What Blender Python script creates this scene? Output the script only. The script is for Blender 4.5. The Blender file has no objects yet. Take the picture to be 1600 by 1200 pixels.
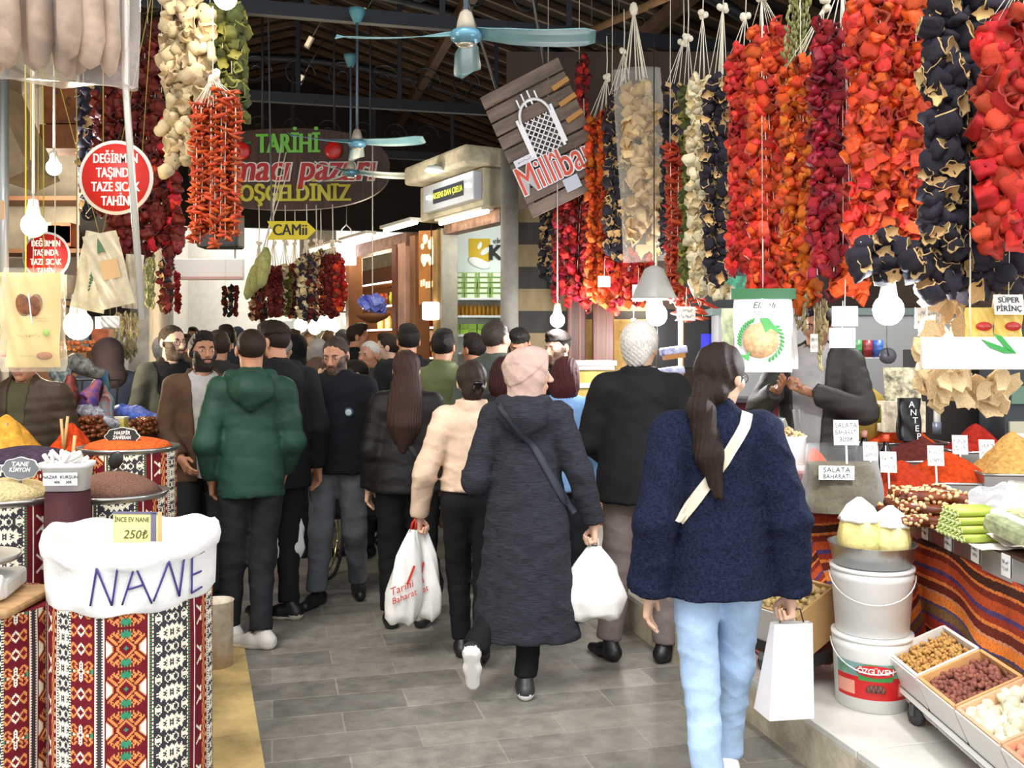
import bpy, bmesh, math, random
import numpy as np
from mathutils import Vector, Matrix, Euler
random.seed(7); np.random.seed(7)
SC = bpy.context.scene
COL = SC.collection
# ---------------- camera: a level camera 1.67 m above the paving -------------
F, CX, HY, HC = 1500.0, 800.0, 545.0, 1.67
cam_d = bpy.data.cameras.new('camera'); cam_d.sensor_width = 36; cam_d.lens = 36 * F / 1600
cam_d.shift_y = -(600 - HY) / 1600; cam_d.clip_end = 200
cam = bpy.data.objects.new('camera', cam_d); COL.objects.link(cam)
cam.location = (0, 0, HC); cam.rotation_euler = (math.pi / 2, 0, 0); SC.camera = cam
# ---------------- world: bright overcast sky beyond the roofed bazaar --------
w = bpy.data.worlds.new('sky'); SC.world = w; w.use_nodes = True
bg = w.node_tree.nodes['Background']
bg.inputs[0].default_value = (0.93, 0.965, 1.0, 1); bg.inputs[1].default_value = 1.9
# hazy sun, high and behind the photographer's left shoulder
sd = bpy.data.lights.new('hazy_sun', 'SUN'); sd.energy = 2.0; sd.angle = math.radians(25); sd.color = (1, .97, .92)
sun = bpy.data.objects.new('hazy_sun', sd); COL.objects.link(sun)
sun.rotation_euler = (math.radians(38), 0, math.radians(-14))
SC.view_settings.view_transform = 'Standard'; SC.view_settings.look = 'None'
SC.view_settings.exposure = 0.14; SC.view_settings.gamma = 1.0; SC.view_settings.use_curve_mapping = False
SC.cycles.max_bounces = 6; SC.cycles.transparent_max_bounces = 12; SC.cycles.caustics_reflective = False
SC.cycles.caustics_refractive = False; SC.cycles.sample_clamp_indirect = 6.0
try: SC.cycles.use_denoising = True
except Exception: pass
# ============================ helpers =========================================
def P(px, py, d): return ((px - CX) * d / F, d, HC - (py - HY) * d / F)
def G(px, py, z=0.0):
    d = (HC - z) * F / (py - HY); return ((px - CX) * d / F, d, z)
AU, AV = np.array((-.2425, .9701)), np.array((.9701, .2425))      # along / across the alley
def A(s, t, z=0.0): q = AU * s + AV * t; return (float(q[0]), float(q[1]), z)
AROT = math.degrees(math.atan2(.2425, .9701))
def lin(h):
    h = h.lstrip('#'); o = []
    for i in (0, 2, 4):
        c = int(h[i:i + 2], 16) / 255; o.append(c / 12.92 if c <= .04045 else ((c + .055) / 1.055) ** 2.4)
    return o + [1]
MATS = {}
def M(col, r=.6, m=0., var=0., vs=6., bump=0., bs=60., rnd=0., em=0., alpha=1., tr=0., sheen=0., stretch=None, spec=.5, col2=None):
    key = (col, r, m, var, vs, bump, bs, rnd, em, alpha, tr, sheen, stretch, spec, col2)
    if key in MATS: return MATS[key]
    mt = bpy.data.materials.new('mat_%d' % len(MATS)); MATS[key] = mt; mt.use_nodes = True
    nt = mt.node_tree; N = nt.nodes; L = nt.links; b = N['Principled BSDF']
    def nd(t, **k):
        n = N.new(t)
        for a, v in k.items(): setattr(n, a, v)
        return n
    c = lin(col)
    b.inputs['Base Color'].default_value = c; b.inputs['Roughness'].default_value = r; b.inputs['Metallic'].default_value = m
    b.inputs['Specular IOR Level'].default_value = spec
    if sheen: b.inputs['Sheen Weight'].default_value = sheen
    src = None
    if var or bump:
        tc = nd('ShaderNodeTexCoord'); vec = tc.outputs['Object']
        if stretch:
            mp = nd('ShaderNodeMapping'); mp.inputs['Scale'].default_value = stretch; L.new(vec, mp.inputs[0]); vec = mp.outputs[0]
    if var:
        n = nd('ShaderNodeTexNoise'); n.inputs['Scale'].default_value = vs; n.inputs['Detail'].default_value = 5; n.inputs['Roughness'].default_value = .65
        L.new(vec, n.inputs['Vector'])
        rp = nd('ShaderNodeValToRGB'); rp.color_ramp.elements[0].position = .35; rp.color_ramp.elements[1].position = .65
        c2 = lin(col2) if col2 else [min(1, x * (1 + var)) for x in c[:3]] + [1]
        rp.color_ramp.elements[0].color = [x * (1 - var) for x in c[:3]] + [1] if not col2 else c; rp.color_ramp.elements[1].color = c2
        L.new(n.outputs[0], rp.inputs[0]); src = rp.outputs[0]
    if rnd:
        oi = nd('ShaderNodeObjectInfo'); ge = nd('ShaderNodeNewGeometry')
        ad = nd('ShaderNodeMath', operation='ADD'); L.new(oi.outputs['Random'], ad.inputs[0]); L.new(ge.outputs['Random Per Island'], ad.inputs[1])
        fr = nd('ShaderNodeMath', operation='FRACT'); L.new(ad.outputs[0], fr.inputs[0])
        hs = nd('ShaderNodeHueSaturation')
        m1 = nd('ShaderNodeMapRange'); m1.inputs['To Min'].default_value = .5 - rnd * .014; m1.inputs['To Max'].default_value = .5 + rnd * .014
        m2 = nd('ShaderNodeMapRange'); m2.inputs['To Min'].default_value = 1 - rnd * .5; m2.inputs['To Max'].default_value = 1 + rnd * .45
        mu = nd('ShaderNodeMath', operation='MULTIPLY'); mu.inputs[1].default_value = 7.31; L.new(fr.outputs[0], mu.inputs[0])
        f2 = nd('ShaderNodeMath', operation='FRACT'); L.new(mu.outputs[0], f2.inputs[0])
        L.new(fr.outputs[0], m1.inputs[0]); L.new(f2.outputs[0], m2.inputs[0])
        L.new(m1.outputs[0], hs.inputs['Hue']); L.new(m2.outputs[0], hs.inputs['Value'])
        if src: L.new(src, hs.inputs['Color'])
        else: hs.inputs['Color'].default_value = c
        src = hs.outputs[0]
    if src: L.new(src, b.inputs['Base Color'])
    if bump:
        n = nd('ShaderNodeTexNoise'); n.inputs['Scale'].default_value = bs; n.inputs['Detail'].default_value = 4; L.new(vec, n.inputs['Vector'])
        bp = nd('ShaderNodeBump'); bp.inputs['Strength'].default_value = bump; bp.inputs['Distance'].default_value = .01
        L.new(n.outputs[0], bp.inputs['Height']); L.new(bp.outputs[0], b.inputs['Normal'])
    if em:
        b.inputs['Emission Color'].default_value = c; b.inputs['Emission Strength'].default_value = em
    if tr: b.inputs['Transmission Weight'].default_value = tr
    if alpha < 1: b.inputs['Alpha'].default_value = alpha
    return mt
def rot(x=0, y=0, z=0): return np.array(Euler((math.radians(x), math.radians(y), math.radians(z))).to_matrix())
FACE = rot(90, 0, 0)            # text plane turned upright, readable from -Y
_tc = {}
class MB:
    def __init__(s): s.V = []; s.C = []; s.n = 0
    def add(s, V, Fs, mi=0, sm=True, R=None, c=None):
        V = np.asarray(V, float).reshape(-1, 3)
        if R is not None: V = V @ np.asarray(R).T
        if c is not None: V = V + np.asarray(c)
        if not isinstance(Fs, list): Fs = [Fs]
        for f in Fs:
            f = np.asarray(f, int)
            if len(f): s.C.append((f + s.n, mi, sm))
        s.V.append(V); s.n += len(V); return s
    def box(s, c, sz, R=None, bev=0, mi=0):
        x, y, z = [q / 2 for q in sz]
        V = np.array([(a * x, b * y, d * z) for a in (-1, 1) for b in (-1, 1) for d in (-1, 1)])
        Fs = np.array([(0, 1, 3, 2), (4, 6, 7, 5), (0, 4, 5, 1), (2, 3, 7, 6), (0, 2, 6, 4), (1, 5, 7, 3)])
        if bev:
            bm = bmesh.new(); vs = [bm.verts.new(v) for v in V]
            for f in Fs: bm.faces.new([vs[i] for i in f])
            bmesh.ops.bevel(bm, geom=bm.edges[:] + bm.verts[:], offset=bev, segments=2, affect='EDGES', profile=.5)
            bm.verts.index_update(); V = [v.co[:] for v in bm.verts]; by = {}
            for f in bm.faces: by.setdefault(len(f.verts), []).append([v.index for v in f.verts])
            bm.free(); return s.add(V, [np.array(q) for q in by.values()], mi, False, R, c)
        return s.add(V, Fs, mi, False, R, c)
    def bar(s, a, b, w, h=None, mi=0):
        a, b = np.array(a, float), np.array(b, float); h = h or w; d = b - a; L = np.linalg.norm(d); d /= L
        u = np.array((0, 0, 1.)) if abs(d[2]) < .9 else np.array((0, 1., 0)); x = np.cross(u, d); x /= np.linalg.norm(x); u = np.cross(d, x)
        return s.box((a + b) / 2, (w, L, h), np.stack([x, d, u], 1), mi=mi)
    def tube(s, pts, r, n=8, mi=0, caps=True, closed=False):
        pts = np.array(pts, float); k = len(pts); rs = np.full(k, r) if np.isscalar(r) else np.array(r, float)
        T = np.gradient(pts, axis=0) if k > 2 else np.tile(pts[-1] - pts[0], (k, 1))
        if closed: T = np.roll(pts, -1, 0) - np.roll(pts, 1, 0)
        T /= np.linalg.norm(T, axis=1)[:, None] + 1e-12
        u = np.array((0, 0, 1.)) if abs(T[0][2]) < .9 else np.array((1., 0, 0))
        a = np.arange(n) * 2 * math.pi / n; V = []
        for i in range(k):
            x = np.cross(T[i], u); x /= np.linalg.norm(x) + 1e-12; u = np.cross(x, T[i])
            V.append(pts[i] + rs[i] * (np.cos(a)[:, None] * x + np.sin(a)[:, None] * u))
        V = np.concatenate(V); kk = k if closed else k - 1
        i, j = np.meshgrid(np.arange(kk), np.arange(n), indexing='ij'); i, j = i.ravel(), j.ravel(); j2 = (j + 1) % n; i2 = (i + 1) % k
        Fs = [np.stack([i * n + j2, i * n + j, i2 * n + j, i2 * n + j2], 1)]
        if caps and not closed: Fs += [np.arange(n)[None], ((k - 1) * n + np.arange(n))[::-1][None]]
        return s.add(V, Fs, mi)
    def lathe(s, prof, n=24, c=(0, 0, 0), R=None, mi=0, caps=True, wob=None, sx=1, sy=1, sm=True):
        k = len(prof); a = np.arange(n) * 2 * math.pi / n; V = []
        for r, z in prof:
            rr = r * (wob(a, z) if wob else 1); V.append(np.stack([rr * np.cos(a) * sx, rr * np.sin(a) * sy, np.full(n, z)], 1))
        V = np.concatenate(V); i, j = np.meshgrid(np.arange(k - 1), np.arange(n), indexing='ij'); i, j = i.ravel(), j.ravel(); j2 = (j + 1) % n
        Fs = [np.stack([i * n + j, i * n + j2, (i + 1) * n + j2, (i + 1) * n + j], 1)]
        if caps: Fs += [np.arange(n)[::-1][None], ((k - 1) * n + np.arange(n))[None]]
        return s.add(V, Fs, mi, sm, R, c)
    def ell(s, c, r, n=14, R=None, mi=0):
        if np.isscalar(r): r = (r, r, r)
        m = max(4, n // 2); V = [(0, 0, -r[2])]
        for i in range(1, m):
            t = -math.pi / 2 + math.pi * i / m
            V += [(r[0] * math.cos(t) * math.cos(a), r[1] * math.cos(t) * math.sin(a), r[2] * math.sin(t)) for a in np.arange(n) * 2 * math.pi / n]
        V.append((0, 0, r[2])); q = []; t = []
        for j in range(n):
            j2 = (j + 1) % n; t += [(0, 1 + j2, 1 + j), (len(V) - 1, 1 + (m - 2) * n + j, 1 + (m - 2) * n + j2)]
            for i in range(m - 2): q.append((1 + i * n + j, 1 + i * n + j2, 1 + (i + 1) * n + j2, 1 + (i + 1) * n + j))
        return s.add(V, [np.array(q), np.array(t)], mi, True, R, c)
    def grid(s, Q, mi=0, closed=False, sm=True, thick=0, R=None, c=None, flip=False):
        Q = np.asarray(Q, float); a, b = Q.shape[:2]; V = Q.reshape(-1, 3); bb = b if closed else b - 1
        i, j = np.meshgrid(np.arange(a - 1), np.arange(bb), indexing='ij'); i, j = i.ravel(), j.ravel(); j2 = (j + 1) % b
        f = np.stack([i * b + j, (i + 1) * b + j, (i + 1) * b + j2, i * b + j2], 1)
        if flip: f = f[:, ::-1]
        if isinstance(mi, np.ndarray):
            V0 = s.n; s.add(V, [], 0, sm, R, c); mm = mi.ravel()
            for k in np.unique(mm): s.C.append((f[mm == k] + V0, int(k), sm))
            return s
        if thick:
            nrm = np.zeros_like(V); d1 = np.cross(V[f[:, 2]] - V[f[:, 0]], V[f[:, 3]] - V[f[:, 1]])
            for k in range(4): np.add.at(nrm, f[:, k], d1)
            nrm /= np.linalg.norm(nrm, axis=1)[:, None] + 1e-12; m = len(V)
            Fs = [f, f[:, ::-1] + m]; e = []
            if not closed: e += [(x, x + b) for x in (np.arange(a - 1) * b)] and [((i_) * b, (i_ + 1) * b) for i_ in range(a - 1)][::1]
            rim = [(i_ * b + j_, i_ * b + (j_ + 1) % b) for i_ in (0, a - 1) for j_ in range(bb)] + ([] if closed else [(i_ * b + j_, (i_ + 1) * b + j_) for j_ in (0, b - 1) for i_ in range(a - 1)])
            Fs.append(np.array([(x, y, y + m, x + m) for x, y in rim]))
            return s.add(np.concatenate([V, V - nrm * thick]), Fs, mi, sm, R, c)
        return s.add(V, f, mi, sm, R, c)
    def prism(s, pts, h, mi=0, R=None, c=None):
        n = len(pts); V = [(x, y, 0) for x, y in pts] + [(x, y, h) for x, y in pts]; k = np.arange(n)
        bm = None
        return s.add(V, [k[::-1][None], (k + n)[None], np.stack([k, (k + 1) % n, (k + 1) % n + n, k + n], 1)], mi, False, R, c)
    def text(s, t, size, c=(0, 0, 0), R=FACE, ext=.001, off=0., mi=0, align='CENTER', shear=0., sx=1., bold=0.):
        if bold:
            for b_ in (-bold, bold): s.text(t, size, np.asarray(c) + np.asarray(R) @ np.array((b_ * size, 0, 0)), R, ext * (.93 + b_), off, mi, align, shear, sx)
        key = (t, ext / size, off, align, shear)
        if key not in _tc:
            cu = bpy.data.curves.new('t', 'FONT'); cu.body = t; cu.size = 1; cu.extrude = ext / size; cu.offset = off; cu.align_x = align; cu.align_y = 'CENTER'; cu.shear = shear; cu.resolution_u = 3
            o = bpy.data.objects.new('t', cu); COL.objects.link(o); dg = bpy.context.evaluated_depsgraph_get(); me = bpy.data.meshes.new_from_object(o.evaluated_get(dg))
            by = {}
            for p in me.polygons: by.setdefault(len(p.vertices), []).append(list(p.vertices))
            _tc[key] = (np.array([v.co[:] for v in me.vertices]).reshape(-1, 3), [np.array(q) for q in by.values()])
            bpy.data.objects.remove(o); bpy.data.curves.remove(cu); bpy.data.meshes.remove(me)
        V, Fs = _tc[key]
        return s.add(V * np.array((size * sx, size, size)), list(Fs), mi, False, R, c)
    def build(s, name, mats, parent=None, loc=None, rz=0, R=None):
        if not isinstance(mats, (list, tuple)): mats = [mats]
        me = bpy.data.meshes.new(name); V = np.concatenate(s.V) if s.V else np.zeros((0, 3))
        me.vertices.add(len(V)); me.vertices.foreach_set('co', V.astype(np.float32).ravel())
        idx = np.concatenate([f.ravel() for f, _, _ in s.C]); tot = np.concatenate([np.full(len(f), f.shape[1]) for f, _, _ in s.C])
        me.loops.add(len(idx)); me.loops.foreach_set('vertex_index', idx.astype(np.int32))
        me.polygons.add(len(tot)); me.polygons.foreach_set('loop_start', (np.cumsum(tot) - tot).astype(np.int32))
        me.polygons.foreach_set('material_index', np.concatenate([np.full(len(f), mi) for f, mi, _ in s.C]).astype(np.int32))
        me.polygons.foreach_set('use_smooth', np.concatenate([np.full(len(f), sm) for f, _, sm in s.C]))
        for m in mats: me.materials.append(m)
        me.update(calc_edges=True)
        o = bpy.data.objects.new(name, me); COL.objects.link(o)
        if parent: o.parent = parent
        if loc is not None: o.location = loc
        if rz: o.rotation_euler = (0, 0, math.radians(rz))
        if R is not None: o.rotation_euler = Matrix(R).to_euler()
        return o
def tag(o, label=None, cat=None, group=None, kind=None):
    if label: o['label'] = label
    if cat: o['category'] = cat
    if group: o['group'] = group
    if kind: o['kind'] = kind
    return o
def thing(name, label, cat, loc=(0, 0, 0), rz=0, group=None, R=None):
    o = bpy.data.objects.new(name, None); COL.objects.link(o); o.location = loc; o.empty_display_size = .1
    o.rotation_euler = Matrix(R).to_euler() if R is not None else (0, 0, math.radians(rz))
    return tag(o, label, cat, group)
def struct(mb, name, mats, **k): return tag(mb.build(name, mats, **k), kind='structure')
def dup(root, loc, rz=None, label=None, group=None):
    r = root.copy(); COL.objects.link(r); r.location = loc
    if rz is not None: r.rotation_euler = (0, 0, math.radians(rz))
    if label: r['label'] = label
    if group: r['group'] = group
    def kids(a, b):
        for ch in list(a.children):
            if ch == r: continue
            c = ch.copy(); COL.objects.link(c); c.parent = b; kids(ch, c)
    kids(root, r); return r
def film(col='#ffffff', a=.3, r=.15):
    key = ('film', col, a, r)
    if key in MATS: return MATS[key]
    mt = bpy.data.materials.new('film_%d' % len(MATS)); MATS[key] = mt; mt.use_nodes = True; N = mt.node_tree.nodes; L = mt.node_tree.links
    b = N['Principled BSDF']; b.inputs['Base Color'].default_value = lin(col); b.inputs['Roughness'].default_value = r
    t = N.new('ShaderNodeBsdfTransparent'); mx = N.new('ShaderNodeMixShader'); fr = N.new('ShaderNodeLayerWeight'); fr.inputs[0].default_value = .35
    mp = N.new('ShaderNodeMapRange'); mp.inputs['To Min'].default_value = a; mp.inputs['To Max'].default_value = min(1, a + .6)
    L.new(fr.outputs['Facing'], mp.inputs[0]); L.new(mp.outputs[0], mx.inputs[0]); L.new(t.outputs[0], mx.inputs[1]); L.new(b.outputs[0], mx.inputs[2])
    L.new(mx.outputs[0], N['Material Output'].inputs[0]); return mt
def lamp(name, loc, watt, col=(1, .9, .75), r=.05):
    l = bpy.data.lights.new(name, 'POINT'); l.energy = watt; l.color = col; l.shadow_soft_size = r
    o = bpy.data.objects.new(name, l); COL.objects.link(o); o.location = loc; return o
WHITE, BLACK, STEEL = '#f2f0ec', '#161616', '#b9b9b6'
# ============================ structure ======================================
def node_mat(name):
    mt = bpy.data.materials.new(name); mt.use_nodes = True; return mt, mt.node_tree.nodes, mt.node_tree.links, mt.node_tree.nodes['Principled BSDF']
def paving_mat():
    mt, N, L, b = node_mat('basalt_paving'); tc = N.new('ShaderNodeTexCoord'); mp = N.new('ShaderNodeMapping'); mp.inputs['Rotation'].default_value = (0, 0, math.radians(-AROT))
    L.new(tc.outputs['Object'], mp.inputs[0]); nz = N.new('ShaderNodeTexNoise'); nz.inputs['Scale'].default_value = 1.2; L.new(mp.outputs[0], nz.inputs['Vector'])
    br = N.new('ShaderNodeTexBrick'); br.offset = .5; br.inputs['Scale'].default_value = 1; br.inputs['Mortar Size'].default_value = .005; br.inputs['Brick Width'].default_value = .62; br.inputs['Row Height'].default_value = .235
    br.inputs['Mortar Smooth'].default_value = .3
    br.inputs['Color1'].default_value = lin('#78756e'); br.inputs['Color2'].default_value = lin('#948f84'); br.inputs['Mortar'].default_value = lin('#9a968a'); L.new(mp.outputs[0], br.inputs['Vector'])
    n2 = N.new('ShaderNodeTexNoise'); n2.inputs['Scale'].default_value = 9; n2.inputs['Detail'].default_value = 8; n2.inputs['Roughness'].default_value = .7; L.new(mp.outputs[0], n2.inputs['Vector'])
    r2 = N.new('ShaderNodeMapRange'); r2.inputs['From Min'].default_value = .3; r2.inputs['From Max'].default_value = .7; r2.inputs['To Min'].default_value = .62; r2.inputs['To Max'].default_value = 1.25; L.new(n2.outputs[0], r2.inputs[0])
    mx = N.new('ShaderNodeMix'); mx.data_type = 'RGBA'; mx.blend_type = 'MULTIPLY'; mx.inputs['Factor'].default_value = 1; L.new(br.outputs['Color'], mx.inputs[6]); L.new(r2.outputs[0], mx.inputs[7]); L.new(mx.outputs[2], b.inputs['Base Color'])
    r3 = N.new('ShaderNodeMapRange'); r3.inputs['To Min'].default_value = .22; r3.inputs['To Max'].default_value = .6; L.new(nz.outputs[0], r3.inputs[0]); L.new(r3.outputs[0], b.inputs['Roughness'])
    bp = N.new('ShaderNodeBump'); bp.inputs['Strength'].default_value = .35; bp.inputs['Distance'].default_value = .01
    ad = N.new('ShaderNodeMath'); ad.operation = 'SUBTRACT'; L.new(n2.outputs[0], ad.inputs[0]); L.new(br.outputs['Fac'], ad.inputs[1]); L.new(ad.outputs[0], bp.inputs['Height']); L.new(bp.outputs[0], b.inputs['Normal'])
    return mt
def course_mat():
    mt, N, L, b = node_mat('banded_stone'); tc = N.new('ShaderNodeTexCoord'); sp = N.new('ShaderNodeSeparateXYZ'); L.new(tc.outputs['Object'], sp.inputs[0])
    mm = N.new('ShaderNodeMath'); mm.operation = 'PINGPONG'; mm.inputs[1].default_value = .19; L.new(sp.outputs['Z'], mm.inputs[0])
    gt = N.new('ShaderNodeMath'); gt.operation = 'GREATER_THAN'; gt.inputs[1].default_value = .095; L.new(mm.outputs[0], gt.inputs[0])
    nz = N.new('ShaderNodeTexNoise'); nz.inputs['Scale'].default_value = 12; nz.inputs['Detail'].default_value = 6
    mx = N.new('ShaderNodeMix'); mx.data_type = 'RGBA'; mx.inputs[6].default_value = lin('#4d4a46'); mx.inputs[7].default_value = lin('#b5a078'); L.new(gt.outputs[0], mx.inputs['Factor'])
    m2 = N.new('ShaderNodeMix'); m2.data_type = 'RGBA'; m2.blend_type = 'MULTIPLY'; m2.inputs['Factor'].default_value = .6; L.new(mx.outputs[2], m2.inputs[6]); L.new(nz.outputs[0], m2.inputs[7]); L.new(m2.outputs[2], b.inputs['Base Color'])
    b.inputs['Roughness'].default_value = .85; return mt
struct(MB().box((0, 20, -.05), (120, 120, .1)), 'floor', paving_mat())
mt_strip = M('#c9ad74', r=.5, var=.35, vs=3, bump=.2, bs=25)
a0, a1 = np.array((-.90, 3.57)), np.array((-2.7, 9.0)); dv = (a1 - a0) / np.linalg.norm(a1 - a0); nv = np.array((-dv[1], dv[0])); n_ = 9
mb = MB()
for i in range(n_):
    p = a0 + (a1 - a0) * i / n_; q = a0 + (a1 - a0) * (i + 1) / n_; q = q - dv * .008
    mb.add([(*p, .004), (*q, .004), (*(q + nv * .52), .004), (*(p + nv * .52), .004), (*p, -.02), (*q, -.02), (*(q + nv * .52), -.02), (*(p + nv * .52), -.02)],
           [np.array([(0, 1, 2, 3), (0, 4, 5, 1), (1, 5, 6, 2), (2, 6, 7, 3), (3, 7, 4, 0)])], 0, False)
struct(mb, 'trim_1', mt_strip)
# raised marble platform under the right-hand stall
c0 = A(1.5, 2.07); mb = MB(); L_ = 7.2
mb.box((L_ / 2, -2.0, .085), (L_, 4.0, .17)); struct(mb, 'trim_2', M('#b8ac96', r=.85, var=.3, vs=5, bump=.5, bs=30), loc=(c0[0], c0[1], 0), rz=AROT + 90)
mb = MB()
for i in range(9):
    for j in range(4): mb.box((i * .8 + .4, -.5 - j, .185), (.794, .994, .03), bev=.004)
struct(mb, 'trim_3', M('#cfccc4', r=.3, var=.16, vs=2.5, bump=.08, bs=20), loc=(c0[0], c0[1], 0), rz=AROT + 90)
# roof: dark boards on rafters, ridge along the alley
mt_board, mt_raft = M('#1d1815', r=.7, var=.3, vs=3), M('#5e4a3a', r=.4, var=.3, vs=4)  # rafters lightened: light caught on their edges is in the colour
RS0, RS1, RT, RZ, SL = 3.45, 17.0, .3, 6.4, .30
def roofz(t): return RZ - SL * abs(t - RT)
mb = MB()
for t1 in (5.4, -5.2):
    q = [A(RS0, RT, RZ), A(RS1, RT, RZ), A(RS1, t1, roofz(t1)), A(RS0, t1, roofz(t1))]; u = [(x, y, z + .05) for x, y, z in q]
    mb.add(q + u, [np.array([(0, 1, 2, 3), (7, 6, 5, 4), (0, 4, 5, 1), (1, 5, 6, 2), (2, 6, 7, 3), (3, 7, 4, 0)])], 0, False)
struct(mb, 'ceiling', mt_board)
mb = MB(); k = 0
for s in np.arange(RS0 + .2, RS1, .42):
    for t1 in (5.35, -5.15): mb.bar(A(s, RT, RZ - .05), A(s, t1, roofz(t1) - .05), .05, .07)
for t in (-3.4, -1.6, 2.2, 4.0): mb.bar(A(RS0, t, roofz(t) - .14), A(RS1, t, roofz(t) - .14), .12, .14)
struct(mb, 'trim_4', mt_raft)
# blue-grey iron trusses with scrolls
mt_truss = M('#2c3038', r=.5, m=.3)
for ti, s in enumerate((8.6, 11.6, 14.6)):
    mb = MB()
    mb.bar(A(s, -4.6, 4.62), A(s, 5.0, 4.62), .08, .12)
    arc = [A(s, RT + t, 4.72 + 1.25 * (1 - (t / 4.6) ** 2)) for t in np.linspace(-4.5, 4.5, 25)]
    mb.tube(arc, .06, 6)
    for t in (-2.4, -1.2, 0, 1.2, 2.4): mb.bar(A(s, RT + t, 4.65), A(s, RT + t, 4.74 + 1.25 * (1 - (t / 4.6) ** 2)), .05)
    for t in np.arange(-2.0, 2.1, .5):
        sp = [A(s, RT + t + .2 * (1 - q * .8) * math.cos(q * 9), 4.92 + .2 * (1 - q * .8) * math.sin(q * 9)) for q in np.linspace(0, 1, 22)]
        mb.tube(sp, .012, 5)
    struct(mb, 'trim_%d' % (5 + ti), mt_truss)
# walls
mt_darkwall = M('#2a2420', r=.8, var=.2, vs=3)
mb = MB(); q = [A(RS1, -5.2, 3.75), A(RS1, 5.4, 3.75), A(RS1, 5.4, 4.9), A(RS1, RT, RZ), A(RS1, -5.2, 4.8)]; q2 = [(x - .04, y + .15, z) for x, y, z in q]; k = np.arange(5)
mb.add(q + q2, [k[None], (k[::-1] + 5)[None], np.stack([k, k + 5, (k + 1) % 5 + 5, (k + 1) % 5], 1)], 0, False); struct(mb, 'wall_far', mt_darkwall)
mb = MB(); c = A(10.4, 5.3); mb.box((0, 0, 2.45), (13.6, .15, 4.9)); struct(mb, 'wall_right', M('#4a3c30', r=.8, var=.2), loc=(c[0], c[1], 0), rz=AROT + 90)
mb = MB(); mb.box((.62, 8.35, 1.6), (1.24, .22, 3.2)); struct(mb, 'wall_pier', course_mat())
mb = MB(); mb.box((2.75, 8.65, 2.15), (5.6, .3, 4.3)); struct(mb, 'wall_back', M('#3b2a20', r=.7, var=.3, vs=3, stretch=(1, 1, .2)))
mb = MB(); mb.box((-6.4, 9.75, 2.45), (4.2, .3, 4.9)); struct(mb, 'wall_left', M('#b8ab97', r=.85, var=.25, vs=2))
mb = MB(); mb.box((-4.05, 9.7, 3.45), (.5, .3, 2.9)); struct(mb, 'wall_left_dark', mt_darkwall)  # dark upper piece of wall behind the red garland
mb = MB(); mb.bar((-3.85, 9.9, 2.4), (-6.1, 17, 2.4), .2, 4.8); struct(mb, 'wall_left_far', M('#d8cfbf', r=.85, var=.2))
c = A(10.2, -5.2); mb = MB(); mb.box((0, 0, 2.4), (13.2, .15, 4.8)); struct(mb, 'wall_left_side', M('#8f8577', r=.85, var=.2), loc=(c[0], c[1], 0), rz=AROT + 90)
# ---- right row of shops, its front turned towards the camera ------------------
FR = math.degrees(math.atan2(-.8639, .5036))
FB = np.array((-.027, 8.0)); FU = np.array((-.5036, .8639)); FN = np.array((-.8639, -.5036))
def FPt(a, o, z): p = FB + FU * a + FN * o; return (float(p[0]), float(p[1]), z)
def fbox(mb, a0, a1, o0, o1, z0, z1, bev=0, mi=0):      # local frame: x = -a, y = -o
    return mb.box((-(a0 + a1) / 2, -(o0 + o1) / 2, (z0 + z1) / 2), (a1 - a0, o1 - o0, z1 - z0), bev=bev, mi=mi)
FL = (FB[0], FB[1], 0)
mb = MB(); fbox(mb, 0, 1.2, -2.2, -2.0, 0, 3.2); fbox(mb, 1.2, 8.5, -2.2, -2.0, 0, 3.2); 
struct(mb, 'wall_shops', M('#c9bda6', r=.8, var=.2), loc=FL, rz=FR)
mb = MB(); mb.tube([(0, 0, 0), (0, 0, 3.3)], .075, 14); struct(mb, 'trim_8', M('#8f8b82', r=.6, m=.2, var=.15), loc=(-.02, 7.86, 0), rz=0)
mb = MB(); fbox(mb, .08, 1.32, -.3, .37, 3.19, 3.36, bev=.03); struct(mb, 'trim_9', M('#c4b89c', r=.75, var=.3, vs=6, bump=.2), loc=FL, rz=FR)
mb = MB(); fbox(mb, .08, 1.32, -.3, .2, 2.86, 3.18, bev=.01); struct(mb, 'trim_10', M('#b3a88e', r=.75, var=.2), loc=FL, rz=FR)
mb = MB(); fbox(mb, .1, 1.16, -.1, .03, 2.74, 2.86); fbox(mb, 2.0, 5, -.1, .04, 2.72, 2.85); struct(mb, 'trim_11', M('#8a6a5a', r=.6, var=.4, vs=14, m=.3), loc=FL, rz=FR)
for i, (x0, x1, z1, cc) in enumerate(((1.165, 1.2, 2.8, '#a79f8e'), (1.28, 1.36, 2.8, '#b08a54'), (1.78, 1.9, 2.8, '#8c5a34'), (2.02, 2.2, 2.75, '#d8a68c'), (2.24, 2.36, 2.75, '#7c3f26'), (3.6, 3.72, 2.75, '#8c5a34'))):
    mb = MB(); fbox(mb, x0, x1, -.12, .05, 0, z1, bev=.01); struct(mb, 'trim_%d' % (12 + i), M(cc, r=.5, var=.15), loc=FL, rz=FR)
mb = MB(); mb.box((.35, 9.45, 1.6), (1.86, .08, 3.2)); struct(mb, 'wall_shop_interior', M('#e8efec', r=.6))
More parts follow.
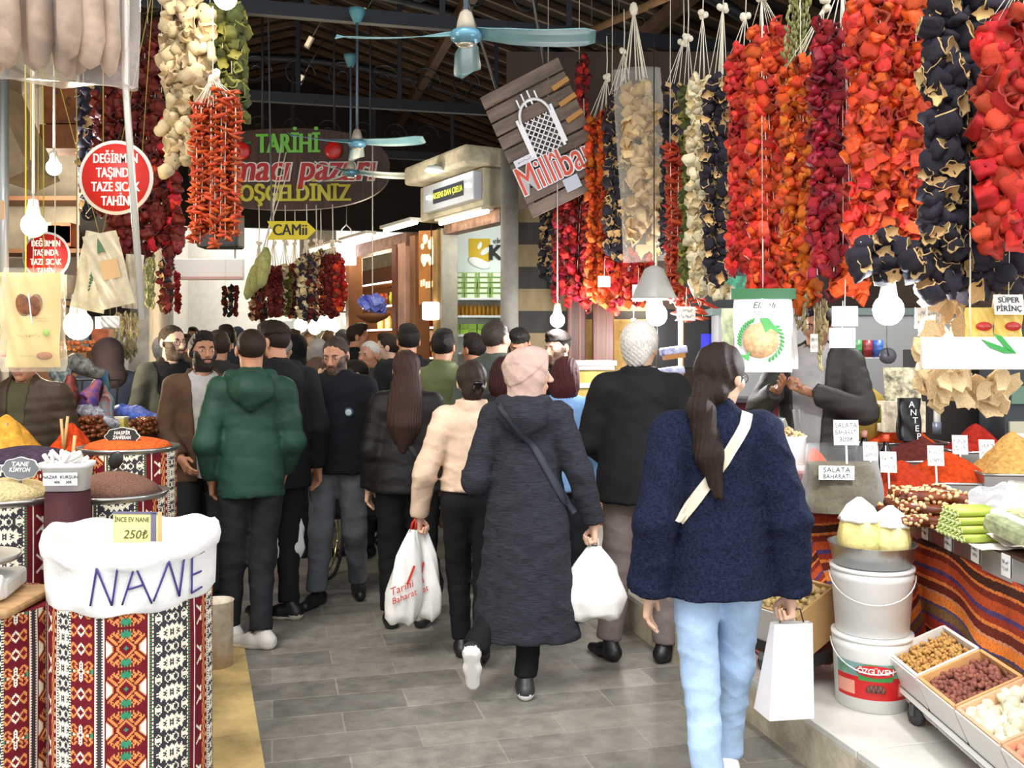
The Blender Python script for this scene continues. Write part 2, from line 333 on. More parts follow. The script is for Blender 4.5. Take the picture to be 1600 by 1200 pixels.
# ---- beyond the roof: daylit street -------------------------------------------
mt_far = M('#efe9df', r=.85, var=.06)
mb = MB(); mb.box((-7.2, 29, 4), (10, .4, 8)); struct(mb, 'wall_street_end', mt_far)
mb = MB(); mb.bar((-7.2, 17.2, 3), (-9.9, 29, 3), .3, 6); struct(mb, 'wall_street_left', mt_far)
mb = MB(); mb.bar((-3.3, 17.2, 3), (-6.2, 29, 3), .3, 6); struct(mb, 'wall_street_right', mt_far)
mb = MB(); mb.box((-7.0, 28.75, 1.25), (.9, .1, 2.5)); mb.box((-6.5, 28.72, 1.3), (.12, .15, 2.6)); mb.box((-7.5, 28.72, 1.3), (.12, .15, 2.6)); struct(mb, 'door_1', M('#b9beb0', r=.6))
mb = MB(); mb.box((-3.6, 17.1, 1.9), (.3, .3, 3.8)); mb.box((-6.5, 17.0, 1.9), (.3, .3, 3.8)); struct(mb, 'trim_20', M('#cfc4b2', r=.8))
# ============================ people ===========================================
def smin(a, b, k):
    h = np.clip(.5 + .5 * (b - a) / k, 0, 1); return b * (1 - h) + a * h - k * h * (1 - h)
def smax(a, b, k): return -smin(-a, -b, k)
def cap(Q, a, b, ra, rb=None):
    rb = ra if rb is None else rb; a = np.array(a, np.float32); b = np.array(b, np.float32); d = b - a; q = Q - a
    h = np.clip(q @ d / max(1e-9, float(d @ d)), 0, 1); return np.sqrt(((q - h[:, None] * d) ** 2).sum(1)) - (ra + (rb - ra) * h)
def sph(Q, c, r): return np.sqrt(((Q - np.array(c, np.float32)) ** 2).sum(1)) - r
def ell(Q, c, r):
    q = (Q - np.array(c, np.float32)); r = np.array(r, np.float32); k0 = np.sqrt(((q / r) ** 2).sum(1)); k1 = np.sqrt(((q / r ** 2) ** 2).sum(1)) + 1e-6
    return k0 * (k0 - 1) / k1
def surfnet(f, lo, hi, h):
    lo = np.array(lo, np.float32); hi = np.array(hi, np.float32); n = np.ceil((hi - lo) / h).astype(int) + 1
    ax = [lo[i] + h * np.arange(n[i], dtype=np.float32) for i in range(3)]
    V = np.asarray(f(np.stack(np.meshgrid(*ax, indexing='ij'), -1).reshape(-1, 3).astype(np.float32))).reshape(n); S = V < 0
    for a in range(3):
        for e in (0, -1):
            sl = [slice(None)] * 3; sl[a] = e; S[tuple(sl)] = False; V[tuple(sl)] = np.maximum(V[tuple(sl)], 1e-4)
    cnt = sum(S[i:n[0] - 1 + i, j:n[1] - 1 + j, k:n[2] - 1 + k].astype(np.int8) for i in (0, 1) for j in (0, 1) for k in (0, 1))
    mask = (cnt > 0) & (cnt < 8); ci = np.argwhere(mask); idx = np.full(mask.shape, -1); idx[mask] = np.arange(len(ci))
    acc = np.zeros((len(ci), 3)); num = np.zeros(len(ci))
    for a in range(3):
        b, c = (a + 1) % 3, (a + 2) % 3
        for u in (0, 1):
            for v in (0, 1):
                o = np.zeros(3, int); o[b] = u; o[c] = v; p = ci + o; e = p.copy(); e[:, a] += 1
                v0, v1 = V[tuple(p.T)], V[tuple(e.T)]; x = (v0 < 0) != (v1 < 0); t = np.where(x, v0 / np.where(x, v0 - v1, 1), 0)
                q = o.astype(float)[None].repeat(len(ci), 0); q[:, a] = t; acc += q * x[:, None]; num += x
    pts = lo + h * (ci + acc / num[:, None]); F_ = []
    for a in range(3):
        b, c = (a + 1) % 3, (a + 2) % 3
        s0 = [slice(1, -1)] * 3; s0[a] = slice(0, -1); s1 = [slice(1, -1)] * 3; s1[a] = slice(1, None)
        A0 = S[tuple(s0)]; D = A0 != S[tuple(s1)]; I = np.argwhere(D); fl = A0[D]; off = np.ones(3, int); off[a] = 0; I = I + off
        def cell(u, v):
            q = I.copy(); q[:, b] -= u; q[:, c] -= v; return idx[tuple(q.T)]
        f4 = np.stack([cell(1, 1), cell(0, 1), cell(0, 0), cell(1, 0)], 1); f4[~fl] = f4[~fl][:, ::-1]; F_.append(f4)
    return pts, np.concatenate(F_)
def folds(Q, s=0., a=.006):
    x, y, z = Q[:, 0], Q[:, 1], Q[:, 2]
    u = np.sin(13 * x + 4 * np.sin(9 * z + s) + s) * np.sin(17 * z + 4 * np.sin(8 * x + s) + 3 * y)
    v = 1 - np.abs(np.sin(19 * z + 7 * np.abs(x) + 3.2 * np.sin(7 * x + 5 * z - s) + 2 * y)); w = 1 - np.abs(np.sin(11 * x - 15 * z + 3 * np.sin(11 * z + 2 * s) + 4 * y + s))
    return a * (.55 * u - .75 * v ** 3 - .6 * w ** 3)
def head_sdf(Q, fem=False):
    d = ell(Q, (0, -.012, .03), (.076, .097, .088)); w_ = .054 if fem else .061
    d = smin(d, ell(Q, (0, .02, -.045), (w_, .07, .076)), .03); d = smin(d, sph(Q, (0, .066, -.1), .016 if fem else .021), .03)
    for s in (-1, 1):
        d = smin(d, sph(Q, (s * .044, .058, -.026), .022), .025)
        d = smax(d, -sph(Q, (s * .033, .108, .0), .022), .012)
        d = smin(d, ell(Q, (s * .033, .074, .0), (.017, .014, .012)), .004)
        d = smin(d, sph(Q, (s * .012, .1, -.038), .009), .008)
        d = smin(d, ell(Q, (s * .079, -.012, -.006), (.010, .021, .032)), .008)
    d = smin(d, cap(Q, (-.034, .083, .022), (.034, .083, .022), .009), .015)
    d = smin(d, cap(Q, (0, .088, .01), (0, .112, -.034), .008, .0135), .012)
    d = smin(d, cap(Q, (-.019, .088, -.064), (.019, .088, -.064), .0065), .007); d = smin(d, cap(Q, (-.015, .087, -.0755), (.015, .087, -.0755), .0075), .007)
    d = smax(d, -cap(Q, (-.024, .1, -.0695), (.024, .1, -.0695), .004), .003)
    return smin(d, cap(Q, (0, -.02, -.08), (0, -.04, -.2), .046 if fem else .055, .05 if fem else .062), .03)
CACHE = {}
def cached(key, f, lo, hi, h):
    if key not in CACHE: CACHE[key] = surfnet(f, lo, hi, h)
    return CACHE[key]
def get_head(fem):
    V, Fc = cached(('head', fem), lambda Q: head_sdf(Q, fem), (-.11, -.14, -.24), (.11, .14, .14), .0048)
    c = V[Fc].mean(1); lip = (np.abs(c[:, 0]) < .021) & (c[:, 2] < -.058) & (c[:, 2] > -.082) & (c[:, 1] > .083); return V, Fc, lip
def strand(Q, f=150, a=.003): return a * np.sin(Q[:, 0] * f + 3 * np.sin(Q[:, 2] * 14) + Q[:, 1] * 70)
def hair_sdf(kind):
    n = np.array((0, -.75, .66), np.float32); wob = lambda Q: .0022 * np.sin(Q[:, 0] * 210 + Q[:, 2] * 90) * np.sin(Q[:, 2] * 190 + Q[:, 1] * 130)
    def skull(Q, g=.01): return ell(Q, (0, -.012, .03), (.076 + g, .097 + g, .088 + g))
    def line(Q, cut): return np.maximum(-(Q @ n) + cut, .062 - Q[:, 2] - 2.5 * np.maximum(.058 - Q[:, 1], 0)) + .0035 * np.sin(Q[:, 0] * 190 + Q[:, 1] * 60)
    def short(Q, g=.013, cut=-.014): return smax(skull(Q, g) + wob(Q), line(Q, cut), .014)
    def ear_cut(d, Q): return d
    if kind == 'short': return lambda Q: smin(short(Q, .009), ell(Q, (0, .03, .105), (.06, .058, .03)) + wob(Q) * 1.6, .03)
    if kind == 'crop': return lambda Q: short(Q, .006, -.004)
    if kind == 'fade': return lambda Q: smin(smax(skull(Q, .003), -(Q @ n) - .004, .01), smax(smin(skull(Q, .014), ell(Q, (0, .03, .1), (.06, .062, .03)), .03) + wob(Q), .05 - Q[:, 2] + .004 * np.sin(Q[:, 0] * 170), .01), .01)
    if kind == 'bald': return lambda Q: np.maximum(smax(skull(Q, .004), -(Q @ n) + .004, .01), -sph(Q, (0, .035, .125), .075))
    if kind == 'grey': return lambda Q: smin(short(Q, .02), ell(Q, (0, -.07, -.03), (.07, .04, .075)) + wob(Q) * 2, .03)
    if kind == 'pulled': return lambda Q: smax(skull(Q, .012) + strand(Q, 120, .0015), -(Q @ n) - .004, .015)
    def base(Q, cut=-.03): return smax(skull(Q, .014) + strand(Q, 130, .0018), -(Q @ n) + cut, .02)
    if kind == 'bun': return lambda Q: smin(smin(base(Q), ell(Q, (0, -.075, -.055), (.066, .05, .06)), .03), np.abs(np.sqrt((np.sqrt((Q[:, 0] - .02) ** 2 + (Q[:, 2] + .035) ** 2) - .028) ** 2 + (Q[:, 1] + .118) ** 2)) - .019 + strand(Q, 200, .002), .012)
    if kind == 'pony': return lambda Q: smin(smin(base(Q, -.045), ell(Q, (0, -.07, -.06), (.07, .055, .055)), .03), smin(smin(cap(Q, (-.01, -.115, -.035), (.0, -.135, -.12), .03, .045), cap(Q, (.0, -.135, -.12), (.035, -.125, -.29), .047, .05), .03), cap(Q, (.035, -.125, -.29), (.075, -.12, -.43), .05, .02), .03) + strand(Q, 300, .0032), .015)
    if kind == 'long': return lambda Q: smin(base(Q, -.05), smin(ell(Q, (0, -.06, -.12), (.098, .075, .16)), smin(ell(Q, (-.01, -.11, -.28), (.115, .06, .2)), cap(Q, (-.01, -.13, -.35), (-.02, -.13, -.5), .075, .025), .05), .06) + strand(Q, 330, .003), .03)
    if kind == 'bob': return lambda Q: np.maximum(smin(base(Q, -.05), ell(Q, (0, -.035, -.06), (.105, .09, .14)), .03) + strand(Q, 330, .0022), -ell(Q, (0, .12, -.05), (.06, .12, .1)))
    if kind == 'hijab': return lambda Q: np.maximum(np.maximum(smin(ell(Q, (0, .005, .022), (.094, .14, .11)), smin(cap(Q, (0, -.015, -.05), (0, -.03, -.17), .088, .1), ell(Q, (0, -.03, -.21), (.14, .12, .07)), .05), .05) + .0035 * (np.abs(np.sin(38 * Q[:, 2] + 30 * Q[:, 1] + 14 * Q[:, 0] + 2 * np.sin(20 * Q[:, 0]))) - .5), -ell(Q, (0, .07, -.022), (.066, .1, .1))), np.where(Q[:, 2] > -.15, Q[:, 1] - .078 - .12 * (Q[:, 2] - .02), Q[:, 1] - .078)) - .005 * np.clip((Q @ np.array((.35, -.6, .72), np.float32) - .03) * 150, 0, 1) - .004 * np.clip((Q @ np.array((-.5, .25, .83), np.float32) + .02) * 150, 0, 1)
    if kind == 'beanie': return lambda Q: np.maximum(skull(Q, .02), -(Q @ np.array((0, -.45, .89), np.float32)) - .004)
    if kind == 'hoodup': return lambda Q: np.maximum(smin(ell(Q, (0, -.02, .015), (.115, .135, .13)), cap(Q, (0, -.03, -.1), (0, -.04, -.2), .1, .13), .06) + folds(Q, 2, .004), -ell(Q, (0, .16, -.01), (.07, .12, .1)))
HB = {'bun': ((-.12, -.16, -.14), (.12, .12, .15)), 'pony': ((-.12, -.21, -.48), (.16, .12, .15)), 'long': ((-.15, -.22, -.58), (.15, .12, .15)), 'bob': ((-.13, -.16, -.24), (.13, .12, .15)),
      'hijab': ((-.19, -.2, -.31), (.19, .16, .16)), 'hoodup': ((-.19, -.22, -.36), (.19, .16, .18))}
def get_hair(kind):
    lo, hi = HB.get(kind, ((-.11, -.14, -.14), (.11, .13, .16))); return cached(('hair', kind), hair_sdf(kind), lo, hi, .0058)
def beard_sdf(Q):
    d = head_sdf(Q) - .005 + .0015 * np.sin(Q[:, 0] * 260) * np.sin(Q[:, 2] * 300)
    reg = Q[:, 2] + .052 - 2.2 * np.maximum(np.abs(Q[:, 0]) - .034, 0); reg = np.maximum(reg, .0 - Q[:, 1] - .0 + 0 * Q[:, 0])
    reg = np.maximum(reg, -(Q[:, 2] + .135)); d = np.maximum(d, reg)
    return np.maximum(d, -ell(Q, (0, .1, -.07), (.024, .05, .0115)))
def get_hand(fist):
    def f(Q):
        d = None
        for y, L_, r in ((.031, .072, .0088), (.010, .080, .009), (-.011, .074, .0086), (-.029, .058, .0078)):
            kn = np.array((0, y, -.088 - .006 * (y > -.02))); m = cap(Q, (0, y * .4, -.005), kn, .0155, .0125); d = m if d is None else smin(d, m, .014)
            a = math.radians(75 if fist else 14 + 250 * abs(y - .03)); b = math.radians(165 if fist else 40 + 250 * abs(y - .03))
            p1 = kn + L_ * .5 * np.array((-math.sin(a), 0, -math.cos(a))); p2 = p1 + L_ * .5 * np.array((-math.sin(b), 0, -math.cos(b)))
            d = smin(d, smin(cap(Q, kn, p1, r * 1.1, r), cap(Q, p1, p2, r, r * .8), .003), .004)
        d = smin(d, cap(Q, (0, 0, .05), (0, 0, -.01), .026, .024), .02)
        t0, t1, t2 = ((0, .02, -.028), (-.022, .046, -.055), (-.03, .05, -.09)) if not fist else ((0, .02, -.03), (-.03, .04, -.06), (-.046, .022, -.085))
        return smin(d, smin(cap(Q, t0, t1, .015, .011), cap(Q, t1, t2, .0108, .009), .004), .01)
    return cached(('hand', fist), f, (-.09, -.07, -.2), (.05, .09, .08), .0042)
def get_shoe(kind):
    def f(Q):
        if kind == 'dress': d = smin(cap(Q, (0, -.05, -.05), (0, .06, -.055), .036, .034), cap(Q, (0, .06, -.06), (0, .165, -.07), .036, .024), .03)
        else: d = smin(cap(Q, (0, -.05, -.05), (0, .05, -.048), .042, .043), cap(Q, (0, .05, -.055), (0, .15, -.062), .042, .035), .03)
        d = smin(d, cap(Q, (0, -.035, -.04), (0, -.015, .005), .04, .041), .03); d = np.maximum(d, -(Q[:, 2] + .09)); return d
    V, Fc = cached(('shoe', kind), f, (-.08, -.13, -.105), (.08, .22, .06), .0085); c = V[Fc].mean(1)
    return V, Fc, c[:, 2] < (-.074 if kind == 'dress' else -.064 + .01 * (c[:, 1] < -.02))
SKIN = {'a': '#c99a7c', 'b': '#b98365', 'c': '#dbb095', 'd': '#a8765a'}
def fab(col, kind='cloth'):
    if kind == 'knit': return M(col, r=.95, var=.45, vs=90, bump=.8, bs=160, spec=.1)
    if kind == 'melange': return M(col, r=.9, var=.55, vs=22, stretch=(1, 1, 16), spec=.2)
    if kind == 'puff': return M(col, r=.6, var=.12, vs=5, bump=.2, bs=40, spec=.3)
    if kind == 'denim': return M(col, r=.85, var=.16, vs=7, bump=.25, bs=160, spec=.2)
    return M(col, r=.85, var=.14, vs=9, bump=.2, bs=90, spec=.25)
def frame_to(dirv, fwd):                                 # local -Z -> dirv, local +Y ~ fwd
    z = -np.array(dirv, float); z /= np.linalg.norm(z); y = np.array(fwd, float); y = y - z * (y @ z); y /= np.linalg.norm(y); return np.stack([np.cross(y, z), y, z], 1)
PEOPLE = {}
def person(px, d, H, label, jac, top=None, tro='#1c1c20', shoe=('sneaker', '#17171a', '#2a2a2a'), hair=('short', '#1d1613'), fem=False, skin='b', face=True, beard=None, head=(0, 0), z0=0., arms={}, legs={}, fine=.0135, group=None, glasses=False, build=1., lean=0., straps=(), trokind='cloth', trw=1., bodyname='person', yaw=0.):
    S = H / 1.75; hx, hp = head; mb = MB(); hr = rot(hp, 0, hx); piv = np.array((0, -.02, 1.505)); hc = piv + hr @ np.array((0, .02, .13))
    shw = (.158 if fem else .182) * build; J = {}
    for s, k in ((-1, 'L'), (1, 'R')):
        e, w_, hand = arms.get(k, (None, None, 'relax')); sh = np.array((s * shw, -.01, 1.415)); e = np.array(e if e is not None else (s * (shw + .065), -.035, 1.13)); w_ = np.array(w_ if w_ is not None else (s * (shw + .085), .05, .885))
        kn, an, sy, sp = legs.get(k, (None, None, s * -8, 0)); hip = np.array((s * .088, 0, .93)); kn = np.array(kn if kn is not None else (s * .098, .02, .49)); an = np.array(an if an is not None else (s * .1, -.015, .09))
        J[k] = (sh, e, w_, hand, hip, kn, an, sy, sp)
    def put(V): return np.asarray(V) * S
    def pick(nm): return jac.get(nm)
    def body(Q):
        q = Q.copy(); q[:, 1] /= .66; dd = cap(q, (0, 0, .95), (0, 0, 1.34), .125 * build, .14 * build) * .8
        dd = smin(dd, cap(Q, (-shw + .02, -.01, 1.41), (shw - .02, -.01, 1.41), .05), .06); dd = smin(dd, cap(Q, (0, -.025, 1.42), (0, -.02, 1.53), .062, .05 if fem else .056), .04)
        for k in 'LR':
            sh, e, w_, _, hip, kn, an, _, _ = J[k]
            dd = smin(dd, smin(cap(Q, sh, e, .045, .038), cap(Q, e, w_, .037, .026), .02), .02); dd = smin(dd, smin(cap(Q, hip, kn, .075, .05), cap(Q, kn, an, .048, .033), .02), .03)
        return dd
    pts = np.array([p for k in 'LR' for p in J[k][:3] + J[k][4:7]] + [(0, 0, 1.5)]); lo, hi = pts.min(0) - .19, pts.max(0) + .19
    bv, bf = surfnet(body, lo, hi, .024); mb.add(put(bv), bf)
    hv, hf, lip = get_head(fem); hv = hv @ hr.T + hc; n0 = mb.n; mb.add(put(hv), hf[~lip]); mb.C.append((hf[lip] + n0, 1, True))
    for s, k in ((-1, 'L'), (1, 'R')):
        sh, e, w_, hand = J[k][:4]
        if hand == 'none': continue
        V, Fc = get_hand(hand in ('fist', 'grip')); V = V.copy(); Fc = Fc if s > 0 else Fc[:, ::-1]
        if s < 0: V = V * np.array((-1, 1, 1))
        dr = w_ - e; dr = dr / np.linalg.norm(dr); fwd = jac.get('palm', {}).get(k, (s * -.25, 1, 0))
        if hand == 'grip': dr = np.array((0, 0.05, -1.))
        mb.add(put(V @ frame_to(dr, fwd).T + w_), Fc)
    if lean:
        Rl = rot(lean); pv = np.array((0, 0, .95 * S)); bendf = lambda V: np.where((V[:, 2] > .95 * S)[:, None], (V - pv) @ Rl.T + pv, V)
    else: bendf = lambda V: V
    mb.V = [bendf(v) for v in mb.V]
    sk = M(SKIN[skin], r=.5, var=.08, vs=12); root = mb.build(bodyname, [sk, M('#a8604f' if fem else '#9c6450', r=.45)])
    root.location = ((px - CX) * d / F, d, z0); root.rotation_euler = (0, 0, math.radians(yaw)); tag(root, label, 'person', group)
    def child(name, V, Fs, mats, mi2=None, par=None):
        m = MB(); V = bendf(put(V)); n_ = m.n; m.add(V, Fs if mi2 is None else Fs[~mi2])
        if mi2 is not None: m.C.append((Fs[mi2], 1, True))
        return m.build(name, mats, par or root)
    # ---- jacket -------------------------------------------------------------
    def jacket_fn(j, thin=0.):
        hem = j.get('hem', .8); wd = j.get('w', 1.) * build; fl = j.get('flare', 0.); pf = j.get('puff', 0); pit = j.get('pitch', .1); sw = j.get('sleeve', 1.); sd = j.get('seed', 1.); op = j.get('open', 0)
        def f(Q):
            q = Q.copy(); ys = .7; q[:, 1] /= ys; rb = (.19 + fl) * wd - thin; rc = (.168 if not fem else .158) * wd - thin
            dd = cap(q, (0, 0, hem - .06), (0, 0, 1.33), rb, rc) * .82
            dd = smin(dd, cap(Q, (-shw + .02, -.015, 1.41), (shw - .02, -.015, 1.41), .073 - thin), .09)
            dd = smin(dd, cap(Q, (0, -.025, 1.42), (0, -.02, j.get('neck', 1.5)), .088 - thin, .07 - thin), .04)
            dd = np.maximum(dd, hem - Q[:, 2])
            if j.get('sleeves', 1):
                for k in 'LR':
                    sh, e, w_ = J[k][:3]; dr = (w_ - e) / np.linalg.norm(w_ - e); lo_ = w_ + dr * (-.005 + j.get('cuff', 0))
                    sl = smin(cap(Q, sh, e, .074 * sw - thin, .062 * sw - thin), cap(Q, e, lo_ + dr * .05, .061 * sw - thin, .046 * sw * j.get('cuffw', 1) - thin), .03)
                    dd = smin(dd, np.maximum(sl, ((Q - lo_) @ dr).astype(np.float32)), j.get('blend', .024))
            if pf: dd = dd - (Q[:, 2] > hem + .015) * pf * (np.sqrt(np.abs(np.sin(math.pi * (Q[:, 2] + .02 * np.sin(3 * Q[:, 0])) / pit))) - .6)
            dd = dd + folds(Q, sd, j.get('fold', .005))
            if j.get('hood'):
                hd = smin(ell(Q, (0, -.13, 1.43), (.125, .06, .095)), cap(Q, (-.1, -.06, 1.49), (.1, -.06, 1.49), .04), .05); hd = smin(hd, cap(Q, (0, -.15, 1.42), (0, -.13, 1.33), .06, .03), .05); dd = smin(dd, hd + folds(Q, 4, .006), .018)
            if j.get('collar'): dd = smin(dd, np.abs(np.sqrt((Q[:, 0] / 1.05) ** 2 + (Q[:, 1] + .02) ** 2) - .078) - .012 + 10 * np.maximum(np.abs(Q[:, 2] - 1.505) - .03, 0), .012)
            dd = np.maximum(dd, -cap(Q, (0, -.0, 1.5), (0, .005, 1.65), .056))
            if op: dd = np.maximum(dd, -np.maximum(np.maximum(np.abs(Q[:, 0] - j.get('openx', 0)) - op * (.6 + .4 * (Q[:, 2] - hem) / .6), -Q[:, 1] - .0), -(Q[:, 2] - hem + .1)))
            if j.get('vneck'): dd = np.maximum(dd, -np.maximum(np.abs(Q[:, 0]) - np.clip((Q[:, 2] - j['vneck']) * .45, -1, .09), -Q[:, 1] + .0))
            return dd
        return f
    jl = np.array([p for k in 'LR' for p in J[k][:3]] + [(0, 0, jac.get('hem', .8)), (0, 0, 1.52)]); ex = np.array((.17 + jac.get('flare', 0), .17 + jac.get('flare', 0) * .8, .08)); jlo, jhi = jl.min(0) - ex, jl.max(0) + ex
    tor = np.array(((-.2 - jac.get('flare', 0)) * build * jac.get('w', 1), -.25, jac.get('hem', .8) - .03)); jlo = np.minimum(jlo, tor); jhi = np.maximum(jhi, -tor * np.array((1, 1, 0)) + np.array((0, 0, 1.6)))
    jf = jacket_fn(jac); V, Fc = surfnet(jf, jlo, jhi, fine)
    jname = jac.get('name', 'jacket'); jo = child(jname, V, Fc, fab(jac['col'], jac.get('kind', 'cloth')))
    if top:
        t2 = dict(top); t2.setdefault('sleeves', 0); t2.setdefault('hem', jac.get('hem', .8) + .02); t2.setdefault('w', jac.get('w', 1) * .93); V, Fc = surfnet(jacket_fn(t2, .004), jlo, jhi, fine); child(top.get('name', 'shirt'), V, Fc, fab(top['col']))
    # ---- trousers, shoes -------------------------------------------------------
    def tr(Q):
        q = Q.copy(); q[:, 1] /= .78; dd = smin(cap(q, (-.05, 0, .96), (.05, 0, .96), .112 * build) * .85, cap(q, (0, 0, .98), (0, 0, 1.08), .125 * build) * .85, .05); first = True
        for k in 'LR':
            hip, kn, an = J[k][4:7]; dr = (an - kn) / np.linalg.norm(an - kn)
            lg = smin(cap(Q, hip, kn, .098 * trw, .068 * trw), cap(Q, kn, an + dr * .1, .067 * trw, .056 * trw), .04); lg = np.maximum(lg, ((Q - (an - dr * .01)) @ dr).astype(np.float32)); dd = smin(dd, lg, .03)
        return np.maximum(dd + folds(Q, 3., .007) * np.clip((1.05 - Q[:, 2]) * 2, .2, 1), Q[:, 2] - min(1.1, jac.get('hem', .8) + .05 if jac.get('hem', .8) > .7 else 1.1))
    V, Fc = surfnet(tr, lo, np.array((hi[0], hi[1], 1.13)), fine + .001); child('trousers', V, Fc, fab(tro, trokind))
    sv, sf, sole = get_shoe(shoe[0])
    for s, k in ((-1, 'L'), (1, 'R')):
        an, sy, sp = J[k][6:9]; child('shoe', sv @ rot(sp, 0, sy).T + an, sf, [M(shoe[1], r=.45, var=.1), M(shoe[2], r=.6)], sole)
    # ---- head details -----------------------------------------------------------
    hh = [hair] if isinstance(hair[0], str) else hair
    for kd, hcol in hh:
        V, Fc = get_hair(kd); nm = {'hijab': 'headscarf', 'beanie': 'cap', 'hoodup': 'hood'}.get(kd, 'hair')
        child(nm, V @ hr.T + hc, Fc, fab(hcol) if nm != 'hair' else M(hcol, r=.55, var=.4, vs=34, stretch=(7, 7, 1), bump=.5, bs=90, spec=.25))
    if beard:
        V, Fc = cached('beard', beard_sdf, (-.1, -.02, -.15), (.1, .13, -.0), .0048); child('beard', V @ hr.T + hc, Fc, M(beard, r=.7, var=.3, vs=60))
    if face:
        for s in (-1, 1):
            m = MB(); m.ell((s * .033, .0775, 0), (.0125, .0125, .0085), 12); m.ell((s * .033, .0868, 0), (.0055, .004, .0055), 10, mi=1); v = m.V; m.V = [bendf(put(q @ hr.T + hc)) for q in v]
            m.build('eye', [M('#e6dfd8', r=.3), M('#20150f', r=.2)], root)
            m = MB(); m.tube([(s * .014, .0935, .017), (s * .03, .0935, .0235), (s * .05, .078, .019)], [.0035, .0048, .002], 6); m.V = [bendf(put(q @ hr.T + hc)) for q in m.V]; m.build('eyebrow', M(beard or hh[0][1] if hh[0][0] not in ('hijab', 'beanie', 'hoodup') else '#2a1d16', r=.8), root)
    if glasses:
        m = MB()
        for s in (-1, 1):
            m.tube([(s * .034 + .024 * math.cos(a), .101, -.004 + .02 * math.sin(a)) for a in np.arange(16) * math.pi / 8], .0018, 5, closed=True); m.tube([(s * .058, .1, 0), (s * .083, .02, .002), (s * .082, -.03, -.01)], .0018, 5)
        m.tube([(-.01, .103, 0), (.01, .103, 0)], .0018, 5); m.V = [bendf(put(q @ hr.T + hc)) for q in m.V]; m.build('glasses', M('#2a2a2e', r=.3), root)
    # ---- straps over the back: polyline of (x, z) found on the jacket surface -----------
    def back(x, z, side=-1):
        yy = np.linspace(-.45, .0, 91) if side < 0 else np.linspace(.45, .0, 91); q = np.stack([np.full(91, x), yy, np.full(91, z)], 1).astype(np.float32); v = jf(q); i = np.argmax(v < 0); return yy[i] if (v < 0).any() else 0
    for path, wid, col, nm in straps:
        path = np.array(path, float); tt = np.linspace(0, 1, 22); xs = np.interp(tt, np.linspace(0, 1, len(path)), path[:, 0]); zs = np.interp(tt, np.linspace(0, 1, len(path)), path[:, 1]); dxy = np.stack([np.gradient(xs), np.gradient(zs)], 1); dxy /= np.linalg.norm(dxy, axis=1)[:, None]; rows = []
        for x, z, (dx, dz) in zip(xs, zs, dxy):
            rows.append([(x + o * dz * wid, back(x + o * dz * wid, z - o * dx * wid) - .006, z - o * dx * wid) for o in (-.5, -.2, .2, .5)])
        m = MB(); m.grid(np.array(rows), thick=.004); m.V = [bendf(put(q)) for q in m.V]; m.build(nm, M(col, r=.6), root)
    root['_s'] = S; del root['_s']
    def world(v): q = rot(0, 0, yaw) @ (np.array(v) * S); return (q[0] + root.location[0], q[1] + root.location[1], q[2] + z0)
    info = {'root': root, 'J': J, 'S': S, 'world': world, 'back': back, 'child': child, 'put': put}; PEOPLE[label] = info; return info
# ---------------- the people, nearest first ------------------------------------
W1 = person(1120, 3.5, 1.68, 'woman in navy wool jacket and pale jeans with a long dark ponytail', dict(col='#20253a', kind='knit', hem=.815, w=1.06, flare=.015, sleeve=1.26, blend=.012, cuff=.0, cuffw=1.45, neck=1.5, seed=2., fold=.007),
    tro='#aec9ea', trokind='denim', trw=.98, shoe=('sneaker', '#f0eeea', '#e8e6e0'), hair=('pony', '#2b1d18'), fem=True, skin='c', yaw=-6, head=(-38, -2), glasses=True, fine=.0105,
    arms=dict(L=((-.235, -.105, 1.1), (-.255, -.05, .825), 'relax'), R=((.262, -.03, 1.1), (.275, .03, .82), 'grip')), legs=dict(L=((-.06, .03, .49), (-.035, -.06, .09), 4, -14), R=((.09, .16, .5), (.07, .28, .09), 0, 0)),
    straps=(([(.105, 1.5), (.09, 1.455), (.0, 1.31), (-.15, 1.1)], .042, '#e2d6bf', 'bag_strap'),))
W2 = person(822, 4.65, 1.66, 'woman in beige headscarf and long dark grey melange coat with crossbody bag', dict(col='#2c2d34', kind='melange', name='coat', hem=.3, w=1.02, flare=.085, hood=True, seed=3., fold=.008, sleeve=1.1),
    tro='#141416', shoe=('sneaker', '#2a2a2e', '#eceae6'), hair=('hijab', '#c0a298'), fem=True, skin='c', yaw=-8, head=(-74, 0), fine=.0115,
    arms=dict(L=((-.25, -.07, 1.1), (-.17, .2, 1.0), 'relax'), R=((.275, -.02, 1.14), (.345, .03, .875), 'grip')), legs=dict(R=((.03, .03, .49), (.0, -.04, .09), 10, 0), L=((-.13, .05, .47), (-.24, -.2, .27), 6, -62)),
    straps=(([(-.12, 1.48), (-.06, 1.42), (.07, 1.25), (.2, 1.0), (.25, .93)], .034, '#2c313d', 'bag_strap'),))
W3 = person(737, 5.15, 1.595, 'woman in cream fleece jacket with dark hair clipped in a bun', dict(col='#dcbfa6', kind='cloth', hem=1.0, w=1.0, seed=5., fold=.009, sleeve=1.1, collar=True), tro='#131315', trw=1.0, shoe=('sneaker', '#1a1a1a', '#1a1a1a'), hair=('bun', '#2e2019'), fem=True, skin='c', yaw=2, head=(8, 0), fine=.0125,
    arms=dict(L=((-.27, -.06, 1.11), (-.31, .03, .85), 'grip')), legs=dict(L=((-.08, .12, .5), (-.06, .1, .09), 4, 0), R=((.08, .05, .48), (.06, -.12, .14), 0, -30)))
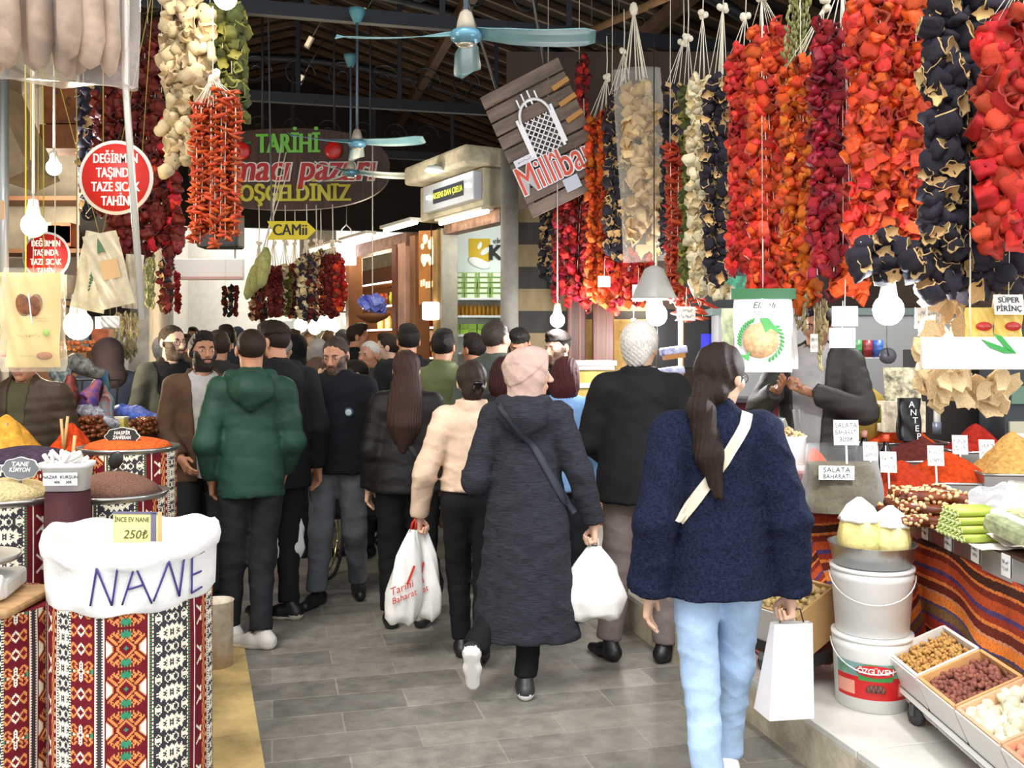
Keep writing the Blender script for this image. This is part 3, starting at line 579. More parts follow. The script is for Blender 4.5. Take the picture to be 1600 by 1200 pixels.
M4 = person(1000, 5.15, 1.80, 'white haired man in black jacket and grey brown trousers seen from behind', dict(col='#161619', kind='cloth', hem=.83, w=1.12, flare=.03, collar=True, seed=7., sleeve=1.12), tro='#766a67', trw=1.12, shoe=('dress', '#141416', '#0d0d0d'), hair=('grey', '#d8d3cb'), skin='c', yaw=-14, head=(-16, 4), fine=.0125,
    legs=dict(L=((-.12, .03, .48), (-.16, -.02, .09), 42, 0), R=((.12, .03, .48), (.13, .02, .09), -26, 0)), arms=dict(L=((-.27, .02, 1.13), (-.2, .22, 1.02), 'relax'), R=((.27, .03, 1.13), (.2, .25, 1.03), 'relax')))
M5 = person(393, 5.4, 1.78, 'balding man in green quilted hooded jacket with hand in pocket', dict(col='#1f4033', kind='puff', hem=.83, w=1.04, hood=True, puff=.0055, pitch=.15, seed=1., sleeve=1.04, fold=.004), tro='#222328', trw=1.0, shoe=('sneaker', '#c9c4bf', '#efe9e0'), hair=('bald', '#2a1c14'), skin='b', yaw=14, head=(4, 2), fine=.0115,
    build=.92, arms=dict(L=((-.235, -.05, 1.13), (-.215, .04, .93), 'relax'), R=((.225, .0, 1.13), (.18, .12, .95), 'relax')), legs=dict(R=((.06, .03, .49), (.05, -.06, .09), 62, 0), L=((-.1, .05, .49), (-.12, .1, .09), 48, 0)))
M6 = person(432, 5.95, 1.83, 'man in black hooded parka turned left beside the green jacket', dict(col='#15161a', kind='cloth', hem=.78, w=1.1, hood=True, seed=4.), tro='#1a1b1c', shoe=('sneaker', '#131313', '#d8cdb8'), hair=('fade', '#241812'), skin='b', beard='#2a1d16', yaw=28, head=(38, -4), fine=.0135, legs=dict(R=((.08, .03, .49), (.06, -.05, .09), 52, 0)))
M7 = person(528, 6.3, 1.75, 'man in black zip fleece and faded grey jeans walking towards camera', dict(col='#121319', kind='cloth', hem=.86, w=1.12, collar=True, seed=6., sleeve=1.1), tro='#5f6266', trokind='denim', trw=1.1, shoe=('sneaker', '#1a1918', '#111111'), hair=('crop', '#3a2e27'), skin='b', beard='#57473e', yaw=176, head=(-8, -13), fine=.0125,
    arms=dict(R=((.275, -.02, 1.13), (.285, .06, .89), 'relax')), legs=dict(R=((.1, .05, .49), (.125, .06, .09), -14, 0), L=((-.11, .0, .48), (-.09, -.2, .1), 18, 0)))
m = MB(); m.lathe([(.001, 0), (.033, 0), (.033, .004), (.001, .004)], 20, R=rot(-90, 0, 0)); m.lathe([(.012, .003), (.022, .003), (.022, .006), (.012, .006)], 16, R=rot(-90, 0, 0), mi=1); yy = M7['back'](-.1, 1.26, 1)
m.V = [v + np.array((-.1, yy + .004, 1.26)) for v in m.V]; m.V = [M7['put'](v) for v in m.V]; m.build('emblem', [M('#31414d'), M('#a8b8c0')], M7['root'])
m = MB()
for s in (-1, 1): m.tube([(s * .012 + .02, -.135, -.0 + .0), (.02 + s * .03, -.15, -.03), (.02 + s * .018, -.14, -.065)], [.006, .008, .004], 6)
m.ell((.02, -.14, .0), (.03, .012, .012), 10); m.V = [W3['put'](v @ rot(0, 0, 8).T + np.array((0, 0, 1.635))) for v in m.V]; m.build('hair_claw', M('#0e0c0c', r=.2), W3['root'])
M8 = person(317, 6.2, 1.765, 'bearded man in brown jacket over pale striped shirt', dict(col='#5a4433', kind='cloth', hem=.82, w=1.06, collar=True, open=.085, seed=8., sleeve=1.05), top=dict(col='#b3b0ad'), tro='#26282a', shoe=('sneaker', '#1b1b1b', '#222222'), hair=('short', '#1d1310'), skin='b', beard='#1f1512', yaw=-152, head=(8, 6), fine=.0125, build=.93,
    arms=dict(R=((.23, -.02, 1.14), (.16, .15, .98), 'relax'), L=((-.23, .0, 1.12), (-.16, .17, .96), 'relax')))
M9 = person(268, 7.2, 1.84, 'man in glasses and open grey green jacket over black shirt', dict(col='#33352f', kind='cloth', hem=.78, w=1.05, open=.11, seed=2.5, collar=True), top=dict(col='#0f0f11', neck=1.52), tro='#17181b', hair=('crop', '#3b2e26'), skin='c', beard='#4a3b31', build=.93, yaw=-146, head=(22, 0), glasses=True, fine=.0135)
M10 = person(170, 7.4, 1.75, 'man in navy jacket and dark hood bending towards the stall', dict(col='#1b2233', kind='cloth', hem=.76, w=1.15, hood=False, seed=9., flare=.03), tro='#14161c', hair=(('short', '#1a1310'), ('hoodup', '#2a2024')), skin='b', yaw=20, head=(25, -12), face=False, fine=.015, lean=-12, arms=dict(R=((.28, -.02, 1.12), (.27, .0, .9), 'relax')))
M11 = person(38, 5.56, 1.72, 'vendor in brown quilted jacket behind the left spice drums', dict(col='#3e3022', kind='puff', hem=.8, w=1.2, puff=.0085, pitch=.066, seed=3.3, sleeve=1.15, open=.05), top=dict(col='#4a4632', neck=1.5), tro='#1c1c1c', hair=('short', '#1d1411'), skin='b', yaw=186, head=(0, -4), fine=.0125)
M12 = person(635, 5.8, 1.65, 'woman in black quilted jacket with very long brown hair', dict(col='#161413', kind='puff', hem=.86, w=1.12, puff=.006, pitch=.13, seed=5.5, flare=.03, sleeve=1.1), tro='#121214', trw=1.15, hair=('long', '#3a2620'), fem=True, skin='c', yaw=4, head=(2, 0), face=False, fine=.0125, straps=(([(.0, 1.2), (.1, 1.06), (.2, .95)], .035, '#0c0c0c', 'bag_strap'),))
M13 = person(884, 5.95, 1.61, 'woman with dark red bob in pale blue denim jacket', dict(col='#7fa6d8', kind='denim', hem=.86, w=1.05, seed=6.6), tro='#23252b', hair=('bob', '#4a1f22'), fem=True, skin='c', yaw=-16, head=(-10, 0), face=False, fine=.0135, straps=(([(-.09, 1.44), (.02, 1.3), (.14, 1.1)], .03, '#8a9a4a', 'bag_strap'),))
M14 = person(692, 7.0, 1.80, 'young man in olive green jacket with thick black hair', dict(col='#5d6440', kind='puff', hem=.85, w=1.05, collar=True, seed=1.7, puff=.003, pitch=.06), tro='#1d1e20', hair=('short', '#17110f'), skin='b', yaw=-3, head=(-6, 0), face=False, fine=.0135)
M15 = person(638, 7.5, 1.85, 'man in dark coat with tall collar in front of the jar shop', dict(col='#16171b', hem=.8, w=1.1, collar=True, seed=2.2), hair=('short', '#140f0e'), skin='b', yaw=14, face=False, fine=.015)
M16 = person(741, 7.65, 1.78, 'teenage boy in dark blue jacket beside the olive jacket', dict(col='#23252e', hem=.84, w=1.0, collar=True, seed=3.8), hair=('short', '#201814'), skin='b', yaw=24, head=(18, 0), face=False, fine=.015)
M17 = person(776, 6.6, 1.86, 'stout man in grey green jacket with shaved neck facing the soap shop', dict(col='#4d554e', hem=.8, w=1.15, collar=True, seed=4.4), hair=('crop', '#3a302a'), skin='c', yaw=-20, head=(-14, 6), face=False, fine=.015, build=1.06)
M18 = person(811, 7.62, 1.84, 'bearded man in black jacket looking down near the pillar', dict(col='#131316', hem=.82, w=1.1, hood=True, seed=5.9), hair=('fade', '#15100e'), skin='b', beard='#1b1412', yaw=172, head=(4, -24), fine=.0135)
M19 = person(874, 7.2, 1.80, 'bearded man in black jacket leaning over the counter by the bulb', dict(col='#17181c', hem=.82, w=1.05, seed=6.1, sleeve=1.1), hair=('fade', '#1f1713'), skin='c', beard='#6a5144', yaw=140, head=(-8, -6), fine=.0135, arms=dict(L=((-.36, .05, 1.2), (-.3, .26, 1.0), 'relax'), R=((.215, .06, 1.14), (.12, .27, 1.05), 'relax')))
M20 = person(578, 8.3, 1.73, 'elderly man with short white hair facing the camera', dict(col='#3a3a34', hem=.82, seed=1.2, collar=True), hair=('crop', '#c9c4bd'), skin='b', yaw=172, head=(-24, 0), fine=.016)
M21 = person(605, 8.9, 1.80, 'man in glasses and olive coat in left profile by the jars', dict(col='#35362e', hem=.8, seed=2.9, collar=True), hair=('short', '#2c211b'), skin='c', yaw=80, head=(10, 0), glasses=True, fine=.016)
M22 = person(561, 7.75, 1.57, 'child with dark hair and navy jacket between the grown ups', dict(col='#161d33', hem=.82, seed=3.1), hair=('short', '#1c1411'), skin='b', yaw=150, head=(-50, -8), fine=.016)
M23 = person(494, 7.7, 1.60, 'person with brown cropped hair and striped top behind the black fleece', dict(col='#4f4d3a', hem=.82, seed=4.1), hair=('crop', '#5a4436'), skin='c', yaw=-20, head=(-40, -6), face=False, fine=.016, fem=True)
M24 = person(497, 8.8, 1.74, 'woman in black and white patterned headscarf', dict(col='#201f22', hem=.7, name='coat', seed=1.1), hair=('hijab', '#8d8a88'), skin='c', fem=True, yaw=10, face=False, fine=.018)
M25 = person(788, 6.15, 1.61, 'woman with loose dark auburn hair behind the clipped bun', dict(col='#26282c', hem=.8, seed=1.9), hair=('bob', '#3a1c1a'), skin='c', fem=True, yaw=-12, face=False, fine=.016)
far = [  # px, d, H, label, jacket, hair, yaw
 (463, 10.2, 1.80, 'man in black coat with a raised hood by the hanging peppers', '#131418', (('hoodup', '#15161a'),), 10),
 (441, 9.2, 1.78, 'grey haired man in a dark scarf beyond the green jacket', '#2a2a2c', ('grey', '#a9a6a2'), -20),
 (560, 10.0, 1.92, 'tall man in black seen in right profile under the blue lamps', '#121215', ('short', '#2a1e18'), -80),
 (457, 11.2, 1.88, 'man with brown fade haircut in front of the white bulbs', '#1d1c1e', ('fade', '#3a2a20'), -70),
 (484, 12.7, 1.87, 'man with round dark hair lit by the bulbs behind', '#2b2725', ('short', '#2d211a'), 8),
 (514, 11.6, 1.87, 'man with curly brown hair in front of the rightmost bulb', '#3a332c', ('short', '#3f2d22'), 0),
 (536, 10.9, 1.87, 'man in grey knitted cap beneath the hanging garlands', '#2a2b30', ('beanie', '#4a4a4e'), 6),
 (342, 7.6, 1.80, 'man with brown hair half hidden behind the bearded man', '#33302c', ('short', '#3a2b22'), 20),
 (354, 9.8, 1.90, 'man with dark hair just beyond the balding head', '#2a3038', ('short', '#1e1714'), 30),
 (255, 8.9, 1.77, 'white haired person behind the man in glasses', '#55585c', ('grey', '#b9b4ae'), 12),
 (371, 16.5, 2.02, 'man in hooded blue grey coat at the daylight end', '#3c4a5e', (('hoodup', '#46566c'),), 10),
 (302, 17.5, 2.05, 'man in blue jacket facing the camera in the daylit street', '#3b4b6a', ('short', '#2a1f1a'), 176),
 (285, 20, 2.0, 'person in pale cap walking in the daylit street', '#8a94a6', ('beanie', '#e0dcd6'), 170),
 (268, 19, 1.9, 'person in light blue coat in the daylit street', '#7486a6', ('short', '#3a2d26'), 0),
 (326, 21, 2.02, 'person in lilac top far along the daylit street', '#9a90b4', ('short', '#4a3a30'), 185),
 (345, 22, 2.1, 'person in dark blue far along the daylit street', '#4a5878', ('short', '#3a2d26'), 0),
 (392, 19, 1.95, 'person in dark navy hood at the right of the daylit street', '#2a3348', (('hoodup', '#2a3348'),), 12),
 (292, 13.0, 1.85, 'person in brown coat at the left mouth of the daylit street', '#4a4038', ('short', '#2a201a'), 15),
]
for px, d, H, lab, jc, hr_, yw in far:
    person(px, d, H, lab, dict(col=jc, hem=.8, w=1.05, seed=px * .1), hair=hr_, skin='c' if px % 2 else 'b', yaw=yw, face=150 < yw < 200, fine=.019)
M26 = person(1275, 5.45, 1.72, 'vendor in dark quilted jacket and pale shirt behind the spice counter', dict(col='#35322e', kind='puff', hem=.8, w=1.2, puff=.007, pitch=.066, seed=2.7, sleeve=1.15, open=.1, openx=.02), top=dict(col='#a9a7a6'), tro='#2a2a2c', hair=('short', '#1d1512'), skin='d', yaw=150, head=(10, -10), fine=.0125,
    arms=dict(R=((.3, .1, 1.16), (.13, .36, 1.27), 'relax'), L=((-.29, .12, 1.15), (-.02, .37, 1.27), 'fist')), z0=.2)
# ============================ garlands =========================================
def keep(mb, mats):
    o = mb.build('tmp', mats); me = o.data; bpy.data.objects.remove(o); return me
def veg(kind, seed, mats):
    rg = random.Random(seed); mb = MB()
    if kind in ('chili', 'okra'):
        L_ = 1.0 if kind == 'chili' else .8; c = rg.uniform(-.25, .25)
        mb.tube([(0, 0, -.5), (c * .4, .02, -.2), (c, 0, .15), (c * .6, .05, .5)], [.03, .13, .12, .02] if kind == 'chili' else [.05, .2, .19, .03], 6)
    else:
        fl = {'pepper': .85, 'eggplant': 1.0, 'squash': .8}[kind]; ph = rg.uniform(0, 6); a1, a2 = rg.uniform(.12, .26), rg.uniform(.08, .17); nl = rg.choice((3, 4)); el = rg.uniform(.75, 1.15)
        wob = lambda a, z: 1 + a1 * np.cos(nl * a + ph + z * 1.5) + a2 * np.cos(7 * a + 3 * ph + 5 * z)
        pr = [(.04, -.46), (.26, -.45), (.42, -.3), (.47, -.05), (.44, .2), (.36, .4)]; inn = [(.3, .41), (.36, .2), (.3, -.1), (.04, -.25)]
        inn = [(.36, .36), (.27, .24), (.12, .16), (.01, .15)]
        if kind == 'pepper': pr = [(.03, -.34), (.2, -.44), (.4, -.34), (.46, -.05), (.4, .22), (.43, .38)]; inn = [(.3, .33), (.3, .1), (.2, -.1), (.03, -.2)]
        pr = [(r, z * fl) for r, z in pr]; inn = [(r, z * fl) for r, z in inn]; mb.lathe(pr, 14, wob=wob, sx=el, sy=1 / el, caps=False)
        mb.lathe([(pr[-1][0] + .02, pr[-1][1] - .03), (pr[-1][0] + .01, pr[-1][1] + .02)] + inn, 14, wob=wob, sx=el, sy=1 / el, mi=1, caps=False)
    return keep(mb, mats)
VK = {}
def veg_set(kind, col, col_in=None):
    key = (kind, col)
    if key not in VK:
        ro = .5 if kind in ('pepper', 'chili') else .75
        mats = [M(col, r=ro, rnd=.55, var=.25, vs=30, bump=.5, bs=60, spec=.35), M(col_in or col, r=.7, rnd=.35)]
        VK[key] = [veg(kind, sd, mats) for sd in range(4)]
    return VK[key]
COLS = {'red': ('pepper', '#c2261f', '#8a1a14'), 'orange': ('pepper', '#d9501c', '#9c3210'), 'amber': ('pepper', '#e0701e', '#a84c12'), 'crimson': ('pepper', '#9a1726', '#5e0f18'), 'maroon': ('pepper', '#6a1a10', '#42100a'), 'coral': ('pepper', '#d9402c', '#99281a'),
        'aubergine': ('eggplant', '#2b2733', '#d8b47c'), 'cream': ('squash', '#ecdcb8', '#d8c090'), 'beige': ('squash', '#c4b08c', '#a8926c'), 'tan': ('squash', '#d8b98a', '#b8935f'), 'chili': ('chili', '#b03a1e', None), 'chiliorange': ('chili', '#b8461a', None), 'okra': ('okra', '#8a8a52', None), 'olive': ('squash', '#5d5f2c', '#9a9445'), 'darkgreen': ('pepper', '#4a5226', '#7c7c3a'), 'herb': ('okra', '#a39468', None)}
cord = M('#efe6d2', r=.8)
def fan_axis(rg, kind):
    if kind == 'chili': return rot(rg.uniform(55, 125), 0, rg.uniform(0, 360))
    if kind == 'okra': return rot(rg.uniform(-25, 25), 0, rg.uniform(0, 360))
    if kind in ('eggplant', 'squash') and rg.random() < .38: return rot(rg.uniform(55, 120), rg.uniform(-20, 20), rg.uniform(-50, 50))
    return rot(rg.choice((1, -1)) * rg.uniform(20, 115), rg.uniform(-20, 20), rg.uniform(0, 360))
def bunch(label, d, strands, size, knot=None, group=None, nind=90, step=.4, name='dried_pepper_garland', part='dried_pepper', cat='garland', jit=.05, cords=True, hook=None, seed=None, up=True):
    """strands: (palette, px_top, y_top, px_bottom, y_bottom[, depth offset])"""
    rg = random.Random(seed if seed is not None else len(label) * 31 + int(d * 100)); top = P(*(knot or strands[0][1:3]), d); root = thing(name, label, cat, top, group=group); items = []; cm = MB(); T = np.array(top)
    for st in strands:
        pal, x0, y0, x1, y1 = st[:5]; dd = d + (st[5] if len(st) > 5 else rg.uniform(-jit, jit)); a, b = np.array(P(x0, y0, dd)), np.array(P(x1, y1, dd)); ln = np.linalg.norm(b - a)
        pals = pal.split('+'); sz = size; n = max(2, int(ln / (sz * step))); bow = rg.uniform(-.25, .25) * sz
        for i in range(n):
            t = (i + rg.uniform(.3, .7)) / n; ph = rg.uniform(0, 6.28); r = rg.uniform(.1, .42) * sz; pk = rg.choice(pals); kind = COLS[pk][0]
            if kind == 'chili': r *= .8
            p = a + (b - a) * t + np.array((math.cos(ph) * r + bow * math.sin(t * 3), math.sin(ph) * r, rg.uniform(-.1, .1) * sz)); s_ = sz * rg.uniform(.85, 1.35) * (1.25 if kind in ('chili', 'okra') else 1); items.append((pk, p - T, fan_axis(rg, kind), s_))
        cm.tube([a - T, (a + b) / 2 - T + (bow, 0, 0), b - T], .0018 + size * .006, 5)
        if knot and cords:
            for q in (-.3, .3): cm.tube([(0, 0, 0), a - T + (q * sz, rg.uniform(-.3, .3) * sz, -.02)], .0022 * max(.7, d / 6), 5)
    if knot:
        for q in range(5): cm.ell((rg.uniform(-.02, .02), rg.uniform(-.02, .02), rg.uniform(-.03, .02)), (.018, .016, .02), 8)
        cm.tube([(0, 0, 0), (.004, 0, .12), (0, 0, .3 if hook is None else hook)], .003 * max(.7, d / 5), 5)
    sa, ta = top[0] * AU[0] + top[1] * AU[1], top[0] * AV[0] + top[1] * AV[1]
    if up and not knot and sa > RS0: cm.tube([(0, 0, 0), (.003, 0, (roofz(ta) - top[2]) / 2), (0, 0, roofz(ta) - top[2] - .02)], .0022, 5)
    cm.build('cord', cord, root)
    rg.shuffle(items); items.sort(key=lambda q: q[1][1] + rg.uniform(-.06, .06)); k = min(nind, len(items))
    for pk, p, R, s_ in items[:k]:
        o = bpy.data.objects.new(part, rg.choice(veg_set(*COLS[pk]))); COL.objects.link(o); o.parent = root; o.location = p; o.rotation_euler = Matrix(R).to_euler(); o.scale = (s_, s_, s_)
    if items[k:]:
        mb = MB(); mats = []
        for pk, p, R, s_ in items[k:]:
            me = rg.choice(veg_set(*COLS[pk]))
            if me.name not in CACHE:
                by = {}
                for pl in me.polygons: by.setdefault((len(pl.vertices), pl.material_index), []).append(list(pl.vertices))
                CACHE[me.name] = (np.array([v.co[:] for v in me.vertices]), by)
            V, by = CACHE[me.name]; ids = []
            for m_ in me.materials:
                if m_ not in mats: mats.append(m_)
                ids.append(mats.index(m_))
            n0 = mb.n; mb.V.append((V * s_) @ R.T + p); mb.n += len(V)
            for (nv_, mi), f in by.items(): mb.C.append((np.array(f) + n0, ids[mi], True))
        tag(mb.build('dried_vegetables', mats, root), kind='stuff')
    return root
GR = 'dried vegetable garlands over the right stall'
def RD(px): return 2.437 / ((px - 800) / 1500 + .23)      # depth of the hanging rail above the stall front
def S_(pal, xs, y0, y1, dx=0, jy=12):
    rg = random.Random(int(xs[0] * 7)); return [(pal, x, y0 + rg.uniform(-jy, jy), x + dx, y1 + rg.uniform(-jy, jy)) for x in xs]
gl = [
 ('thin dark red pepper string hanging leftmost near the pallet sign', 7.9, S_('maroon+red', (905, 913), 95, 235, -4), .055, None, 60),
 ('dark aubergine string hanging against the stone pier', 8.0, S_('aubergine', (856, 866), 262, 440, -8), .06, None, 60),
 ('deep red pepper bunch left of the orange one', 7.4, S_('maroon+crimson+red', (876, 886, 897, 908, 919, 928), 262, 470, -6) + S_('crimson+red', (884, 898, 912, 926, 940, 954, 968), 430, 480, 4), .058, (912, 215), 95),
 ('bright orange pepper bunch with a tied white knot', 7.1, S_('orange+amber', (922, 932, 942, 951), 180, 470, 0), .056, (948, 120), 95),
 ('aubergine bunch with open pale rims beside the orange peppers', 6.9, S_('aubergine', (953, 964, 974, 984), 145, 400, 0), .062, (975, 80), 90),
 ('orange red peppers curving under the plastic bag', 6.9, S_('orange+red', (956, 967, 978, 989, 1000, 1010), 400, 470, 4), .055, None, 70),
 ('aubergine string just right of the bagged peppers', 6.25, S_('aubergine', (1043, 1056), 138, 400, -4), .062, (1068, 62), 80),
 ('thin red chilli string with a bushy end and white tag', 6.1, S_('chili', (1047, 1054, 1061), 232, 470, 0) * 3 + [('chili', 1052, 455, 1062, 500), ('chili', 1068, 450, 1082, 502), ('chili', 1082, 452, 1100, 500), ('chili', 1094, 455, 1112, 482)], .07, None, 98),
 ('dark green pepper string between the chillies and the cream squash', 5.95, S_('darkgreen+olive', (1072, 1080), 145, 445, -2), .058, (1075, 55), 70),
 ('cream dried squash string', 5.75, S_('cream', (1087, 1096, 1105), 120, 445, 0), .068, (1098, 25), 85),
 ('aubergine string between cream squash and red peppers', 5.55, S_('aubergine', (1110, 1121, 1132), 120, 440, 2) + S_('cream', (1104, 1124), 440, 458, 14), .062, (1130, 10), 85),
 ('red bell pepper string next to the cream squash', 5.25, S_('red+coral', (1144, 1156, 1168), 75, 425, 0), .062, (1165, 25), 90),
 ('wide orange red pepper bunch with long white cords', 4.95, S_('coral+orange', (1180, 1194, 1208, 1222), 40, 450, 0) + S_('red', (1196, 1208), 420, 474, 4), .064, (1190, -10), 98),
 ('amber pepper bunch below the green okra rope', 4.62, S_('amber+orange', (1228, 1241, 1254, 1267), 105, 470, 2), .06, (1290, 6), 98),
 ('crimson dried pepper bunch', 4.35, S_('crimson', (1281, 1294, 1307, 1321), 40, 430, -4) + S_('crimson+orange', (1300, 1322, 1342), 395, 470, 8), .06, (1316, -30), 98),
 ('broad light orange pepper bunch of four strands', 4.0, S_('coral+orange', (1336, 1355, 1374, 1393, 1412, 1431), -8, 385, 0), .068, None, 99),
 ('large aubergine bunch with pale open ends near the big bulb', 3.6, S_('aubergine', (1460, 1482, 1504, 1526, 1544), -5, 395, -2) + S_('aubergine', (1345, 1368, 1390, 1412, 1435), 372, 430, 8) + S_('aubergine', (1450, 1475, 1500, 1525, 1550, 1580), 385, 455, 10), .078, None, 99),
 ('large bright red pepper bunch at the front of the stall', 3.3, S_('red+coral', (1546, 1566, 1586, 1606, 1630), 30, 385, 0), .08, (1612, -60), 99),
]
for lab, d, st, sz, kn, n in gl: bunch(lab, d, st, sz, kn, GR, n)
bunch('pale green braided okra rope behind the amber peppers', 4.75, [('okra', x, -10, x - 12, 165 - abs(i - 3) * 25) for i, x in enumerate((1236, 1241, 1246, 1251, 1256, 1261, 1266))], .026, None, GR, 60, step=.5, name='okra_rope', part='dried_okra', jit=.03)
bunch('dangling beige herb bunch with a small white tag', 4.6, [('herb', 1250, 452, 1245, 512), ('herb', 1262, 455, 1258, 520), ('herb', 1275, 455, 1278, 540), ('herb', 1282, 470, 1284, 578), ('herb', 1292, 470, 1290, 520)], .026, None, GR, 80, step=.42, name='herb_bunch', part='dried_herb')
# ---- left side ----------------------------------------------------------------
GL = 'dried vegetable garlands over the left stall'
for lab, d, st, sz, kn, n in [
 ('large dark red pepper bunch behind the round red sign', 5.6, S_('maroon', (170, 184, 198, 212, 226, 240), 60, 385, 8, 25) + S_('maroon+maroon+red', (228, 244, 258, 270), 180, 395, 4, 20) + S_('maroon', (150, 165), 150, 330, 10), .066, None, 99),  # shade on these peppers is put into the darker maroon palette
 ('aubergine string at the left of the dark red peppers', 5.8, S_('aubergine', (130, 142), 130, 340, 4), .06, None, 70),
 ('beige dried squash bunch at the top left', 4.3, S_('beige', (270, 284, 298, 312), -5, 255, -6, 20), .075, None, 99),
 ('olive green dried vegetable bunch behind the beige squash', 4.55, S_('olive+darkgreen', (328, 346, 364, 376), 10, 185, 0, 20), .06, None, 90),
 ('bright orange red chilli bunch at the centre left', 4.1, S_('chiliorange', (306, 314, 322, 330, 338, 346, 354, 362, 368), 150, 375, -2, 14) * 4, .044, (332, 120), 99),
 ('dark aubergine string over the glasses wearing man', 7.4, S_('aubergine+maroon', (252, 263), 398, 492, 0), .055, None, 40),
]: bunch(lab, d, st, sz, kn, GL, n, step=.5)
bunch('grey green okra strings beside the white pole', 7.2, [('okra', x, 395, x, 480) for x in (230, 235, 240)], .03, None, GL, 40, name='okra_rope', part='dried_okra')
bunch('yellowish okra chains hanging beside the navy jacket', 7.9, [('herb', x, 490, x, 555 + 5 * (x % 3)) for x in (182, 189, 196, 203, 210)], .04, None, GL, 60, name='okra_rope', part='dried_okra')
# ---- hanging cluster in the middle of the alley ----------------------------------
GC = 'garlands clustered beneath the yellow arrow sign'
cl = [('dark red bunch left in the central cluster', [('maroon', 422, 425, 428, 492), ('maroon', 432, 418, 436, 492)]), ('pale dotted squash string in the central cluster', [('cream', 443, 415, 441, 492), ('olive', 448, 418, 447, 490)]),
      ('orange and dark mixed bunch in the central cluster', [('orange+aubergine', 457, 416, 452, 492), ('maroon+aubergine', 464, 414, 460, 495)]), ('aubergine and cream mixed bunch in the central cluster', [('aubergine+cream', 472, 405, 470, 496), ('aubergine', 480, 400, 480, 498), ('aubergine+maroon', 486, 398, 488, 498)]),
      ('cream and black string in the central cluster', [('cream+aubergine', 494, 398, 492, 492)]), ('dark bunch with pale flecks in the central cluster', [('aubergine+olive', 501, 392, 502, 492)]),
      ('broad brick red bunch at the right of the central cluster', [('maroon+chiliorange', 508, 400, 508, 490), ('maroon', 516, 398, 518, 494), ('maroon+orange', 524, 398, 526, 492), ('red', 531, 405, 533, 484)]), ('tan and red narrow bunch below the luffa sponges', [('tan+maroon', 398, 445, 396, 498), ('maroon', 406, 440, 405, 500), ('aubergine', 411, 440, 411, 495)])]
for i, (lab, st) in enumerate(cl): bunch(lab, 10.2 + (i % 3) * .25, [(a_, x0 + q, y0, x1 + q, y1) for a_, x0, y0, x1, y1 in st for q in (-3, 2)], .062, ((st[0][1] + st[-1][1]) / 2, 378), GC, 40, step=.38, hook=.4)
for i, (lab, d, st) in enumerate([('faded red garland at the left of the daylit street', 17.6, [('red', 273, 425, 275, 486), ('red', 278, 428, 279, 488)]), ('dark garland at the right of the daylit street', 15.5, [('aubergine+maroon', 352, 448, 352, 492), ('aubergine', 361, 446, 360, 494), ('maroon', 369, 448, 368, 492)])]): bunch(lab, d, st, .07, None, None, 40, step=.45)
# ============================ right-hand stall ====================================
def stripes_mat():
    mt, N, L, b = node_mat('striped_kilim'); tc = N.new('ShaderNodeTexCoord'); sp = N.new('ShaderNodeSeparateXYZ'); L.new(tc.outputs['Object'], sp.inputs[0])
    def mth(op, a, c=None):
        n = N.new('ShaderNodeMath'); n.operation = op
        for i, v in enumerate((a, c)):
            if v is None: continue
            if isinstance(v, (int, float)): n.inputs[i].default_value = v
            else: L.new(v, n.inputs[i])
        return n.outputs[0]
    x, z = sp.outputs['X'], sp.outputs['Z']
    rgt = mth('ADD', mth('ADD', z, mth('MULTIPLY', x, .06)), mth('MULTIPLY', mth('SINE', mth('MULTIPLY', x, 9)), .018)); lft = mth('SUBTRACT', z, mth('MULTIPLY', x, 1.0))
    m = N.new('ShaderNodeMix'); L.new(mth('GREATER_THAN', mth('ADD', x, mth('MULTIPLY', z, .35)), .49), m.inputs['Factor']); L.new(lft, m.inputs[2]); L.new(rgt, m.inputs[3])
    nz = N.new('ShaderNodeTexNoise'); nz.inputs['Scale'].default_value = 55; L.new(tc.outputs['Object'], nz.inputs['Vector'])
    fr = mth('FRACT', mth('MULTIPLY', mth('ADD', mth('ADD', m.outputs[0], 5), mth('MULTIPLY', nz.outputs[0], .012)), 2.6)); rp = N.new('ShaderNodeValToRGB'); cr = rp.color_ramp; cr.interpolation = 'CONSTANT'
    cols = [(0, '#b8502c'), (.1, '#7a2f22'), (.17, '#d97a3c'), (.2, '#4a2a22'), (.29, '#d97a3c'), (.32, '#a8402a'), (.43, '#5a3f6e'), (.47, '#7d5c3a'), (.58, '#4d4a72'), (.61, '#e07f38'), (.72, '#c78a66'), (.75, '#6a2c22'), (.84, '#dd8040'), (.88, '#9a3a2a'), (.95, '#52406e')]
    cr.elements[0].color = lin(cols[0][1]); cr.elements[1].position = cols[1][0]; cr.elements[1].color = lin(cols[1][1])
    for p, c in cols[2:]: e = cr.elements.new(p); e.color = lin(c)
    L.new(fr, rp.inputs[0]); n3 = N.new('ShaderNodeTexVoronoi'); n3.inputs['Scale'].default_value = 90; L.new(tc.outputs['Object'], n3.inputs['Vector'])
    mr = N.new('ShaderNodeMapRange'); mr.inputs['From Max'].default_value = .6; mr.inputs['To Min'].default_value = .6; mr.inputs['To Max'].default_value = 1.15; L.new(n3.outputs['Distance'], mr.inputs[0])
    mx = N.new('ShaderNodeMix'); mx.data_type = 'RGBA'; mx.blend_type = 'MULTIPLY'; mx.inputs['Factor'].default_value = 1; L.new(rp.outputs[0], mx.inputs[6]); L.new(mr.outputs[0], mx.inputs[7]); L.new(mx.outputs[2], b.inputs['Base Color'])
    b.inputs['Roughness'].default_value = .9; b.inputs['Specular IOR Level'].default_value = .15; return mt
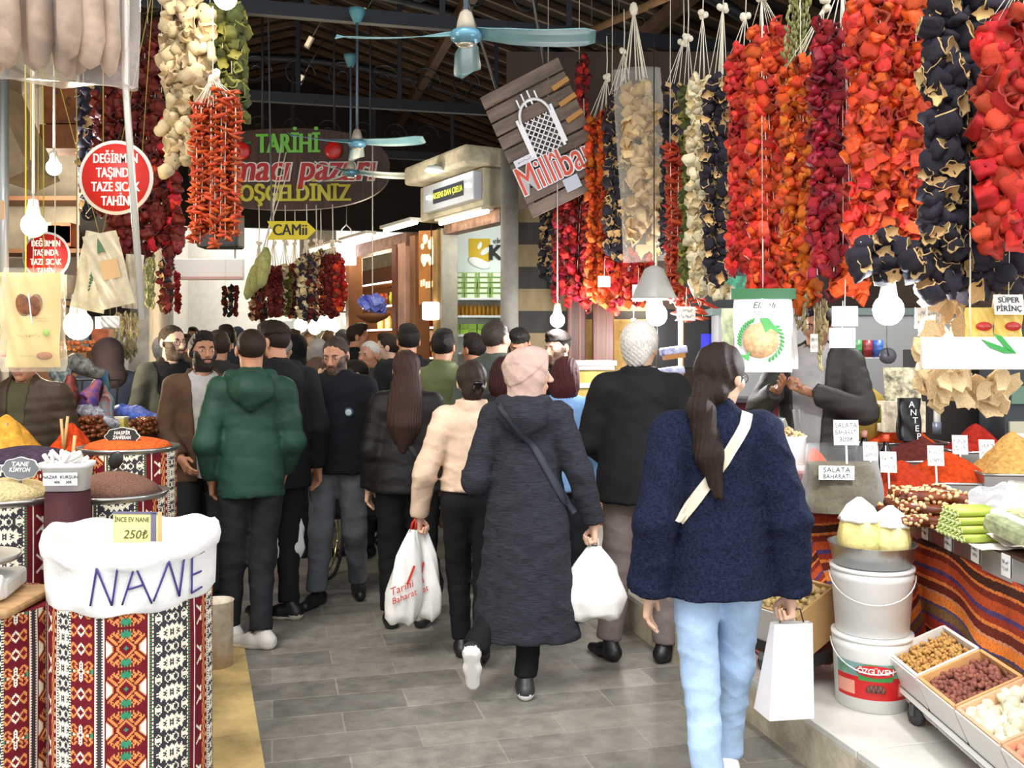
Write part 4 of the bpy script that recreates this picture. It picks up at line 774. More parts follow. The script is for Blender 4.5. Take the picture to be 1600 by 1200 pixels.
KS = stripes_mat(); steel = M('#b4b4b2', r=.28, m=.9, var=.08); dsteel = M('#5c5c5a', r=.4, m=.7); white_pl = M('#eeeeea', r=.35); paper = M('#f4f2ec', r=.7); ink = M('#23232a', r=.7)
t = thing('market_counter', 'low wooden spice counter draped in orange and purple striped kilim cloth', 'counter', (1.2, 4.5, 0))
mb = MB(); mb.box((.45, .32, .915), (.9, .66, .03)); mb.box((1.55, .75, .915), (1.3, 1.5, .03)); mb.box((1.3, -.95, .915), (1.4, 1.9, .03)); mb.box((1.6, .9, .97), (1.2, .5, .1)); mb.build('table_top', M('#6b4a34', r=.6, var=.2), t)
for x, y in ((.06, .6), (.7, .06), (.7, -1.8), (1.9, -1.8), (2.1, 1.4), (1.0, 1.4), (.06, .06)): MB().box((x, y, .545), (.05, .05, .71)).build('leg', dsteel, t)
mb = MB(); mb.box((.595, -.92, .875), (.012, 1.9, .09)); mb.build('steel_edge', steel, t)
def cloth(w_, h, z1, fold, seed):
    nx, nz = 70, 40; Q = np.zeros((nx, nz, 3))
    for i in range(nx):
        for j in range(nz):
            u, v = i / (nx - 1), j / (nz - 1); x = u * w_; Q[i, j] = (x, fold * (math.sin(x * 17 + 2 * v + seed) * (1 - .6 * v) + .5 * math.sin(x * 7 - 5 * v)), z1 - h * (1 - v) + .02 * math.sin(x * 8) * (1 - v))
    return Q
o = MB().grid(cloth(.62, .72, .90, .012, 0), thick=.004).build('cloth', KS, t); o.location = (-.02, -.03, 0)
o = MB().grid(cloth(1.9, .66, .84, .016, 2), thick=.004).build('cloth', KS, t); o.location = (.585, -.0, 0); o.rotation_euler = (0, 0, math.radians(-90))
o = MB().grid(cloth(.7, .72, .90, .012, 4), thick=.004).build('cloth', KS, t); o.location = (-.03, .66, 0); o.rotation_euler = (0, 0, math.radians(-90))
def scrawl(mb, w_, h, rows, rg, R=FACE, c=(0, 0, 0), mi=0):    # illegible pen marks
    for r in range(rows):
        y = h * (.5 - (r + .5) / rows) * .8; x = -w_ * .4
        while x < w_ * .4:
            q = rg.uniform(.04, .09) * w_; pts = [np.array((x + q * a, y + rg.uniform(-.3, .3) * h / rows, .0)) for a in (0, .35, .7, 1)]; mb.tube([np.array(c) + np.asarray(R) @ p for p in pts], w_ * .009, 4, mi=mi); x += q * 1.5
def card(name, label, px, py, d, w_, h, rows=2, rz=0, tilt=-8, group=None, txt=None, col=paper, cat='price tag', string=0, inkm=ink):
    t = thing(name, label, cat, P(px, py, d), rz, group); mb = MB(); R = rot(tilt, 0, random.Random(px).uniform(-5, 5)); mb.box((0, 0, 0), (w_, .003, h), R=R); mb.build('card', col, t); m2 = MB()
    if txt:
        for i, s in enumerate(txt): m2.text(s, h / (len(txt) + .6), c=R @ np.array((0, -.0025, h * (.5 - (i + .5) / len(txt)) * .85)), R=R @ FACE, sx=min(1, w_ / h * (len(txt) + .6) / (len(s) * .66)))
    else: scrawl(m2, w_, h, rows, random.Random(px), R=R @ FACE, c=R @ np.array((0, -.003, 0)))
    m2.build('lettering', inkm, t)
    if string: MB().tube([(0, 0, h / 2), (.003, 0, h / 2 + string)], .0018, 5).build('string', cord, t)
    else: MB().bar(R @ np.array((0, .004, -h / 2)), R @ np.array((0, .004, -h / 2 - .1)), .008, .004).build('clip', white_pl, t)
    return t
def heap(label, name, c, rx, ry, h, col, bump=.6, grain=90, peak=1.3, cat='spice'):
    mb = MB(); n = 36; Q = np.zeros((14, n, 3))
    for i in range(14):
        for j in range(n):
            r = i / 13; a = j * 2 * math.pi / n; q = (abs(math.cos(a)) ** 4 + abs(math.sin(a)) ** 4) ** -.25; q = 1 + (q - 1) * r
            Q[i, j] = (rx * r * math.cos(a) * q, ry * r * math.sin(a) * q, h * (1 - r ** peak) + .006 * math.sin(5 * a + 9 * r) * r * (1 - r) * 4)
    mb.grid(Q, closed=True, flip=True); return tag(mb.build(name, M(col, r=.95, var=.28, vs=grain * .5, bump=bump, bs=grain, spec=.1), loc=c), label, cat, kind='stuff')
def tray(name, label, px, pyrim, d, w_, dp, h, rz=0, group=None):
    x, y, z = P(px, pyrim, d); t = thing(name, label, 'tray', (x, y, z - h), rz, group); mb = MB(); k = .88
    for s in (-1, 1):
        for (c1, sz) in (((s * w_ / 2, 0, h / 2), (.004, dp, h)), ((0, s * dp / 2, h / 2), (w_, .004, h))): mb.box(c1, sz)
    mb.box((0, 0, .002), (w_, dp, .004)); mb.build('pan', steel, t); mb = MB(); e = [(-w_ / 2, -dp / 2, h), (w_ / 2, -dp / 2, h), (w_ / 2, dp / 2, h), (-w_ / 2, dp / 2, h)]
    for i in range(4): mb.tube([e[i], e[(i + 1) % 4]], .008, 6)
    mb.build('rim', steel, t); return (x, y, z)
for lab, sp_, px, py, d, w_, dp, hh, col, rz in [
    ('steel tray nearest the buckets under a brick red powder', 'heap of brick red pepper powder in the front left tray', 1408, 772, 4.78, .5, .42, .17, '#a8351c', -8),
    ('steel tray behind the nut bars under a bright red powder', 'heap of bright orange red pepper flakes in the middle tray', 1478, 748, 4.95, .56, .4, .14, '#bd4119', -6),
    ('steel tray under the purplish brown sumac', 'heap of purplish brown sumac behind the bright red flakes', 1432, 716, 5.45, .42, .36, .14, '#5d2a26', 0),
    ('steel tray at the back under orange pepper', 'heap of orange pepper flakes behind the dark bottle', 1405, 690, 5.85, .5, .3, .13, '#b9421a', 0),
    ('steel tray at the back under dark red pepper', 'heap of dark red pepper powder at the back right', 1525, 702, 5.55, .36, .36, .15, '#93241a', 0),
    ('steel tray at the right edge under tan curry', 'heap of tan curry powder at the right end', 1582, 735, 4.9, .42, .4, .2, '#c79a57', -6),
    ('small steel tray half hidden under dark isot pepper', 'heap of blackish brown isot pepper behind the spice bag', 1358, 746, 5.2, .3, .3, .16, '#3a1f1d', 0)]:
    x, y, z = tray('spice_tray', lab, px, py, d, w_, dp, .1, rz); heap(sp_, 'spice_heap', (x, y, z - .02), w_ / 2 - .02, dp / 2 - .02, hh + .02, col)
for i, (px, py, d) in enumerate([(1388, 722, 4.62), (1462, 712, 4.75), (1500, 695, 5.0), (1542, 702, 4.95), (1360, 705, 5.1), (1590, 692, 5.0)]):
    card('price_card', ['white price card stuck in the brick red powder', 'white price card at the left of the bright red flakes', 'white price card standing before the dark red powder', 'white price card between bright red and tan heaps', 'white price card just right of the spice bag', 'white price card stuck in the tan curry'][i], px, py, d, .075, .1, 2, rz=-10, tilt=-12)
card('price_card', 'large white handwritten card above the oregano bag', 1322, 676, 4.4, .11, .115, txt=['SALATA', 'BAHARATI', '300₺'], rz=-6)
# big clear bag of salad spice
x, y, z = P(1315, 794, 4.4); t = thing('spice_bag', 'clear plastic bag filled with olive brown salad spice and white label', 'bag', (x, y, .932), -4)
def bagprof(H, w0, w1, dp, n=28, m=16, pw=4):
    Q = np.zeros((m, n, 3))
    for i in range(m):
        for j in range(n):
            v = i / (m - 1); a = j * 2 * math.pi / n; q = (abs(math.cos(a)) ** pw + abs(math.sin(a)) ** pw) ** (-1 / pw); ww = w0 + (w1 - w0) * v; Q[i, j] = (ww * math.cos(a) * q * (1 - .12 * (1 - min(1, v * 6)) ** 2), dp * (1 - .35 * v) * math.sin(a) * q, H * v)
            Q[i, j] += .004 * np.array((math.sin(9 * v + 3 * a), math.sin(13 * v + 4 * a), 0))
    return Q
Q = bagprof(.3, .185, .15, .12); q2 = Q[:12].copy() * np.array((.97, .97, .97)); mb = MB(); mb.grid(q2, closed=True); mb.add(q2[-1], [np.arange(28)[None]]); mb.add(q2[0], [np.arange(28)[::-1][None]])
mb.build('spice', M('#574d34', r=.9, var=.35, vs=55, bump=.5, bs=120), t); MB().grid(Q, closed=True).build('film', film('#f4f6f8', .03, .12), t)
mb = MB(); mb.box((0, 0, 0), (.155, .002, .062)); mb.build('label', paper, t, loc=(-.055, -.124, .185)); mb = MB(); mb.text('SALATA', .032, c=(0, -.002, .013), sx=1.05); mb.text('BAHARATI', .03, c=(0, -.002, -.016), sx=.85); mb.build('lettering', M('#39434c', r=.7), t, loc=(-.055, -.1245, .185))
# red flakes in a bag inside a tub, orange powder, white container with nuts
x, y, z = P(1243, 792, 4.62); t = thing('plastic_tub', 'reddish clear tub holding a bag of red pepper flakes', 'tub', (x, y, .932), 0); mb = MB(); mb.lathe([(.1, 0), (.115, .11), (.12, .115), (.108, .11), (.095, .008)], 24); mb.build('tub', film('#a85a50', .65, .2), t)
Q = bagprof(.17, .095, .07, .09, pw=2.5); t2 = thing('spice_bag', 'clear bag of deep red pepper flakes in the reddish tub', 'bag', (x, y, .945)); q2 = Q[:13] * .96; mb = MB(); mb.grid(q2, closed=True); mb.add(q2[-1], [np.arange(28)[None]]); mb.build('spice', M('#8c2016', r=.8, var=.3, vs=60, bump=.5), t2); MB().grid(Q, closed=True).build('film', film('#ffffff', .16, .08), t2)
x, y, z = P(1272, 745, 4.95); heap('heap of bright orange powder behind the spice bag', 'spice_heap', (x, y, z - .02), .12, .12, .17, '#cf4d1c')
x, y, z = P(1232, 740, 4.75); t = thing('white_container', 'round white container topped with nuts beside the orange powder', 'container', (x, y, .932)); mb = MB(); mb.lathe([(.07, 0), (.085, .3), (.09, .31), (.08, .3), (.065, .02)], 24); mb.build('pail', white_pl, t)
mb = MB(); rg = random.Random(3)
for i in range(120): a = rg.uniform(0, 6.3); r = .075 * math.sqrt(rg.random()); mb.ell((r * math.cos(a), r * math.sin(a), .3 + .04 * (1 - r / .08) + rg.uniform(-.005, .01)), (.009, .007, .007), 6)
tag(mb.build('nuts', M('#d8b583', r=.6, rnd=.3), t), kind='stuff')
t = thing('tongs', 'dark metal tongs standing in a glass by the white container', 'tongs', P(1252, 690, 4.8)); mb = MB()
for s in (-1, 1): mb.bar((s * .012, 0, -.06), (-.02 + s * .014, .02, .16), .012, .004)
mb.build('arms', dsteel, t); MB().lathe([(.03, -.09), (.036, -.02), (.033, -.02), (.028, -.085)], 16).build('glass', film('#c8d0d0', .3, .05), t)
# jars left of the vendor
for lab, px, py, d, r, h, col, lid in [('tall glass jar of white cheese beside the ponytail', 1152, 700, 5.0, .085, .33, '#e8e4d4', '#f0f0ee'), ('glass jar of olives with a yellow green lid', 1178, 640, 5.3, .1, .25, '#c9c7a8', '#8f9a3c')]:
    x, y, z = P(px, py, d); t = thing('glass_jar', lab, 'jar', (x, y, .932 if d < 5.1 else .932)); mb = MB(); mb.lathe([(r, 0), (r, h), (r * .8, h + .03), (r * .8, h + .05)], 24); mb.build('glass', film('#e6eee8', .22, .05), t); MB().lathe([(r * .93, .01), (r * .93, h * .8), (r * .7, h * .82)], 20).build('contents', M(col, r=.6, var=.2, vs=30), t); MB().lathe([(r * .86, h + .035), (r * .86, h + .07), (r * .2, h + .072)], 20).build('lid', M(lid, r=.4), t)
x, y, z = P(1205, 690, 5.0); t = thing('glass_jar', 'glass jar packed with ring shaped dried biscuits in front of the vendor', 'jar', (x, y, .932)); mb = MB(); mb.lathe([(.085, 0), (.085, .34), (.07, .38)], 24); mb.build('glass', film('#dfe6dc', .18, .05), t); k = 0
for zz in np.arange(.03, .34, .05):
    for a in range(5):
        an = a * 1.257 + zz * 20; mb = MB(); mb.tube([(.019 * math.cos(q), 0, .019 * math.sin(q)) for q in np.arange(10) * .6283], .009, 6, closed=True); o = mb.build('ring_biscuit', M('#a8814e', r=.7, rnd=.3), t); o.location = (.058 * math.cos(an), .058 * math.sin(an), zz); o.rotation_euler = (rg.uniform(-.4, .4), 0, an + 1.57 + rg.uniform(-.4, .4))
# bottles
for lab, px, py, d, cap_ in [('dark bottle with orange cap standing among the spice heaps', 1384, 742, 5.0, '#e0532e'), ('dark bottle with pink cap behind the oregano bag', 1350, 722, 5.25, '#e2a08a')]:
    x, y, z = P(px, py, d); t = thing('bottle', lab, 'bottle', (x, y, .932)); mb = MB(); mb.lathe([(.001, 0), (.036, .004), (.037, .17), (.033, .2), (.015, .235), (.014, .262)], 20); mb.build('glass', M('#140e10', r=.08), t); MB().lathe([(.017, .255), (.018, .29), (.001, .292)], 16).build('cap', M(cap_, r=.35), t); MB().box((0, -.037, .13), (.03, .003, .03)).build('label', paper, t)
# objects on the back bench
t = thing('leaflet_box', 'cardboard display box with photo leaflets beside the hanging lamp', 'box', P(1408, 640, 5.7)); MB().box((0, 0, -.04), (.24, .12, .18)).build('box', M('#d7c8ae', r=.7, var=.4, vs=20), t); MB().box((.02, .03, .13), (.22, .01, .24), R=rot(-8, 0, 4)).build('poster', M('#c9b89a', r=.6, var=.9, vs=14), t)
t = thing('black_bag', 'black shopping bag with white letters behind the red spice', 'bag', P(1420, 655, 5.45), 0); Q = bagprof(.24, .065, .06, .04); MB().grid(Q - (0, 0, .12), closed=True).build('bag', M('#101012', r=.4), t); mb = MB()
for i, s in enumerate('ANTEP'): mb.text(s, .05, c=(-.004 + .01 * i, -.05, .085 - .045 * i))
mb.build('lettering', paper, t)
t = thing('honey_jar', 'small jar of green honey with a gold lid at the back', 'jar', P(1367, 660, 5.5)); MB().lathe([(.035, 0), (.036, .075), (.03, .085)], 18).build('glass', M('#8a8a2c', r=.15), t); MB().lathe([(.033, .083), (.033, .103), (.001, .104)], 18).build('lid', M('#b99a4a', r=.35, m=.4), t)
t = thing('yellow_sack', 'mustard yellow sack behind the jars and bottles', 'sack', P(1352, 668, 5.9)); MB().ell((0, 0, .06), (.15, .1, .19), 18).build('cloth', M('#b89a45', r=.8, var=.2), t)
t = thing('back_cabinet', 'dark red cabinet with grey shelf panels behind the vendor', 'cabinet', (2.75, 7.0, 0)); MB().box((0, 0, .65), (2.6, .5, 1.3)).build('body', M('#6e1a1e', r=.5), t); MB().box((-.1, .1, 1.62), (2.3, .25, .6)).build('shelf_panel', M('#8d8c8a', r=.6), t); MB().box((-.1, -.05, 1.31), (2.6, .55, .03)).build('shelf', M('#3c3c3c', r=.4), t); MB().box((-.1, .1, 1.94), (2.4, .3, .05)).build('top', M('#5d6a66', r=.5), t)
for i, (px, c1, lab) in enumerate(((1338, '#3e8a4a', 'green spool of gift ribbon on the grey shelf'), (1354, '#8a2a30', 'maroon spool of gift ribbon on the grey shelf'), (1371, '#3a5ea8', 'blue spool of gift ribbon on the grey shelf'))):
    t = thing('ribbon_spool', lab, 'ribbon', P(px, 545, 6.1)); MB().lathe([(.02, -.055), (.036, -.055), (.036, .055), (.02, .055)], 18).build('ribbon', M(c1, r=.35, var=.5, vs=60, stretch=(.2, .2, 1)), t); MB().lathe([(.038, -.06), (.038, -.056), (.001, -.056)], 16).build('flange', white_pl, t)
t = thing('cabinet_frame', 'black metal shelf column at the back right of the stall', 'shelf', P(1505, 640, 6.0)); MB().box((.0, .1, -.3), (.55, .3, 1.35)).build('body', M('#262220', r=.5), t); MB().box((.42, .12, -.2), (.3, .25, 1.2)).build('panel', M('#4b4840', r=.5), t)
t = thing('tool_strip', 'black fridge with green lit display at the right edge', 'fridge', P(1604, 630, 5.5)); MB().box((.1, .1, 0), (.5, .3, .9)).build('body', M('#2c3438', r=.4), t); MB().box((.02, -.06, .05), (.28, .02, .1)).build('display', M('#5d7a6a', r=.3), t); MB().box((.02, -.06, -.25), (.3, .02, .3)).build('door', M('#b8b49c', r=.4), t)
for px, py, lab, c1 in ((1090, 530, 'black computer monitor with a blue window under the red chillies', '#2b2bb0'), (1120, 440, 'black shelf of green and blue packets behind the cream squash', '#2c7a5a')):
    t = thing('monitor', lab, 'monitor', P(px, py, 7.3)); MB().box((0, 0, 0), (.62, .06, .45), bev=.01).build('frame', M('#0c0c0e', r=.3), t); MB().box((.12, -.035, -.04), (.2, .006, .16)).build('screen', M(c1, r=.2, em=.5 if 'computer' in lab else 0, var=0 if 'computer' in lab else .8, vs=20), t)
# nut studded fruit leather bars and pistachio rolls on the near counter
bar_m, nut_m = M('#4a1f12', r=.12, var=.4, vs=12, col2='#7a3a1a'), M('#d2a878', r=.4, rnd=.3); rg = random.Random(11)
def nut_bar():
    t = thing('nut_bar', '', 'sweet'); mb = MB(); mb.tube([(-.13, 0, 0), (-.08, .004, .004), (0, -.003, 0), (.08, .002, .003), (.13, 0, 0)], [.02, .026, .024, .026, .02], 8); mb.build('fruit_leather', bar_m, t); mb = MB()
    for i in range(46): a = rg.uniform(0, 6.28); mb.ell((rg.uniform(-.125, .125), .024 * math.cos(a), .024 * math.sin(a)), (.013, .008, .008), 7, R=rot(rg.uniform(0, 90), rg.uniform(-60, 60), rg.uniform(0, 180)))
    tag(mb.build('nuts', nut_m, t), kind='stuff'); return t
nb = nut_bar(); cnt = 0
x, y, z = P(1446, 812, 4.05)
for lay in range(3):
    for i in range(6 - lay):
        o = nb if cnt == 0 else dup(nb, (0, 0, 0)); cnt += 1; o.location = (x - .02 + .012 * lay, y - .12 + .052 * i + .026 * lay, .965 + .044 * lay); o.rotation_euler = (rg.uniform(0, 6), rg.uniform(-.06, .06), math.radians(rg.uniform(-22, 22))); o['label'] = 'glossy brown nut studded fruit leather bar in the pile on the near counter'; o['group'] = 'nut bars piled on the near counter'
for i in range(4):
    o = dup(nb, (x + .28, y - .42 + .05 * i, .965 + .03 * (i % 2)), label='brown nut bar lying behind the green pistachio rolls', group='nut bars behind the pistachio rolls')
t0 = thing('pistachio_roll', 'green pistachio roll in the stack at the edge of the counter', 'sweet', group='pistachio rolls stacked on white paper'); MB().tube([(-.085, 0, 0), (.085, 0, 0)], .016, 10).build('paste', M('#9aa63c', r=.5), t0); mb = MB()
for s in (-1, 1):
    for i in range(16): a = rg.uniform(0, 6.28); r = .014 * math.sqrt(rg.random()); mb.ell((s * .086, r * math.cos(a), r * math.sin(a)), (.004, .004, .003), 5)
tag(mb.build('nuts', M('#c4d08c', r=.6, rnd=.4), t0), kind='stuff'); x, y, z = P(1518, 822, 3.72); cnt = 0
for lay in range(4):
    for i in range(7 - lay):
        o = t0 if cnt == 0 else dup(t0, (0, 0, 0)); cnt += 1; o.location = (x, y - .1 + .034 * i + .017 * lay, .955 + .029 * lay); o.rotation_euler = (0, 0, math.radians(6))
def sheet(name, label, cat, c, w_, h, mat, amp, seed, R=None):
    n = 26; Q = np.zeros((n, n, 3)); rg = random.Random(seed); k = [rg.uniform(0, 6) for _ in range(6)]
    for i in range(n):
        for j in range(n): u, v = i / (n - 1) - .5, j / (n - 1) - .5; Q[i, j] = (u * w_, v * h, amp * (math.sin(11 * u + 5 * v + k[0]) * math.sin(9 * v + k[1]) + .6 * math.sin(21 * u - 13 * v + k[2]) + .4 * abs(math.sin(25 * v + 9 * u + k[3]))))
    return tag(MB().grid(Q, R=R, flip=True).build(name, mat, loc=c), label, cat)
x, y, z = P(1500, 800, 4.1); sheet('plastic_sheet', 'crumpled clear plastic sheet over the sweets behind the nut bars', 'plastic sheet', (x + .12, y - .02, .995), .42, .36, film('#f2f4f6', .2, .15), .03, 2, rot(14, -6, 0))
x, y, z = P(1580, 850, 3.45); sheet('wrapping_paper', 'white and pink wrapping paper at the near end of the counter', 'paper', (x + .24, y - .1, .96), .5, .62, M('#ead9d2', r=.6), .012, 5)
x, y, z = P(1515, 835, 3.7); sheet('wrapping_paper', 'red edged white paper beneath the pistachio rolls', 'paper', (x + .1, y, .937), .3, .4, M('#f0ece6', r=.6), .003, 6)
t = thing('sweets_bag', 'clear bag of yellow green sweets at the right edge of the counter', 'bag', P(1590, 822, 3.75)); t.location.z = .95; Q = bagprof(.2, .09, .02, .07); MB().grid(Q, closed=True).build('film', film('#f6f2e0', .25, .1), t); mb = MB()
for i in range(70): mb.box((rg.uniform(-.065, .065), rg.uniform(-.045, .045), rg.uniform(.01, .09)), (.022, .022, .016), R=rot(rg.uniform(0, 90), rg.uniform(0, 90), 0))
tag(mb.build('sweets', M('#cfd088', r=.6, rnd=.4), t), kind='stuff')
t = thing('sweets_bag', 'sealed bag of green sweets with a white band at the right edge', 'bag', P(1590, 850, 3.5)); t.location.z = .96; MB().box((0, 0, .05), (.14, .2, .07), R=rot(12, 0, 20), bev=.02).build('bag', M('#9aa07a', r=.3, var=.4, vs=30), t); MB().box((-.01, -.0, .058), (.03, .205, .072), R=rot(12, 0, 20)).build('band', paper, t)
for i, (yy, lab) in enumerate(((4.15, 'white price tag on the steel edge nearest the buckets'), (3.93, 'white price tag on the steel edge below the nut bars'), (3.7, 'white price tag on the steel edge below the pistachio rolls'), (3.47, 'white price tag on the steel edge left of the largest one'), (3.27, 'largest white price tag at the near end of the steel edge'))):
    t = thing('price_tag', lab, 'price tag', (1.785, yy, .887), -90); MB().box((0, 0, 0), (.06 + .02 * (i == 4), .003, .08), R=rot(0, rg.uniform(-3, 3), 0)).build('card', paper, t); mb = MB(); scrawl(mb, .055, .06, 2, rg, c=(0, -.003, 0)); mb.build('lettering', M('#555a78', r=.7), t)
# stacked buckets with bowl of puffs
def bucket(label, z, H, r0, r1, lab=False):
    t = thing('bucket', label, 'bucket', (1.5, 4.0, z), -18); mb = MB(); mb.lathe([(.001, 0), (r0, .002), (r0 + (r1 - r0) * .8, H * .8), (r1, H * .82), (r1, H * .93), (r1 - .004, H * .93), (r1 + .004, H * .94), (r1 + .004, H - .004), (.001, H)], 40); mb.build('pail', M('#efefec', r=.32), t); m2 = MB(); m2.tube([(r1 * 1.03 * math.cos(a), r1 * 1.03 * math.sin(a), H * .88 - .1 * math.sin(-a) * (a > -3.14)) for a in np.linspace(-3.1, -.04, 18)], .003, 5); m2.build('handle', M('#dcdcd8', r=.4), t)
    if lab:
        Q = lambda z0, z1, a0, a1, e=.0015: np.array([[((r0 + (r1 - r0) * zz / H + e) * math.cos(a), (r0 + (r1 - r0) * zz / H + e) * math.sin(a), zz) for zz in np.linspace(z0, z1, 4)] for a in np.linspace(a1, a0, 24)])
        D = math.radians; MB().grid(Q(.055, .145, D(-152), D(-18)), flip=True).build('label_red', M('#c41d1f', r=.4), t); MB().grid(Q(.145, .2, D(-152), D(-18)), flip=True).build('label_meadow', M('#5d8a3c', r=.4, var=.5, vs=12, col2='#8fb0c8'), t); MB().grid(Q(.132, .15, D(-112), D(-62), .0025), flip=True).build('label_band', M('#3f8a44', r=.4), t)
        for a0, a1, c1 in ((-150, -118, '#e09a86'), (-52, -24, '#dc8a7c')): MB().grid(Q(.07, .125, D(a0), D(a1), .003), flip=True).build('label_panel', M(c1, r=.5), t)
        R2 = lambda a: r0 + (r1 - r0) * .16 / H + .004
        mb = MB(); mb.grid(np.array([[((R2(0) + .001) * math.cos(D(-87) + u), (R2(0) + .001) * math.sin(D(-87) + u), .172 + v) for v in np.linspace(-.024 * math.sqrt(max(0, 1 - (u / .52) ** 2)), .024 * math.sqrt(max(0, 1 - (u / .52) ** 2)), 4)] for u in np.linspace(.52, -.52, 20)]), flip=True); mb.build('emblem', M('#d02325', r=.35), t)
        mb = MB()
        for i, ch in enumerate('ÖZGÜVEN'): a = D(-87) + (i - 3) * .125; mb.text(ch, .032, c=((R2(0) + .003) * math.cos(a), (R2(0) + .003) * math.sin(a), .172), R=rot(0, 0, math.degrees(a) + 90) @ FACE, off=.01)
        mb.build('lettering', paper, t); mb = MB()
        for i in range(7): a = D(-87) + (i - 3) * .06; mb.ell(((R2(0) - .004) * math.cos(a), (R2(0) - .004) * math.sin(a), .098 + .008 * (i % 2)), (.012, .012, .014), 8)
        mb.build('fruit_picture', M('#6a4038', r=.5, rnd=.3), t)
    return t
bucket('lower white bucket with a red and green printed label on the marble step', .2, .3, .145, .16, True); bucket('upper plain white bucket standing on the labelled bucket', .5, .275, .145, .165)
t = thing('steel_bowl', 'round steel pan resting on the upper white bucket', 'pan', (1.5, 4.0, .775)); MB().lathe([(.001, .003), (.155, .003), (.17, .085), (.178, .09), (.17, .088), (.15, .008)], 40).build('pan', steel, t)
for i, (dx, dy, r, h, c1, lab) in enumerate(((-.06, -.02, .09, .23, '#ead98c', 'bag of pale yellow corn puffs in the steel pan, left one'), (.068, -.02, .082, .2, '#eadb95', 'bag of pale yellow corn puffs in the steel pan, right one'))):
    t = thing('puff_bag', lab, 'bag', (1.5 + dx, 4.0 + dy, .79)); mb = MB(); mb.lathe([(.02, 0), (r * .9, .01), (r, h * .4), (r * .85, h * .75), (r * .4, h * .95)], 26, wob=lambda a, z: 1 + .06 * np.sin(5 * a + 20 * z) + .03 * np.sin(11 * a)); mb.build('puffs', M(c1, r=.6, var=.15, vs=20, bump=.4, bs=40), t); mb = MB(); mb.lathe([(r * .9, h * .74), (r * .84, h * .8), (r * .55, h * 1.0), (r * .2, h * 1.12), (.01, h * 1.15)], 26, wob=lambda a, z: 1.03 + .08 * np.sin(7 * a + 15 * z)); mb.build('bag_film', M('#f3f1ea', r=.3), t)
# trolley with tilted crates
t = thing('trolley', 'low black metal trolley carrying the slanted crates, on castors', 'trolley', (1.68, 3.3, .2), -90); mb = MB()
for yy in (-.1, .22): mb.bar((-.6, yy, .1), (.75, yy, .1), .025, .04)
for xx in (-.58, .1, .72): mb.bar((xx, -.1, .1), (xx, .22, .1), .025, .04)
mb.bar((-.55, .2, .1), (.7, .2, .1), .02); mb.build('frame', M('#26201e', r=.5), t); MB().box((.08, -.118, .1), (1.3, .006, .02)).build('trim_strip', paper, t)
for xx, yy in ((-.45, -.1), (-.45, .2), (.66, .2)):
    mb = MB(); mb.lathe([(.012, -.013), (.036, -.013), (.038, 0), (.036, .013), (.012, .013)], 20, c=(xx, yy, .038), R=rot(90, 0, 20)); o = mb.build('castor_wheel', M('#3b3b3c', r=.6), t); MB().box((xx, yy, .062), (.03, .05, .05), bev=.006).build('castor_fork', dsteel, o)
def crate(label, y, cont_label, col, rim, size, cname, x=1.72, z=.31, rz=-90, w_=.29, dp=.25, n=150):
    t = thing('crate', label, 'crate', (x, y, z), R=rot(0, 0, rz) @ rot(24, 0, 0)); mb = MB(); h = .2
    for s in (-1, 1): mb.box((s * w_ / 2, 0, h / 2), (.012, dp, h)); mb.box((0, s * dp / 2, h / 2), (w_, .012, h))
    mb.box((0, 0, .006), (w_, dp, .012)); mb.build('box', M(rim, r=.6, var=.12), t)
    MB().box((0, -dp / 2 - .01, h * .45), (w_ * 1.02, .008, h * 1.05), bev=.003).build('front_film', film('#f4f2ee', .5, .2), t)
    R = rot(0, 0, rz) @ rot(24, 0, 0); mb = MB(); rg = random.Random(int(y * 100))
    mb.box((0, 0, .085), (w_ - .02, dp - .02, .15))
    for i in range(n): mb.ell((rg.uniform(-.46, .46) * w_, rg.uniform(-.46, .46) * dp, .165 + rg.uniform(-.006, .016)), (size * rg.uniform(.7, 1.2), size * rg.uniform(.6, 1), size * rg.uniform(.5, .9)), 7, R=rot(rg.uniform(0, 180), rg.uniform(0, 180), 0))
    return tag(mb.build(cname, M(col, r=.7, rnd=.5), loc=(x, y, z), R=R), cont_label, 'nuts' if 'nut' in cont_label or 'kernel' in cont_label else 'dried food', kind='stuff')
crate('film wrapped white crate nearest the buckets on the trolley', 3.76, 'golden brown kernels filling the crate nearest the buckets', '#b98a4a', '#e0ddd6', .011, 'kernels', n=420); crate('cardboard crate in the middle of the trolley', 3.45, 'reddish brown nut pieces filling the cardboard crate', '#8a5040', '#d9a36a', .014, 'nut_pieces', n=300); crate('film wrapped crate at the near end of the trolley', 3.14, 'lumpy white dried curd filling the nearest crate', '#e4dabc', '#d9b08a', .03, 'dried_curd', n=90)
crate('salmon coloured crate cut by the photo edge', 2.83, 'pinkish dried food in the crate at the photo edge', '#d8957a', '#dba07c', .02, 'dried_slices', n=100)
crate('wooden crate under the kilim left of the paper bag', 4.3, 'pale dried leaves in the crate left of the paper bag', '#a58a5a', '#b08a5c', .02, 'dried_leaves', x=1.3, z=.4, rz=-60, n=120)
t = thing('trolley', 'small dark castor trolley under the wooden crate', 'trolley', (1.3, 4.32, .2), -60); MB().box((0, 0, .13), (.34, .3, .05)).build('frame', M('#2a2624', r=.5), t)
for s in (-1, 1): o = MB().lathe([(.012, -.013), (.036, -.013), (.036, .013), (.012, .013)], 18, c=(s * .12, -.1, .038), R=rot(90, 0, 0)).build('castor_wheel', M('#4a4a48', r=.5), t); MB().box((s * .12, -.1, .08), (.03, .05, .05)).build('castor_fork', steel, o)
